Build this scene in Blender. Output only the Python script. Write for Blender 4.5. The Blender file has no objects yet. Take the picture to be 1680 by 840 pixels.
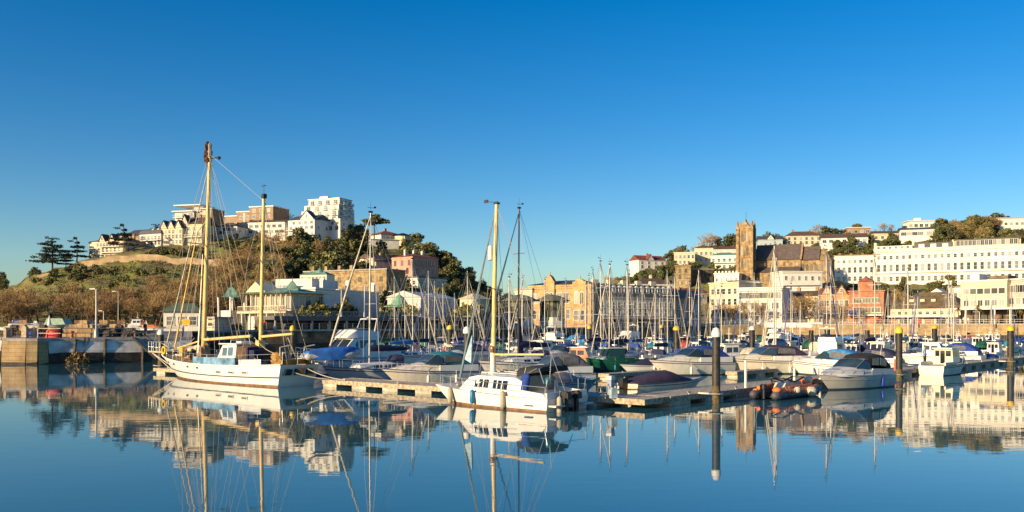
import bpy, bmesh, math, random
import numpy as np
from mathutils import Vector, Matrix

# ------------------------------------------------------------------ scene, camera, light
S = bpy.context.scene
COL = S.collection
random.seed(7)
RNG = np.random.default_rng(11)
R = math.radians

cam_d = bpy.data.cameras.new('camera')
cam = bpy.data.objects.new('camera', cam_d)
COL.objects.link(cam)
cam.location = (0, 0, 4.0)
cam.rotation_euler = (R(90), 0, 0)
cam_d.sensor_width = 36
cam_d.lens = 30
cam_d.shift_y = (535 - 420) / 1680
cam_d.clip_start = 0.5
cam_d.clip_end = 6000
S.camera = cam

SUN_EL, SUN_DX, SUN_DY = 14.0, -0.78, -0.63          # direction TO the sun, on the ground plane
world = bpy.data.worlds.new('World')
S.world = world
world.use_nodes = True
wn = world.node_tree
wn.nodes.clear()
sky = wn.nodes.new('ShaderNodeTexSky')
sky.sky_type = 'NISHITA'
sky.sun_disc = False
sky.sun_elevation = R(SUN_EL)
sky.sun_rotation = math.atan2(SUN_DX, SUN_DY)
sky.altitude = 0
sky.air_density = 1.0
sky.dust_density = 0.5
sky.ozone_density = 3.0
hsv = wn.nodes.new('ShaderNodeHueSaturation')
hsv.inputs['Saturation'].default_value = 1.43
hsv.inputs['Value'].default_value = 1.0
hsv.inputs['Hue'].default_value = 0.505
bg = wn.nodes.new('ShaderNodeBackground')
bg.inputs['Strength'].default_value = 0.104
wo = wn.nodes.new('ShaderNodeOutputWorld')
wn.links.new(sky.outputs[0], hsv.inputs['Color'])
tint = wn.nodes.new('ShaderNodeMix'); tint.data_type = 'RGBA'; tint.blend_type = 'MULTIPLY'
tint.inputs[0].default_value = 1.0; tint.inputs[7].default_value = (0.87, 0.90, 0.935, 1)
wn.links.new(hsv.outputs[0], tint.inputs[6]); wn.links.new(tint.outputs[2], bg.inputs[0])
wn.links.new(bg.outputs[0], wo.inputs[0])

sun_d = bpy.data.lights.new('sun', 'SUN')
sun_d.energy = 5.0
sun_d.angle = R(0.5)
sun_d.color = (1.0, 0.76, 0.45)
sun = bpy.data.objects.new('sun', sun_d)
COL.objects.link(sun)
_to = Vector((SUN_DX, SUN_DY, 0)).normalized() * math.cos(R(SUN_EL)) + Vector((0, 0, math.sin(R(SUN_EL))))
sun.rotation_euler = _to.to_track_quat('Z', 'Y').to_euler()
sun.location = (-60, -40, 60)

S.render.engine = 'CYCLES'
S.cycles.use_denoising = True
S.cycles.max_bounces = 5
S.cycles.diffuse_bounces = 3
S.cycles.glossy_bounces = 3
S.cycles.transmission_bounces = 2
S.cycles.caustics_reflective = False
S.cycles.caustics_refractive = False
S.view_settings.view_transform = 'Standard'
S.view_settings.look = 'None'
S.view_settings.exposure = 0.65
S.view_settings.gamma = 1.0

# ------------------------------------------------------------------ measuring helpers
def PX(px, Y): return (px - 840) / 1400.0 * Y
def PZ(py, Y): return 4.0 - (py - 535) / 1400.0 * Y
def WP(px, py):
    Y = 5600.0 / (py - 535.0)
    return (PX(px, Y), Y)
def pxof(x, y): return 840 + 1400.0 * x / y

# ------------------------------------------------------------------ materials
MATS = {}
def mat(name, c, rough=0.6, metal=0.0, var=0.12, scale=3.0, bump=0.0, bscale=20.0, c2=None, coords='Object', island=0.0, objvar=0.0, coat=0.0, spec=0.5):
    """Principled material whose base colour wanders between two tones (noise), optionally per leaf and per object."""
    if name in MATS: return MATS[name]
    m = bpy.data.materials.new(name)
    m.use_nodes = True
    nt = m.node_tree
    b = nt.nodes['Principled BSDF']
    b.inputs['Roughness'].default_value = rough
    b.inputs['Metallic'].default_value = metal
    b.inputs['Specular IOR Level'].default_value = spec
    if coat: b.inputs['Coat Weight'].default_value = coat
    tc = nt.nodes.new('ShaderNodeTexCoord')
    nz = nt.nodes.new('ShaderNodeTexNoise')
    nz.inputs['Scale'].default_value = scale
    nz.inputs['Detail'].default_value = 5
    nt.links.new(tc.outputs[coords], nz.inputs['Vector'])
    d = c2 if c2 else tuple(max(0, v * (1 - 2.2 * var)) for v in c)
    u = c if c2 else tuple(min(1, v * (1 + var * 0.6)) for v in c)
    rp = nt.nodes.new('ShaderNodeValToRGB')
    rp.color_ramp.elements[0].position = 0.3
    rp.color_ramp.elements[1].position = 0.7
    rp.color_ramp.elements[0].color = (*d, 1)
    rp.color_ramp.elements[1].color = (*u, 1)
    fac = nz.outputs['Fac']
    if island:
        g = nt.nodes.new('ShaderNodeNewGeometry')
        mx = nt.nodes.new('ShaderNodeMix')
        mx.inputs[0].default_value = island
        nt.links.new(fac, mx.inputs[2]); nt.links.new(g.outputs['Random Per Island'], mx.inputs[3])
        fac = mx.outputs[0]
    nt.links.new(fac, rp.inputs[0])
    out = rp.outputs[0]
    if objvar:
        oi = nt.nodes.new('ShaderNodeObjectInfo')
        mr = nt.nodes.new('ShaderNodeMapRange')
        mr.inputs[3].default_value = 1 - objvar; mr.inputs[4].default_value = 1 + objvar
        nt.links.new(oi.outputs['Random'], mr.inputs[0])
        h = nt.nodes.new('ShaderNodeHueSaturation')
        nt.links.new(mr.outputs[0], h.inputs['Value'])
        mh = nt.nodes.new('ShaderNodeMapRange')
        mh.inputs[3].default_value = 0.5 - objvar * 0.06; mh.inputs[4].default_value = 0.5 + objvar * 0.06
        nt.links.new(oi.outputs['Random'], mh.inputs[0])
        nt.links.new(mh.outputs[0], h.inputs['Hue'])
        nt.links.new(out, h.inputs['Color'])
        out = h.outputs[0]
    nt.links.new(out, b.inputs['Base Color'])
    if bump:
        n2 = nt.nodes.new('ShaderNodeTexNoise')
        n2.inputs['Scale'].default_value = bscale
        n2.inputs['Detail'].default_value = 4
        nt.links.new(tc.outputs[coords], n2.inputs['Vector'])
        bp = nt.nodes.new('ShaderNodeBump')
        bp.inputs['Strength'].default_value = bump
        bp.inputs['Distance'].default_value = 0.05
        nt.links.new(n2.outputs['Fac'], bp.inputs['Height'])
        nt.links.new(bp.outputs[0], b.inputs['Normal'])
    MATS[name] = m
    return m

def glass(name='window_glass', c=(0.07, 0.075, 0.08), rough=0.12):
    return mat(name, c, rough, 0, 0.5, 0.35, spec=0.8, objvar=0.5)

GEL = mat('white_gelcoat', (0.80, 0.77, 0.72), 0.28, var=0.05, scale=1.2)
GELG = mat('grey_gelcoat', (0.42, 0.44, 0.47), 0.3, var=0.06, scale=1.2)
CREAM = mat('cream_gelcoat', (0.78, 0.68, 0.47), 0.3, var=0.06, scale=1.2)
NAVYH = mat('navy_hull_paint', (0.02, 0.035, 0.09), 0.25, var=0.1)
GREENH = mat('green_hull_paint', (0.012, 0.10, 0.055), 0.35, var=0.2)
BLACKH = mat('black_rubber', (0.018, 0.018, 0.02), 0.55, var=0.2)
REDB = mat('antifoul_red', (0.16, 0.035, 0.025), 0.7, var=0.25)
BROWNB = mat('antifoul_brown', (0.26, 0.13, 0.06), 0.7, var=0.25)
BLUEB = mat('antifoul_blue', (0.03, 0.06, 0.16), 0.7, var=0.25)
STRB = mat('stripe_blue_grey', (0.07, 0.085, 0.12), 0.4, var=0.1)
DECK = mat('deck_nonslip', (0.62, 0.60, 0.55), 0.7, var=0.12, scale=4)
TEAK = mat('teak_deck', (0.33, 0.21, 0.12), 0.7, var=0.2, scale=6)
SPAR = mat('yellow_varnished_spar', (0.82, 0.56, 0.20), 0.3, var=0.12, scale=1.5, coat=0.3)
ALU = mat('anodised_mast', (0.50, 0.47, 0.42), 0.38, 0.35, var=0.1)
ALUW = mat('white_mast', (0.72, 0.66, 0.56), 0.35, var=0.06)
ALUD = mat('dark_mast', (0.055, 0.06, 0.085), 0.35, var=0.1)
STEEL = mat('stainless_rail', (0.62, 0.62, 0.62), 0.25, 0.8, var=0.05)
WIRE = mat('rigging_wire', (0.42, 0.40, 0.38), 0.45, 0.3, var=0.05)
ROPE = mat('mooring_rope', (0.62, 0.55, 0.43), 0.9, var=0.2, scale=20)
CANV = {k: mat('canvas_' + k, c, 0.85, var=0.22, scale=3, bump=0.35, bscale=5) for k, c in dict(
    blue=(0.015, 0.06, 0.33), navy=(0.02, 0.022, 0.075), sky=(0.05, 0.27, 0.62), teal=(0.01, 0.19, 0.26), red=(0.36, 0.05, 0.04),
    green=(0.01, 0.12, 0.07), grey=(0.16, 0.16, 0.17), purple=(0.05, 0.03, 0.065), black=(0.022, 0.022, 0.026), cream=(0.62, 0.55, 0.42),
    orange=(0.75, 0.17, 0.02), pale=(0.40, 0.56, 0.62)).items()}
GLASS = glass()
def curtain_variety(m):
    nt = m.node_tree; b = nt.nodes['Principled BSDF']
    oi = nt.nodes.new('ShaderNodeObjectInfo'); rp = nt.nodes.new('ShaderNodeValToRGB'); rp.color_ramp.interpolation = 'CONSTANT'
    e = rp.color_ramp.elements
    e[0].position = 0; e[0].color = (.035, .04, .045, 1); e[1].position = .35; e[1].color = (.10, .105, .11, 1)
    for p, c in ((.6, (.20, .20, .20, 1)), (.76, (.36, .34, .31, 1)), (.9, (.06, .07, .08, 1))): q = e.new(p); q.color = c
    nt.links.new(oi.outputs['Random'], rp.inputs[0]); nt.links.new(rp.outputs[0], b.inputs['Base Color'])
curtain_variety(GLASS)
BGLASS = glass('boat_window', (0.025, 0.035, 0.045), 0.06)
TINT = glass('tinted_screen', (0.05, 0.09, 0.11), 0.06)
YEL = mat('yellow_plastic', (0.78, 0.50, 0.02), 0.45, var=0.1)
ORG = mat('orange_plastic', (0.80, 0.20, 0.03), 0.45, var=0.12)
REDP = mat('red_plastic', (0.62, 0.05, 0.035), 0.45, var=0.15)
BLUP = mat('blue_fender', (0.02, 0.20, 0.42), 0.45, var=0.15)
WHTP = mat('white_plastic', (0.78, 0.75, 0.68), 0.45, var=0.1)
PILE = mat('black_pile_steel', (0.042, 0.036, 0.03), 0.55, var=0.35, scale=4, bump=0.3, bscale=14)
PILEB = mat('tide_stained_pile', (0.15, 0.11, 0.045), 0.8, var=0.4, scale=5, bump=0.4, bscale=14)
PONT = mat('pontoon_concrete', (0.60, 0.52, 0.40), 0.85, var=0.22, scale=2.2, bump=0.4, bscale=12)
PLANK = mat('pontoon_deck_boards', (0.56, 0.47, 0.36), 0.85, var=0.25, scale=5, bump=0.4, bscale=18)
TIMB = mat('weathered_timber', (0.52, 0.42, 0.29), 0.85, var=0.3, scale=5)
DARK = mat('near_black_matt', (0.02, 0.02, 0.022), 0.8, var=0.2)  # plain near-black for shop fronts and the inflatable's floor
LEAD = mat('slate_roof', (0.085, 0.085, 0.10), 0.6, var=0.2, scale=1.5)
BROWNR = mat('brown_tile_roof', (0.13, 0.085, 0.065), 0.8, var=0.25, scale=1.2)
REDR = mat('red_tile_roof', (0.26, 0.075, 0.05), 0.8, var=0.25, scale=1.2)
COPPER = mat('verdigris_copper', (0.19, 0.36, 0.29), 0.6, var=0.25, scale=1.5)
COPPERL = mat('bright_green_copper', (0.17, 0.42, 0.25), 0.55, var=0.2, scale=1.5)
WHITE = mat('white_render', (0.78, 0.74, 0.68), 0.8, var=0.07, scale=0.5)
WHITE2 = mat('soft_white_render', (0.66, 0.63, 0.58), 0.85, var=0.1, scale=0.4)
CREAMR = mat('cream_render', (0.72, 0.60, 0.42), 0.85, var=0.12, scale=0.4)
TAN = mat('tan_stone', (0.46, 0.33, 0.17), 0.9, var=0.28, scale=0.9, bump=0.5, bscale=3)
GOLD = mat('golden_stone', (0.56, 0.36, 0.165), 0.9, var=0.18, scale=0.8, bump=0.4, bscale=3)
CHST = mat('church_limestone', (0.47, 0.32, 0.16), 0.9, var=0.3, scale=0.7, bump=0.5, bscale=2)
DARKST = mat('dark_stone', (0.20, 0.16, 0.11), 0.9, var=0.35, scale=0.8, bump=0.5, bscale=3)
PINK = mat('pink_render', (0.62, 0.33, 0.25), 0.85, var=0.14, scale=0.5)
GREYR = mat('grey_render', (0.52, 0.46, 0.39), 0.85, var=0.12, scale=0.4)
REDBR = mat('red_brick', (0.50, 0.20, 0.10), 0.85, var=0.2, scale=0.8)
ORBR = mat('orange_brick', (0.62, 0.35, 0.18), 0.85, var=0.2, scale=0.8)
BRICKT = mat('tan_brick', (0.36, 0.24, 0.15), 0.85, var=0.15, scale=0.8)
FRAMEW = mat('painted_window_frame', (0.72, 0.69, 0.63), 0.6, var=0.06)
LAMPM = mat('galvanised_post', (0.45, 0.42, 0.38), 0.5, 0.4, var=0.1)
SKIN = mat('skin', (0.50, 0.30, 0.22), 0.6, var=0.05)
QTOP = mat('quay_paving', (0.30, 0.25, 0.20), 0.9, var=0.25, scale=0.6)

def courses(m, w=.9, h=.32, dark=.55, bump=.35):
    """stone courses with recessed joints on upright faces (horizontal run = x + y, so it works on every wall of a block)"""
    nt = m.node_tree; b = nt.nodes['Principled BSDF']
    tc = nt.nodes.new('ShaderNodeTexCoord'); sp = nt.nodes.new('ShaderNodeSeparateXYZ'); ad = nt.nodes.new('ShaderNodeMath'); cb = nt.nodes.new('ShaderNodeCombineXYZ')
    nt.links.new(tc.outputs['Object'], sp.inputs[0]); nt.links.new(sp.outputs[0], ad.inputs[0]); nt.links.new(sp.outputs[1], ad.inputs[1])
    nt.links.new(ad.outputs[0], cb.inputs[0]); nt.links.new(sp.outputs[2], cb.inputs[1])
    bk = nt.nodes.new('ShaderNodeTexBrick'); bk.inputs['Scale'].default_value = 1.0
    bk.inputs['Brick Width'].default_value = w; bk.inputs['Row Height'].default_value = h; bk.inputs['Mortar Size'].default_value = .025
    bk.inputs['Color1'].default_value = (1, 1, 1, 1); bk.inputs['Color2'].default_value = (.72, .70, .66, 1); bk.inputs['Mortar'].default_value = (dark, dark, dark, 1)
    nt.links.new(cb.outputs[0], bk.inputs['Vector'])
    mx = nt.nodes.new('ShaderNodeMix'); mx.data_type = 'RGBA'; mx.blend_type = 'MULTIPLY'; mx.inputs[0].default_value = .8
    src = b.inputs['Base Color'].links[0].from_socket
    nt.links.new(src, mx.inputs[6]); nt.links.new(bk.outputs['Color'], mx.inputs[7]); nt.links.new(mx.outputs[2], b.inputs['Base Color'])
courses(TAN, 1.2, .5); courses(CHST, 1.1, .45, .6); courses(DARKST, 1.0, .45)
# ------------------------------------------------------------------ mesh builder
class MB:
    def __init__(s): s.v, s.f, s.m = [], [], []
    def add(s, vs, fs, m=0):
        n = len(s.v)
        s.v += [tuple(p) for p in vs]
        s.f += [tuple(i + n for i in f) for f in fs]
        s.m += [m] * len(fs)
        return s
    def box(s, x0, x1, y0, y1, z0, z1, m=0):
        return s.add([(x0, y0, z0), (x1, y0, z0), (x1, y1, z0), (x0, y1, z0), (x0, y0, z1), (x1, y0, z1), (x1, y1, z1), (x0, y1, z1)],
                     [(3, 2, 1, 0), (4, 5, 6, 7), (0, 1, 5, 4), (1, 2, 6, 5), (2, 3, 7, 6), (3, 0, 4, 7)], m)
    def cbox(s, c, d, m=0):
        return s.box(c[0] - d[0] / 2, c[0] + d[0] / 2, c[1] - d[1] / 2, c[1] + d[1] / 2, c[2] - d[2] / 2, c[2] + d[2] / 2, m)
    def bar(s, a, b, w, h, m=0):
        a, b = Vector(a), Vector(b)
        d = (b - a).normalized()
        up = Vector((0, 0, 1)) if abs(d.z) < 0.95 else Vector((1, 0, 0))
        q = d.cross(up).normalized() * (w / 2)
        u = q.normalized().cross(d).normalized() * (h / 2)
        vs = [p + e for p in (a, b) for e in (-q - u, q - u, q + u, -q + u)]
        return s.add(vs, [(0, 1, 2, 3), (7, 6, 5, 4), (0, 4, 5, 1), (1, 5, 6, 2), (2, 6, 7, 3), (3, 7, 4, 0)], m)
    def path(s, pts, r, n=5, m=0, r2=None):
        pts = [Vector(p) for p in pts]
        rings = []
        k = len(pts)
        for i, p in enumerate(pts):
            d = (pts[min(i + 1, k - 1)] - pts[max(i - 1, 0)]).normalized()
            up = Vector((0, 0, 1)) if abs(d.z) < 0.9 else Vector((1, 0, 0))
            a = d.cross(up).normalized(); b = a.cross(d).normalized()
            rr = r if r2 is None else r + (r2 - r) * i / max(1, k - 1)
            rings.append([p + (a * math.cos(t) + b * math.sin(t)) * rr for t in [2 * math.pi * j / n for j in range(n)]])
        return s.loft(rings, m)
    def tube(s, a, b, r, r2=None, n=6, m=0):
        return s.path([a, b], r, n, m, r2)
    def rope(s, a, b, r, sag=0.0, k=8, n=4, m=0):
        a, b = Vector(a), Vector(b)
        return s.path([a.lerp(b, i / k) - Vector((0, 0, sag * 4 * (i / k) * (1 - i / k))) for i in range(k + 1)], r, n, m)
    def loft(s, rings, m=0, closed=True, cap=True):
        n = len(rings[0]); base = len(s.v)
        for r in rings: s.v += [tuple(p) for p in r]
        for i in range(len(rings) - 1):
            for j in range(n if closed else n - 1):
                a = base + i * n + j; b = base + i * n + (j + 1) % n
                s.f.append((a, b, b + n, a + n)); s.m.append(m(i, j) if callable(m) else m)
        if cap:
            mm = m(0, 0) if callable(m) else m
            s.f.append(tuple(base + j for j in range(n))[::-1]); s.m.append(mm)
            s.f.append(tuple(base + (len(rings) - 1) * n + j for j in range(n))); s.m.append(mm)
        return s
    def lathe(s, c, prof, n=10, m=0):
        return s.loft([[(c[0] + r * math.cos(2 * math.pi * j / n), c[1] + r * math.sin(2 * math.pi * j / n), c[2] + z) for j in range(n)] for r, z in prof], m)
    def prism(s, poly, axis, a, b, m=0):
        def P(p, t): return {'x': (t, p[0], p[1]), 'y': (p[0], t, p[1]), 'z': (p[0], p[1], t)}[axis]
        return s.loft([[P(p, a) for p in poly], [P(p, b) for p in poly]], m)
    def ball(s, c, r, n=8, m=0):
        if not hasattr(r, '__len__'): r = (r, r, r)
        rings = []
        for i in range(n // 2 + 1):
            t = math.pi * (0.02 + 0.96 * i / (n // 2))
            rings.append([(c[0] + r[0] * math.sin(t) * math.cos(2 * math.pi * j / n), c[1] + r[1] * math.sin(t) * math.sin(2 * math.pi * j / n), c[2] - r[2] * math.cos(t)) for j in range(n)])
        return s.loft(rings, m)
    def torus(s, c, R_, r, axis='x', n=12, k=6, m=0):
        pts = []
        for i in range(n):
            t = 2 * math.pi * i / n
            ring = []
            for j in range(k):
                u = 2 * math.pi * j / k
                q = R_ + r * math.cos(u)
                a, b, z = q * math.cos(t), q * math.sin(t), r * math.sin(u)
                ring.append({'x': (c[0] + z, c[1] + a, c[2] + b), 'y': (c[0] + a, c[1] + z, c[2] + b), 'z': (c[0] + a, c[1] + b, c[2] + z)}[axis])
            pts.append(ring)
        pts.append(pts[0])
        return s.loft(pts, m, cap=False)
    def build(s, name, mats, parent=None, smooth=None, loc=None, rz=None, fix=True):
        me = bpy.data.meshes.new(name)
        me.from_pydata(s.v, [], s.f)
        if not isinstance(mats, (list, tuple)): mats = [mats]
        for q in mats: me.materials.append(q)
        if len(mats) > 1: me.polygons.foreach_set('material_index', s.m)
        if fix:
            bm = bmesh.new(); bm.from_mesh(me)
            bmesh.ops.recalc_face_normals(bm, faces=bm.faces[:]); bm.to_mesh(me); bm.free()
        if smooth:
            me.shade_smooth(); me.set_sharp_from_angle(angle=R(smooth))
        me.update()
        o = bpy.data.objects.new(name, me)
        COL.objects.link(o)
        if parent is not None: o.parent = parent
        if loc is not None: o.location = loc
        if rz is not None: o.rotation_euler = (0, 0, rz)
        return o

def tag(o, label=None, cat=None, group=None, kind=None):
    if label: o['label'] = label
    if cat: o['category'] = cat
    if group: o['group'] = group
    if kind: o['kind'] = kind
    return o
def thing(name, label, cat, loc=(0, 0, 0), rz=0.0, group=None):
    o = bpy.data.objects.new(name, None)
    COL.objects.link(o)
    o.empty_display_size = 0.3
    o.location = loc
    o.rotation_euler = (0, 0, rz)
    return tag(o, label, cat, group)
KIDS = {}
def kids(o): return [c for c in o.children]
def copy_tree(o, parent=None):
    c = o.copy()
    COL.objects.link(c)
    if parent is not None: c.parent = parent
    for ch in list(o.children): copy_tree(ch, c)
    return c
def recolor(root, part, m, slot=0):
    for ch in root.children:
        if ch.name.split('.')[0] == part and ch.type == 'MESH':
            ch.material_slots[slot].link = 'OBJECT'; ch.material_slots[slot].material = m
def put(o, x, y, z=0.0, rz=0.0, sc=1.0):
    o.location = (x, y, z); o.rotation_euler = (0, 0, rz); o.scale = (sc, sc, sc)
    return o
def head(dx, dy): return math.atan2(dy, dx)

ORD = ['first', 'second', 'third', 'fourth', 'fifth', 'sixth', 'seventh', 'eighth', 'ninth', 'tenth', 'eleventh', 'twelfth']
PENDING = []
def pending(o, base, px): PENDING.append((o, base, px))
def resolve():
    by = {}
    for o, b, px in PENDING: by.setdefault(b, []).append((px, o))
    for b, l in by.items():
        l.sort(key=lambda t: t[0])
        for i, (px, o) in enumerate(l):
            if len(l) == 1: o['label'] = b
            elif len(l) == 2: o['label'] = ('leftmost' if i == 0 else 'rightmost') + ' of two, ' + b
            else: o['label'] = (ORD[i] if i < 12 else str(i + 1) + 'th') + ' from the left, ' + b
# ------------------------------------------------------------------ water
def water_material():
    m = bpy.data.materials.new('harbour_water')
    m.use_nodes = True
    nt = m.node_tree
    b = nt.nodes['Principled BSDF']
    b.inputs['Base Color'].default_value = (0.03, 0.125, 0.165, 1)
    b.inputs['Roughness'].default_value = 0.015
    b.inputs['IOR'].default_value = 1.5
    b.inputs['Specular IOR Level'].default_value = 0.7
    tc = nt.nodes.new('ShaderNodeTexCoord')
    mp = nt.nodes.new('ShaderNodeMapping')
    mp.inputs['Scale'].default_value = (0.5, 1.6, 1)
    n1 = nt.nodes.new('ShaderNodeTexNoise'); n1.inputs['Scale'].default_value = 0.9; n1.inputs['Detail'].default_value = 3
    n2 = nt.nodes.new('ShaderNodeTexNoise'); n2.inputs['Scale'].default_value = 0.07; n2.inputs['Detail'].default_value = 2
    mu = nt.nodes.new('ShaderNodeMath'); mu.operation = 'MULTIPLY'
    bp = nt.nodes.new('ShaderNodeBump')
    bp.inputs['Strength'].default_value = 0.24
    bp.inputs['Distance'].default_value = 0.02
    nt.links.new(tc.outputs['Object'], mp.inputs[0])
    nt.links.new(mp.outputs[0], n1.inputs['Vector'])
    nt.links.new(tc.outputs['Object'], n2.inputs['Vector'])
    nt.links.new(n1.outputs['Fac'], mu.inputs[0]); nt.links.new(n2.outputs['Fac'], mu.inputs[1])
    nt.links.new(mu.outputs[0], bp.inputs['Height'])
    nt.links.new(bp.outputs[0], b.inputs['Normal'])
    return m
wb = MB(); wb.add([(-900, -80, 0), (900, -80, 0), (900, 420, 0), (-900, 420, 0)], [(0, 1, 2, 3)])
tag(wb.build('water', water_material()), kind='structure')

# ------------------------------------------------------------------ quays
QL = [(-95, 96, 2.75), (-53.3, 96, 2.75), (-53.1, 89.0, 2.75), (-50.6, 88.95, 2.7), (-49.6, 89.25, 2.7), (-48.9, 89.9, 2.7), (-48.2, 90.75, 2.7), (-36.7, 97.7, 2.75), (-52, 138, 3.2),
      (PX(480, 146), 146, 3.4), (PX(760, 168), 168, 3.5), (PX(960, 200), 200, 3.7), (PX(1180, 232), 232, 4.3), (PX(1260, 236), 236, 4.6),
      (PX(1680, 205), 205, 4.6), (PX(2100, 184), 184, 4.6)]
ALG = mat('algae_dark_wall', (0.045, 0.038, 0.026), 0.75, var=0.35, scale=1.5, bump=0.5, bscale=4)
PAINTW = mat('whitewashed_quay_wall', (0.76, 0.74, 0.72), 0.85, var=0.25, scale=0.8, bump=0.4, bscale=5)
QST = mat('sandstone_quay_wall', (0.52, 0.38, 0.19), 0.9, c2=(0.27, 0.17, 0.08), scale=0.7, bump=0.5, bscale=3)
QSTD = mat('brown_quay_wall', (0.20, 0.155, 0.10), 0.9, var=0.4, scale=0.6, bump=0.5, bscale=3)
COPE = mat('granite_coping', (0.42, 0.38, 0.34), 0.85, var=0.2, scale=2)
def wall_run(name, label, i0, i1, matf, tide):
    mb = MB()
    for k in range(i0, i1):
        a, b = QL[k], QL[k + 1]
        n = max(1, int(math.hypot(b[0] - a[0], b[1] - a[1]) / 6))
        d = Vector((b[0] - a[0], b[1] - a[1], 0)).normalized(); o = Vector((d.y, -d.x, 0))
        rings = []
        for t in range(n + 1):
            p = Vector(a).lerp(Vector(b), t / n)
            w = 0.05 * math.sin(t * 5.1 + k)
            td = .12 if (tide == 1.25 and k in (1, 2, 3, 4)) else tide
            rings.append([(p.x + o.x * e, p.y + o.y * e, z) for e, z in ((0.35, -1), (0.30, td + w * 3), (0.10, p.z - 0.30), (0.16, p.z - 0.298), (0.16, p.z + 0.02), (-0.9, p.z + 0.02))])
        mb.loft(rings, lambda i, j, k=k: (0 if j == 0 else (matf(k) if j == 1 else 3)), closed=False, cap=False)
    return tag(mb.build(name, [ALG, PAINTW, QST, COPE, QSTD]), label, 'wall')
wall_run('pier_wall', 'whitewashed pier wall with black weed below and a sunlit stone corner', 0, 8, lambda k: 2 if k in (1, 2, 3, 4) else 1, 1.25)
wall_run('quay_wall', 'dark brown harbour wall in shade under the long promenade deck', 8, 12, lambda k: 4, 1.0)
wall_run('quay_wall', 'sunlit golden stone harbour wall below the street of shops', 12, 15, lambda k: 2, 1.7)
courses(QST, 1.3, .42, .5); courses(PAINTW, 1.6, .45, .7); courses(QSTD, 1.2, .42, .5)

# ------------------------------------------------------------------ terrain
TC = [(-700, [(170, 540), (300, 532), (420, 530), (800, 534)]),
      (-250, [(170, 540), (230, 524), (320, 515), (500, 522)]),
      (-60, [(170, 540), (225, 520), (310, 492), (360, 489), (500, 505)]),
      (20, [(170, 540), (205, 526), (300, 476), (340, 470), (500, 490)]),
      (60, [(170, 540), (205, 526), (300, 456), (340, 450), (500, 470)]),
      (100, [(170, 540), (205, 524), (296, 446), (335, 440), (500, 460)]),
      (145, [(175, 540), (210, 522), (292, 437), (297, 432), (330, 426), (500, 440)]),
      (230, [(175, 540), (210, 520), (292, 430), (297, 424), (335, 405), (500, 418)]),
      (300, [(175, 540), (210, 518), (292, 434), (297, 425), (340, 396), (500, 408)]),
      (345, [(178, 540), (215, 516), (292, 440), (297, 432), (350, 386), (500, 400)]),
      (420, [(180, 540), (220, 512), (300, 420), (355, 384), (500, 396)]),
      (500, [(182, 540), (228, 498), (300, 432), (365, 384), (520, 392)]),
      (570, [(185, 540), (236, 498), (300, 440), (375, 378), (520, 390)]),
      (620, [(187, 540), (240, 500), (300, 448), (345, 395), (520, 395)]),
      (690, [(190, 540), (246, 505), (300, 455), (350, 410), (520, 415)]),
      (740, [(195, 540), (252, 510), (300, 475), (345, 440), (520, 448)]),
      (790, [(200, 540), (260, 518), (320, 492), (390, 482), (520, 484)]),
      (860, [(210, 540), (270, 526), (400, 512), (520, 498), (640, 500)]),
      (950, [(225, 540), (300, 528), (450, 500), (560, 484), (740, 488)]),
      (1010, [(235, 539), (300, 524), (420, 488), (540, 474), (740, 478)]),
      (1050, [(240, 538), (300, 520), (380, 474), (470, 446), (640, 446)]),
      (1105, [(245, 535), (290, 522), (340, 476), (430, 440), (520, 424), (680, 426)]),
      (1200, [(250, 534), (282, 526), (315, 480), (335, 468), (420, 440), (510, 414), (680, 416)]),
      (1300, [(252, 533), (282, 526), (315, 480), (355, 464), (420, 432), (500, 402), (680, 404)]),
      (1400, [(252, 532), (276, 526), (335, 478), (370, 464), (440, 404), (510, 388), (680, 390)]),
      (1500, [(248, 532), (272, 526), (330, 480), (362, 466), (440, 396), (510, 378), (680, 380)]),
      (1600, [(242, 532), (265, 526), (325, 480), (352, 466), (435, 388), (510, 372), (680, 374)]),
      (1700, [(238, 532), (260, 526), (320, 480), (345, 466), (430, 385), (510, 370), (680, 372)]),
      (2300, [(230, 532), (255, 526), (320, 490), (345, 475), (430, 405), (510, 395), (680, 395)])]
TP = [c[0] for c in TC]
def _colz(c, Y):
    L = c[1]
    if Y <= L[0][0]: return 4 - (L[0][1] - 535) / 1400 * L[0][0]
    for (y0, p0), (y1, p1) in zip(L, L[1:]):
        if Y <= y1:
            z0 = 4 - (p0 - 535) / 1400 * y0; z1 = 4 - (p1 - 535) / 1400 * y1
            return z0 + (z1 - z0) * (Y - y0) / (y1 - y0)
    return 4 - (L[-1][1] - 535) / 1400 * L[-1][0]
def ground_p(px, Y):
    px = max(TP[0], min(TP[-1], px))
    for a, b in zip(TC, TC[1:]):
        if px <= b[0]:
            t = (px - a[0]) / (b[0] - a[0])
            t = t * t * (3 - 2 * t) if b[0] - a[0] < 60 else t
            z = _colz(a, Y) * (1 - t) + _colz(b, Y) * t
            break
    x = PX(px, Y)
    k = min(1.0, max(0.0, (z - 5) / 12))
    return z + k * (0.7 * math.sin(x * 0.31 + Y * 0.17) * math.sin(Y * 0.23 - x * 0.11) + 0.5 * math.sin(x * 0.73 + 1.3) * math.sin(Y * 0.61))
def foot_p(px):
    return float(np.interp(px, TP, [c[1][0][0] for c in TC]))
def ground(x, y): return ground_p(pxof(x, y), y)
tb = MB()
pxs = list(range(-700, 2301, 12)); ys = list(range(170, 420, 4)) + list(range(420, 741, 16))
for Y in ys:
    for p in pxs: tb.v.append((PX(p, Y), Y, ground_p(p, Y) if Y >= foot_p(p) else -3.0))
n = len(pxs)
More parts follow.
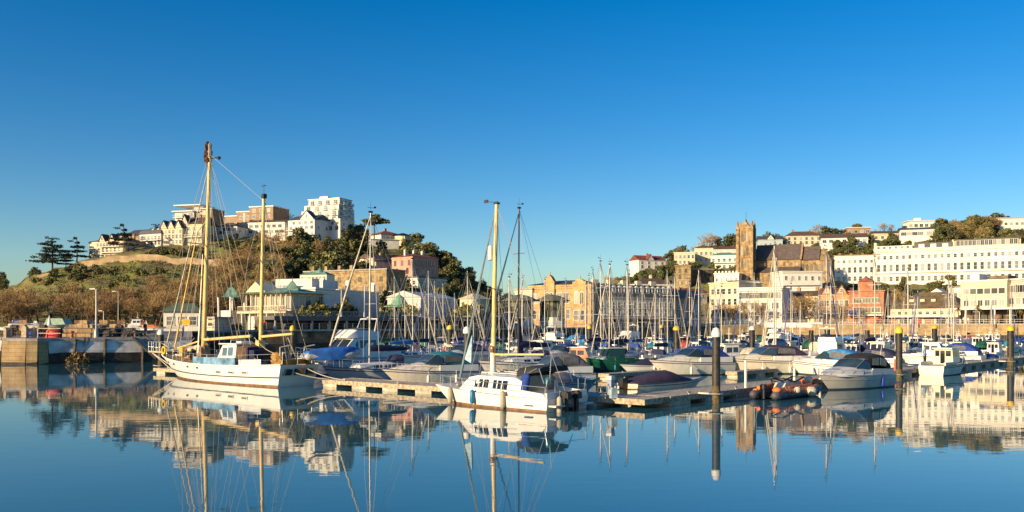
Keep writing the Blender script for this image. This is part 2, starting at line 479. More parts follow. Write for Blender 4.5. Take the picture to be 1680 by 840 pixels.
for i in range(len(ys) - 1):
    for j in range(n - 1):
        tb.f.append((i * n + j, i * n + j + 1, (i + 1) * n + j + 1, (i + 1) * n + j)); tb.m.append(0)
# behind the crest the land runs on to the horizon
k0 = len(tb.v)
for p in pxs:
    tb.v.append((PX(p, 2600), 2600, -4.0))
l0 = (len(ys) - 1) * n
for j in range(n - 1):
    tb.f.append((l0 + j, l0 + j + 1, k0 + j + 1, k0 + j)); tb.m.append(0)
def hill_material():
    m = bpy.data.materials.new('grass_and_scrub')
    m.use_nodes = True
    nt = m.node_tree; b = nt.nodes['Principled BSDF']; b.inputs['Roughness'].default_value = 0.95
    tc = nt.nodes.new('ShaderNodeTexCoord')
    a = nt.nodes.new('ShaderNodeTexNoise'); a.inputs['Scale'].default_value = 0.06; a.inputs['Detail'].default_value = 8; a.inputs['Roughness'].default_value = 0.65
    c = nt.nodes.new('ShaderNodeTexNoise'); c.inputs['Scale'].default_value = 0.6; c.inputs['Detail'].default_value = 6
    r = nt.nodes.new('ShaderNodeValToRGB')
    e = r.color_ramp.elements
    e[0].position = 0.33; e[0].color = (0.075, 0.055, 0.03, 1)
    e[1].position = 0.62; e[1].color = (0.25, 0.27, 0.04, 1)
    q = e.new(0.45); q.color = (0.19, 0.145, 0.06, 1)
    q = e.new(0.54); q.color = (0.18, 0.19, 0.04, 1)
    mx = nt.nodes.new('ShaderNodeMix'); mx.inputs[0].default_value = 0.35
    nt.links.new(tc.outputs['Object'], a.inputs['Vector']); nt.links.new(tc.outputs['Object'], c.inputs['Vector'])
    nt.links.new(a.outputs['Fac'], mx.inputs[2]); nt.links.new(c.outputs['Fac'], mx.inputs[3])
    nt.links.new(mx.outputs[0], r.inputs[0]); nt.links.new(r.outputs[0], b.inputs['Base Color'])
    bp = nt.nodes.new('ShaderNodeBump'); bp.inputs['Strength'].default_value = 0.8; bp.inputs['Distance'].default_value = 0.6
    nt.links.new(c.outputs['Fac'], bp.inputs['Height']); nt.links.new(bp.outputs[0], b.inputs['Normal'])
    return m
tag(tb.build('hills', hill_material(), smooth=60, fix=False), kind='structure')

# quayside paving between the quay edge and the foot of the hills
qb = MB()
for i, (x, y, z) in enumerate(QL):
    p = pxof(x, y)
    yb = 300.0
    zb = 3.45 if p < 900 else (3.45 + min(1.1, (p - 900) / 300 * 1.1))
    d = 0.6
    qb.v += [(x, y + d, z), (PX(p, yb) if i else -260, yb, zb)]
for i in range(len(QL) - 1):
    qb.f.append((2 * i, 2 * i + 2, 2 * i + 3, 2 * i + 1)); qb.m.append(0)
tag(qb.build('quayside_paving', QTOP, fix=False), kind='structure')

# ------------------------------------------------------------------ buildings
WM = {}
def win_mesh(w, h, style, frame=FRAMEW):
    key = (round(w, 2), round(h, 2), style, frame.name)
    if key in WM: return WM[key]
    mb = MB()
    t = 0.10 if style != 'thin' else 0.06
    if style == 'arch':
        pts = [(-w / 2, 0), (w / 2, 0), (w / 2, h - w / 2)] + [(w / 2 * math.cos(a), h - w / 2 + w / 2 * math.sin(a)) for a in [math.pi * i / 8 for i in range(1, 8)]] + [(-w / 2, h - w / 2)]
        mb.prism([(x * 1.2, z * 1.06 - 0.05) for x, z in pts], 'y', -0.05, 0.02, 0)
        mb.prism(pts, 'y', -0.08, 0.02, 1)
        mb.box(-0.04, 0.04, -0.12, 0, 0, h, 0)
    elif style == 'gothic':
        pts = [(-w / 2, 0), (w / 2, 0), (w / 2, h * 0.65), (w * 0.3, h * 0.88), (0, h), (-w * 0.3, h * 0.88), (-w / 2, h * 0.65)]
        mb.prism([(x * 1.25, z * 1.04 - 0.1) for x, z in pts], 'y', -0.06, 0.02, 0)
        mb.prism(pts, 'y', -0.1, 0.02, 1)
        mb.box(-0.06, 0.06, -0.16, 0, 0, h * 0.9, 0)
    else:
        mb.box(-w / 2 - t, -w / 2, -0.08, 0.02, -t, h + t, 0); mb.box(w / 2, w / 2 + t, -0.08, 0.02, -t, h + t, 0)
        mb.box(-w / 2, w / 2, -0.08, 0.02, h, h + t, 0); mb.box(-w / 2 - t * 1.6, w / 2 + t * 1.6, -0.17, 0.02, -t * 1.3, -0.01, 0)
        mb.box(-w / 2, w / 2, -0.03, 0.02, 0, h, 1)
        if style == 'sash': mb.box(-w / 2, w / 2, -0.06, 0, h * 0.48, h * 0.48 + 0.07, 0)
        if style in ('wide', 'thin'):
            k = max(2, int(round(w / 0.9)))
            for i in range(1, k): mb.box(-w / 2 + w * i / k - 0.03, -w / 2 + w * i / k + 0.03, -0.06, 0, 0, h, 0)
    o = mb.build('window', [frame, GLASS])
    me = o.data
    bpy.data.objects.remove(o)
    WM[key] = me
    return me
def add_win(root, x, y, z, w, h, style='sash', rz=0.0, frame=FRAMEW):
    o = bpy.data.objects.new('window', win_mesh(w, h, style, frame))
    COL.objects.link(o)
    o.parent = root; o.location = (x, y, z); o.rotation_euler = (0, 0, rz)
    return o
def win_row(root, n, x0, x1, z, w, h, style='sash', y=0.0, frame=FRAMEW, skip=()):
    for i in range(n):
        if i in skip: continue
        add_win(root, x0 + (x1 - x0) * (i + 0.5) / n, y, z, w, h, style, 0.0, frame)

def base_of(name, label, pa, ya, pb, yb, pbase, cat='house', group=None):
    """Empty at a facade's left foot; local x runs along the facade, local y goes back, z up. Returns it with the facade's length."""
    a = Vector((PX(pa, ya), ya)); b = Vector((PX(pb, yb), yb))
    d = b - a
    t = thing(name, label, cat, (a.x, a.y, PZ(pbase, ya)), head(d.x, d.y), group)
    return t, d.length
def roof_part(root, L, D, h, kind, rh, rm, over=0.35, x0=0.0, y0=0.0, chim=0, chm=None):
    mb = MB()
    xa, xb, ya, yb = x0 - over, x0 + L + over, y0 - over, y0 + D + over
    if kind == 'flat':
        mb.box(xa, xb, ya, yb, h, h + 0.35)
    elif kind == 'gable':
        m = (ya + yb) / 2
        mb.prism([(ya, h), (yb, h), (m, h + rh)], 'x', xa, xb)
    elif kind == 'gablef':
        m = (xa + xb) / 2
        mb.prism([(xa, h), (xb, h), (m, h + rh)], 'y', ya, yb)
    elif kind == 'hip':
        k = min((xb - xa), (yb - ya)) / 2 * 0.92
        my = (ya + yb) / 2
        if xb - xa >= yb - ya: top = [(xa + k, my - .05), (xb - k, my - .05), (xb - k, my + .05), (xa + k, my + .05)]
        else: mx = (xa + xb) / 2; top = [(mx - .05, ya + k), (mx + .05, ya + k), (mx + .05, yb - k), (mx - .05, yb - k)]
        mb.loft([[(xa, ya, h), (xb, ya, h), (xb, yb, h), (xa, yb, h)], [(x, y, h + rh) for x, y in top]])
    elif kind == 'mansard':
        e = rh * 0.45
        mb.loft([[(xa, ya, h), (xb, ya, h), (xb, yb, h), (xa, yb, h)], [(xa + e, ya + e, h + rh), (xb - e, ya + e, h + rh), (xb - e, yb - e, h + rh), (xa + e, yb - e, h + rh)]])
    r = mb.build('roof', rm, root)
    for i in range(chim):
        c = MB(); cx = x0 + L * (i + 0.5) / chim; cy = y0 + D * 0.55
        hh = h + (rh if kind != 'flat' else 0.3)
        c.box(cx - 0.45, cx + 0.45, cy - 0.35, cy + 0.35, h, hh + 0.9)
        c.box(cx - 0.55, cx + 0.55, cy - 0.45, cy + 0.45, hh + 0.9, hh + 1.05)
        for q in (-0.22, 0.22): c.lathe((cx + q, cy, hh + 1.05), [(0.12, 0), (0.1, 0.35)], 6)
        c.build('chimney', chm or TAN, r)
    return r
def house(name, label, pa, ya, pb, yb, ptop, pbase, D, wm, roof='flat', rh=2.5, rm=LEAD, rows=(), lrows=(), rrows=(), chim=0, chm=None, cornice=True, balc=(), over=0.35, cat='house', group=None, found=4.0, frame=FRAMEW, base=None):
    t, L = base_of(name, label, pa, ya, pb, yb, pbase, cat, group)
    h = PZ(ptop, ya) - PZ(pbase, ya)
    mb = MB()
    mb.box(0, L, 0, D, -found, h)
    mb.build('wall', wm, t)
    if cornice:
        c = MB(); c.box(-0.18, L + 0.18, -0.18, D + 0.18, h - 0.55, h - 0.3); c.build('cornice', FRAMEW if wm in (WHITE, WHITE2) else wm, t)
    roof_part(t, L, D, h, roof, rh, rm, over, chim=chim, chm=chm)
    for (n, zf, w, hh, st, a, b) in rows: win_row(t, n, L * a, L * b, h * zf, w, hh, st, 0.0, frame)
    for (n, zf, w, hh, st) in rrows:
        for i in range(n): add_win(t, L, D * (i + 0.5) / n, h * zf, w, hh, st, R(90), frame)
    for (n, zf, w, hh, st) in lrows:
        for i in range(n): add_win(t, 0, D * (i + 0.5) / n, h * zf, w, hh, st, R(-90), frame)
    for (zf, a, b, d) in balc: balcony(t, L * a, L * b, h * zf, d)
    return t, L, h
def balcony(t, x0, x1, z, d, y=0.0, rail=None):
    mb = MB()
    mb.box(x0, x1, y - d, y - 0.01, z - 0.18, z)
    mb.box(x0, x1, y - d, y - d + 0.06, z + 0.95, z + 1.02)
    k = max(2, int((x1 - x0) / 0.5))
    for i in range(k + 1):
        x = x0 + 0.03 + (x1 - x0 - 0.06) * i / k
        mb.box(x - 0.025, x + 0.025, y - d, y - d + 0.05, z, z + 0.95)
    return mb.build('balcony', rail or FRAMEW, t)
def gable_front(t, x0, x1, z, rh, wm, rm, d=3.0, y=-0.25, win=True):
    """a pointed gable standing on a facade: its wall and two roof slopes"""
    m = (x0 + x1) / 2
    g = MB(); g.prism([(x0, z - 0.02), (x1, z - 0.02), (m, z + rh)], 'y', y, d)
    o = g.build('gable', wm, t)
    r = MB()
    r.prism([(x0 - 0.3, z - 0.25), (x0 - 0.3, z), (m, z + rh + 0.28), (m, z + rh + 0.02)], 'y', y - 0.25, d)
    r.prism([(x1 + 0.3, z - 0.25), (x1 + 0.3, z), (m, z + rh + 0.28), (m, z + rh + 0.02)], 'y', y - 0.25, d)
    r.build('gable_roof', rm, o)
    if win: add_win(t, m, y, z + rh * 0.18, 0.8, rh * 0.4, 'sash')
    return o

# --- left headland, along the crest
SL = 0.0
t, L, h = house('seaside_hotel', 'cream hotel of stepped bays at the left end of the hilltop houses', 146, 333, 205, 327, 397, 427, 14, CREAMR, 'hip', 2.2, BROWNR,
      [(9, .08, 1.1, 1.5, 'sash', 0, 1), (9, .42, 1.1, 1.5, 'sash', 0, 1), (9, .72, 1.0, 1.3, 'sash', 0.2, 1)], rrows=[(4, .1, 1, 1.4, 'sash'), (4, .45, 1, 1.4, 'sash')], chim=3, cat='hotel', balc=[(.38, .35, .98, 1.4), (.7, .35, .98, 1.4)])
for a, b in ((.30, .46), (.58, .72), (.84, .98)):
    gable_front(t, L * a, L * b, h, 2.6, CREAMR, BROWNR)
t, L, h = house('apartment_block', 'dark slate gabled block behind the end of the cream hilltop hotel', 203, 341, 231, 338, 388, 424, 12, BRICKT, 'gable', 3.2, LEAD, [(4, .2, 1, 1.4, 'sash', 0, 1), (4, .55, 1, 1.4, 'sash', 0, 1)], cat='apartments')
t, L, h = house('terrace_house', 'pale white hilltop terrace with three chimneys beside the gabled cream row', 229, 338, 264, 333, 385, 405, 10, WHITE2, 'mansard', 1.6, LEAD,
      [(6, .1, 1, 1.3, 'sash', 0, 1), (6, .55, 1, 1.3, 'sash', 0, 1)], chim=4, chm=WHITE2, balc=[(.46, 0, 1, 1.2)])
t, L, h = house('gabled_terrace', 'cream hilltop terrace with a row of three pointed gables', 263, 334, 299, 331, 375, 403, 10, CREAMR, 'gable', 2.4, LEAD,
      [(6, .08, 1, 1.5, 'sash', 0, 1), (6, .4, 1, 1.5, 'sash', 0, 1), (6, .7, .9, 1.2, 'sash', 0, 1)], chim=2)
for i in range(3): gable_front(t, L * (i + .08) / 3, L * (i + .92) / 3, h, 2.9, CREAMR, LEAD)
t, L, h = house('gabled_house', 'tall cream house with one steep brown gable below the white penthouse', 297, 333, 331, 331, 368, 400, 11, CREAMR, 'gable', 3.2, BROWNR,
      [(4, .08, 1.1, 1.4, 'sash', 0, 1), (4, .38, 1.1, 1.4, 'sash', 0, 1), (4, .68, 1.1, 1.3, 'sash', 0, 1)], chim=1, balc=[(.33, .2, 1, 1.3)])
gable_front(t, L * .02, L * .34, h, 3.6, CREAMR, BROWNR)
# modern penthouse
t, L = base_of('penthouse', 'modern white penthouse with stacked flat roofs, mostly hidden behind the tall ketch mast', 287, 362, 346, 358, 366, 'apartments')
mb = MB(); mb.box(0, 9, 0, 9, -6, 4.6); mb.box(9, L * .72, 1, 10, -6, 7.2); mb.build('wall', WHITE, t)
mb = MB(); mb.box(L * .72, L, 0.5, 10, -6, 5.6); mb.build('brick_wing', BRICKT, t)
mb = MB(); mb.box(-.8, 9.6, -1.2, 9, 4.6, 5.0); mb.box(-.3, L * .74, -.6, 10, 7.2, 7.6); mb.box(L * .7, L + .4, 0, 10, 5.6, 5.9); mb.build('roof', FRAMEW, t)
win_row(t, 3, 0, 9, 2.4, 2.2, 1.6, 'wide'); win_row(t, 2, 9, L * .72, 5.0, 2.2, 1.7, 'wide', 1); win_row(t, 2, L * .72, L, 3.3, 1.4, 1.6, 'wide', .5); win_row(t, 2, 9, L * .72, 2.2, 2.2, 1.7, 'wide', 1)
balcony(t, 0, 9, 2.2, 1.5); balcony(t, 9.1, L * .72, 4.8, 1.2, 1)
t, L, h = house('bungalow', 'white bungalow with a brown hipped roof right of the tall ketch mast', 349, 343, 389, 341, 372, 386, 9, WHITE, 'hip', 2.0, BROWNR, [(2, .12, 2.2, 1.2, 'wide', .0, .5), (3, .5, 1.6, 1.2, 'wide', .4, 1)], rrows=[(2, .4, 1.2, 1.1, 'wide')])
t, L = base_of('brick_flats', 'tan brick flats of three stepped blocks with white roof edges on the skyline', 362, 384, 449, 376, 372, 'apartments')
for k, (a, b, hh, y) in enumerate(((0, .27, 4.8, 3), (.27, .55, 6.3, 1.5), (.55, .99, 8.0, 0))):
    mb = MB(); mb.box(L * a, L * b, y, 13, -6, hh); mb.build('wall', BRICKT, t)
    mb = MB(); mb.box(L * a - .2, L * b + .3, y - .3, 13.2, hh, hh + .45); mb.build('roof', FRAMEW, t)
    for zz in (0.4, 3.2, 5.8):
        if zz + 1.6 < hh: win_row(t, 2 if k < 2 else 3, L * a + .5, L * b - .4, zz, 1.5, 1.4, 'wide', y)
    for q in ((a + b) / 2,):
        mb = MB(); mb.box(L * q - .5, L * q + .5, y - .03, y + .3, -.5, hh - .4); mb.build('stair_window', GLASS, t)
t, L, h = house('long_house', 'long low white house with two rows of windows under a shallow roof', 407, 350, 467, 347, 365, 385, 9, WHITE, 'gable', 1.4, BROWNR,
      [(7, .12, 1.5, 1.1, 'wide', 0, 1), (6, .55, 1.5, 1.2, 'wide', 0, .95)], rrows=[(1, .5, 1.2, 1.2, 'sash')])
t, L, h = house('gabled_house', 'white three-storey house with a big front gable below the balcony flats', 473, 346, 516, 340, 362, 388, 10, WHITE, 'gable', 2.2, LEAD,
      [(5, .05, 1.4, 1.3, 'wide', 0, 1), (5, .4, 1.4, 1.3, 'wide', 0, 1), (4, .72, 1.2, 1.1, 'wide', .1, 1)], rrows=[(2, .4, 1, 1.2, 'sash')], balc=[(.35, 0, .6, 1.4), (.02, 0, 1, 1.8)])
gable_front(t, L * .45, L * .98, h, 3.4, WHITE, LEAD)
# the white flats
t, L = base_of('balcony_flats', 'tall white stepped flats with rows of balconies on top of the left hill', 494, 388, 554, 380, 384, 'apartments')
FH = 2.55
for k in range(6):
    a = [0, 0, 0, .0, .06, .16][k]; D = [13, 13, 13, 13, 12, 11][k]
    mb = MB(); mb.box(L * a, L, [0, 0, 0, .3, .8, 1.4][k], D, k * FH - (5 if k == 0 else 0), (k + 1) * FH); mb.build('storey_wall', WHITE, t)
    y = [0, 0, 0, .3, .8, 1.4][k]
    n = 5 if k < 4 else 4
    for i in range(n):
        xx = L * a + (L - L * a) * (i + .5) / n
        add_win(t, xx, y, k * FH + .25, 2.1, 1.75, 'wide')
        if (i + k) % 5 != 4: balcony(t, xx - 1.35, xx + 1.35, k * FH + .1, 1.5, y)
    for i in range(3): add_win(t, L, y + (D - y) * (i + .5) / 3, k * FH + .4, 1.7, 1.5, 'wide', R(90))
    for i in range(2):
        mb = MB(); yy = 3 + i * 5; mb.box(L + .01, L + 1.3, yy, yy + 3, k * FH - .1, k * FH + .06); mb.box(L + 1.22, L + 1.3, yy, yy + 3, k * FH + .06, k * FH + 1.0); mb.build('balcony', FRAMEW, t)
mb = MB(); mb.box(L * .14, L + .3, 1.0, 11.2, 6 * FH, 6 * FH + .35); mb.box(L * .4, L * .62, 3, 7, 6 * FH + .35, 6 * FH + 1.6); mb.build('roof', FRAMEW, t)
t, L, h = house('arched_house', 'white two-storey house with arched ground floor windows below the balcony flats', 517, 352, 558, 346, 363, 381, 9, WHITE, 'flat', 0, FRAMEW,
      [(4, .08, 1.5, 1.9, 'arch', 0, 1), (5, .58, 1.1, 1.1, 'sash', 0, 1)], rrows=[(2, .5, 1, 1.1, 'sash')], chim=1, chm=WHITE)
t, L, h = house('villa', 'white villa with a red hipped roof and terrace at the right shoulder of the hill', 625, 345, 662, 352, 384, 394, 10, WHITE, 'hip', 2.0, REDR, [(5, .15, 1.6, 1.2, 'wide', 0, 1)], rrows=[(3, .2, 1.3, 1.2, 'wide')], chim=1, balc=[(.02, 0, 1, 1.8)], over=.7)
t, L, h = house('cottage', 'small cream cottage stepping down the hill beside the red roofed villa', 664, 346, 680, 352, 386, 395, 7, CREAMR, 'hip', 1.4, BROWNR, [(3, .2, 1.1, 1.0, 'sash', 0, 1)])
t, L, h = house('stone_wall_house', 'white wall house under the red roofed villa on the wooded slope', 608, 336, 655, 340, 393, 402, 3, WHITE2, 'flat', 0, COPE, (), cat='wall', cornice=False)
# --- mid slope
t, L, h = house('pink_villa', 'pink villa with red shutters and arched windows standing on the slope', 677, 268, 719, 277, 420, 452, 9.5, PINK, 'hip', 1.3, REDR,
      [(6, .56, .75, 1.5, 'sash', .06, .94), (4, .1, 1.0, 1.9, 'arch', .1, .9)], lrows=[(3, .56, .8, 1.5, 'sash'), (2, .1, 1.0, 1.9, 'arch')], chim=3, chm=WHITE2, cat='villa', frame=mat('red_shutter', (.30, .06, .06), .6))
t, L, h = house('annex', 'white annex with dark windows at the foot of the pink villa', 686, 262, 733, 272, 455, 478, 7, WHITE2, 'flat', 0, LEAD, [(5, .55, 1.3, 1.2, 'sash', 0, 1), (3, .12, 1.4, 1.3, 'sash', .1, .8)], lrows=[(2, .5, 1.2, 1.2, 'sash')])
t, L, h = house('grey_house', 'lilac grey house with a brown roof left of the pink villa', 617, 272, 660, 280, 429, 446, 8, GREYR, 'hip', 2.2, BROWNR, [(3, .35, .8, 1.1, 'sash', .05, .95)], lrows=[(2, .4, .9, 1.1, 'sash')], chim=1)
t, L, h = house('cottage', 'small cream gabled cottage above the long tan stone block', 588, 276, 612, 272, 425, 440, 6, CREAMR, 'gablef', 1.6, BROWNR, [(2, .3, .8, 1.1, 'sash', 0, 1)])
t, L, h = house('stone_block', 'long tan stone block with one row of small dark windows above the theatre', 500, 236, 634, 224, 447, 492, 9, TAN, 'flat', 0, COPE, [(7, .62, .7, 1.1, 'plain', .12, 1), (3, .25, .8, 1.2, 'plain', .72, .98)], rrows=[(2, .6, .8, 1.2, 'plain')], frame=DARKST, cat='building', found=8)
mb = MB()
for x in (1.5, 6, 10.5, 14.5): mb.box(x, x + .9, 1, 2, h + .35, h + 1.6)
mb.build('parapet_pier', TAN, t)
t, L, h = house('cottage', 'pale shaded house with low pitched gable on the wooded slope right of the headland', 771, 335, 800, 342, 470, 490, 9, GREYR, 'gablef', 2.0, LEAD, [(3, .5, 1, 1.1, 'sash', 0, 1)])
# retaining walls on the grass slope
def slope_wall(label, pts, hgt, m):
    mb = MB(); rings = []
    for p, Y in pts:
        x = PX(p, Y); z = ground_p(p, Y)
        rings.append([(x, Y, z - 2.5), (x, Y, z + hgt), (x, Y + .6, z + hgt), (x, Y + .6, z - 2.5)])
    mb.loft(rings)
    return tag(mb.build('retaining_wall', m), label, 'wall')
RW = mat('tan_retaining_stone', (0.50, 0.36, 0.21), .9, var=.2, scale=.4, bump=.4, bscale=2)  # warm tan stone shared by the retaining walls
slope_wall('long peach stone retaining wall curving above the grass slope below the hilltop hotel', [(p, 293) for p in range(138, 385, 12)], 2.3, RW)
slope_wall('pale low wall stepping down the left end of the grass slope', [(p, 300) for p in range(60, 141, 10)], .8, RW)
slope_wall('pinkish garden wall behind the copper roofed pavilion', [(p, 222) for p in range(440, 521, 10)], 2.6, RW)
slope_wall('short stone terrace wall under the long low white house', [(p, 338) for p in range(400, 480, 10)], .8, RW)
# ------------------------------------------------------------------ pavilion, theatre and deck on the promenade
def hip_dome(t, cx, cy, z, r, hh, m, n=8, name='dome', flare=1.25):
    mb = MB()
    mb.lathe((cx, cy, z), [(r * flare, 0), (r * 1.05, hh * .18), (r * .8, hh * .5), (r * .42, hh * .82), (.12, hh), (.1, hh * 1.12), (.03, hh * 1.4)], n)
    return mb.build(name, m, t)
t, L = base_of('pavilion', 'cream glazed pavilion with two green copper roofs, behind the mizzen mast', 396, 166, 470, 158, 544, 'pavilion')
zb = PZ(544, 166)
z1 = 3.9; z2 = 7.3
mb = MB(); mb.box(0, L, 1.5, 10, 0, z1 - .4); mb.build('ground_floor_wall', WHITE2, t)
mb = MB(); mb.box(-.6, L + .6, -.6, 10.5, z1 - .4, z1); mb.build('balcony_slab', CREAMR, t)
mb = MB(); mb.box(.6, L - .6, 1.6, 9.5, z1, z2); mb.build('wall', CREAMR, t)
for i in range(9):
    x = .8 + (L - 1.6) * i / 8
    mb = MB(); mb.lathe((x, .6, z1), [(.22, 0), (.16, .3), (.14, z2 - z1 - .3), (.24, z2 - z1)], 8); mb.build('column', CREAMR, t)
    if i < 8: add_win(t, x + (L - 1.6) / 16, 1.6, z1 + .3, 1.15, 2.6, 'wide')
for i in range(6):
    x = .4 + (L - .8) * i / 5
    mb = MB(); mb.lathe((x, -.2, 0), [(.2, 0), (.16, .3), (.14, z1 - .6), (.22, z1 - .4)], 8); mb.build('column', FRAMEW, t)
mb = MB(); mb.box(-.5, L + .5, -.5, -.42, z1 + .9, z1 + 1.0)
for i in range(40): mb.box(-.5 + (L + .9) * i / 39 - .03, -.5 + (L + .9) * i / 39 + .03, -.5, -.44, z1, z1 + .9)
mb.build('balustrade', CREAMR, t)
roof_part(t, L, 10, z2, 'hip', 1.2, COPPER, .7)
hip_dome(t, L * .8, 3.6, z2 + .5, 1.4, 1.9, COPPER, 4)
for i in range(5): add_win(t, L - .6, 2.6 + i * 1.5, z1 + .3, 1.1, 2.6, 'wide', R(90))
for i in range(3): add_win(t, L, 3 + i * 2.6, 1.0, 1.4, 2.2, 'wide', R(90))
mb = MB(); mb.prism([(L * .08, z2 + .3), (L * .52, z2 + .3), (L * .3, z2 + 2.3)], 'y', .2, 4); mb.build('pediment', CREAMR, t)
# kiosk tower with the other copper roof
t, L = base_of('garden_kiosk', 'small open kiosk with a pointed green copper roof left of the pavilion', 356, 168, 378, 166, 541, 'kiosk')
for x in (0.2, L - .2):
    for y in (.2, L - .2):
        mb = MB(); mb.box(x - .15, x + .15, y - .15, y + .15, 0, 6.4); mb.build('post', FRAMEW, t)
mb = MB(); mb.box(.25, L - .25, .5, L - .3, 0, 3.8); mb.build('wall', WHITE2, t)
hip_dome(t, L / 2, L / 2, 6.4, 1.6, 2.2, COPPER, 4, 'roof', 1.7)
# low garden walls in front
# theatre
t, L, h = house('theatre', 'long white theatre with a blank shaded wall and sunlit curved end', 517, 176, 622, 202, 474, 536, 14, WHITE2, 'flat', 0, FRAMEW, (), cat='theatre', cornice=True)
mb = MB(); mb.box(3.5, 14, 3, 12, h + .35, h + 2.4); mb.build('fly_loft', WHITE2, t)
for x in (3.5, 14, L - 2):
    mb = MB(); mb.box(x - .4, x + .4, .1, .9, h + .35, h + 1.8); mb.prism([(x - .5, h + 1.8), (x + .5, h + 1.8), (x, h + 2.5)], 'y', 0, 1); mb.build('parapet_finial', WHITE2, t)
mb = MB(); mb.box(-.02 - .12, -.02, 1, 13, h * .42, h * .5); mb.build('string_course', FRAMEW, t)
for i in range(3): add_win(t, 0, 2.5 + i * 4.2, h * .55, 1.2, 1.8, 'arch', R(-90))
mb = MB(); mb.lathe((0.2, 7, h - .1), [(3.6, 0), (3.6, .6), (3.3, .8)], 16); mb.build('end_bay', WHITE2, t)
t, L, h = house('theatre_foyer', 'low white foyer under the left end of the white theatre', 484, 166, 530, 170, 497, 538, 8, WHITE2, 'flat', 0, FRAMEW, [(4, .45, 1.1, 1.5, 'arch', .05, .95)], cat='building')
mb = MB(); mb.lathe((2.0, 3.5, h + .3), [(1.9, 0), (1.9, 1.6), (1.4, 2.3), (.2, 2.6)], 12); mb.build('turret', WHITE, t)
# glazed conservatory, pale green iron
t, L = base_of('conservatory', 'pale green iron conservatory with domed centre above the theatre roof', 492, 205, 536, 203, 470, 'conservatory')
mb = MB(); mb.box(0, L, 0, 4, -4, 2.8); mb.build('wall', mat('pale_green_iron', (.46, .56, .40), .6, var=.1), t)
win_row(t, 7, 0.2, L - .2, .4, .6, 1.9, 'sash')
hip_dome(t, L * .6, 2, 2.8, 1.3, 1.5, COPPER, 10, 'dome', 1.0)
roof_part(t, L, 4, 2.8, 'hip', .9, COPPER, .2)
# dark pitched hall roof between pavilion and theatre
t, L, h = house('hall', 'hall with a dark blue green pitched roof between pavilion and theatre', 452, 184, 494, 186, 484, 536, 9, GREYR, 'gable', 3.2, mat('teal_slate', (.04, .085, .10), .6, var=.15), [(3, .5, 1.2, 1.6, 'sash', 0, 1)], cat='hall')
# bandstand
t = thing('bandstand', 'open bandstand with a bright green copper dome on the promenade', 'bandstand', (PX(655, 178), 178, 3.5))
zc = PZ(503, 178) - 3.5
for k in range(8):
    a = 2 * math.pi * (k + .5) / 8
    mb = MB(); mb.lathe((2.1 * math.cos(a), 2.1 * math.sin(a), 0), [(.14, 0), (.1, .3), (.09, zc)], 6); mb.build('post', DARKST, t)
mb = MB(); mb.lathe((0, 0, zc - .1), [(3.3, 0), (3.2, .2), (1.9, .45), (1.6, 1.0), (1.15, 1.8), (.5, 2.4), (.15, 2.6), (.1, 3.0), (.02, 3.3)], 12); mb.build('roof', COPPERL, t)
mb = MB(); mb.lathe((0, 0, 0), [(3.4, 0), (3.4, .7), (.1, .72)], 12); mb.build('plinth', COPE, t)
mb = MB(); mb.lathe((0, 0, .7), [(1.2, 0), (1.2, zc - .9)], 8); mb.build('core', DARKST, t)
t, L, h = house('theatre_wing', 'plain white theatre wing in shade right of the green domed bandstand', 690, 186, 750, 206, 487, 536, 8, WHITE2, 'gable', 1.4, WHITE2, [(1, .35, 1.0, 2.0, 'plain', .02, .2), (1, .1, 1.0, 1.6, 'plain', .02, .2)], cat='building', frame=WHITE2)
# deck over the quay
P0 = Vector((PX(452, 145.5), 145.5)); P1 = Vector((PX(862, 181), 181))
t = thing('promenade_deck', 'long raised promenade deck on columns with a white balustrade above the harbour', 'deck', (P0.x, P0.y, 0), head(P1.x - P0.x, P1.y - P0.y))
L = (P1 - P0).length
mb = MB(); mb.box(0, L, 0.4, 9, 5.1, 5.7); mb.box(-.1, L, .25, .42, 4.95, 5.75); mb.build('slab', mat('deck_fascia', (.15, .14, .13), .8, var=.15), t)
mb = MB(); mb.box(0, L, .42, .52, 6.55, 6.66); mb.box(0, L, .43, .5, 5.8, 5.86)
for i in range(int(L / .32)): mb.box(.1 + i * .32, .16 + i * .32, .44, .49, 5.8, 6.6)
mb.build('balustrade', mat('grey_balustrade', (.36, .34, .33), .7, var=.1), t)
for i in range(int(L / 3.4) + 1):
    mb = MB(); x = .3 + i * 3.4
    mb.box(x - .14, x + .14, .5, .8, 3.3, 5.1); mb.build('column', GREYR, t)
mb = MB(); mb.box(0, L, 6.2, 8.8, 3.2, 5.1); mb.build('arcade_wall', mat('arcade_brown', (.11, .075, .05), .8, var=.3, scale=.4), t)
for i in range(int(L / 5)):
    mb = MB(); mb.box(1 + i * 5, 4.0 + i * 5, 6.1, 6.19, 3.5, 4.75); mb.build('shop_window', mat('painted_lit_interior', (.48, .40, .30), .5, var=.5, scale=.4), t)  # pale panels: the lit shop interiors are put into the colour
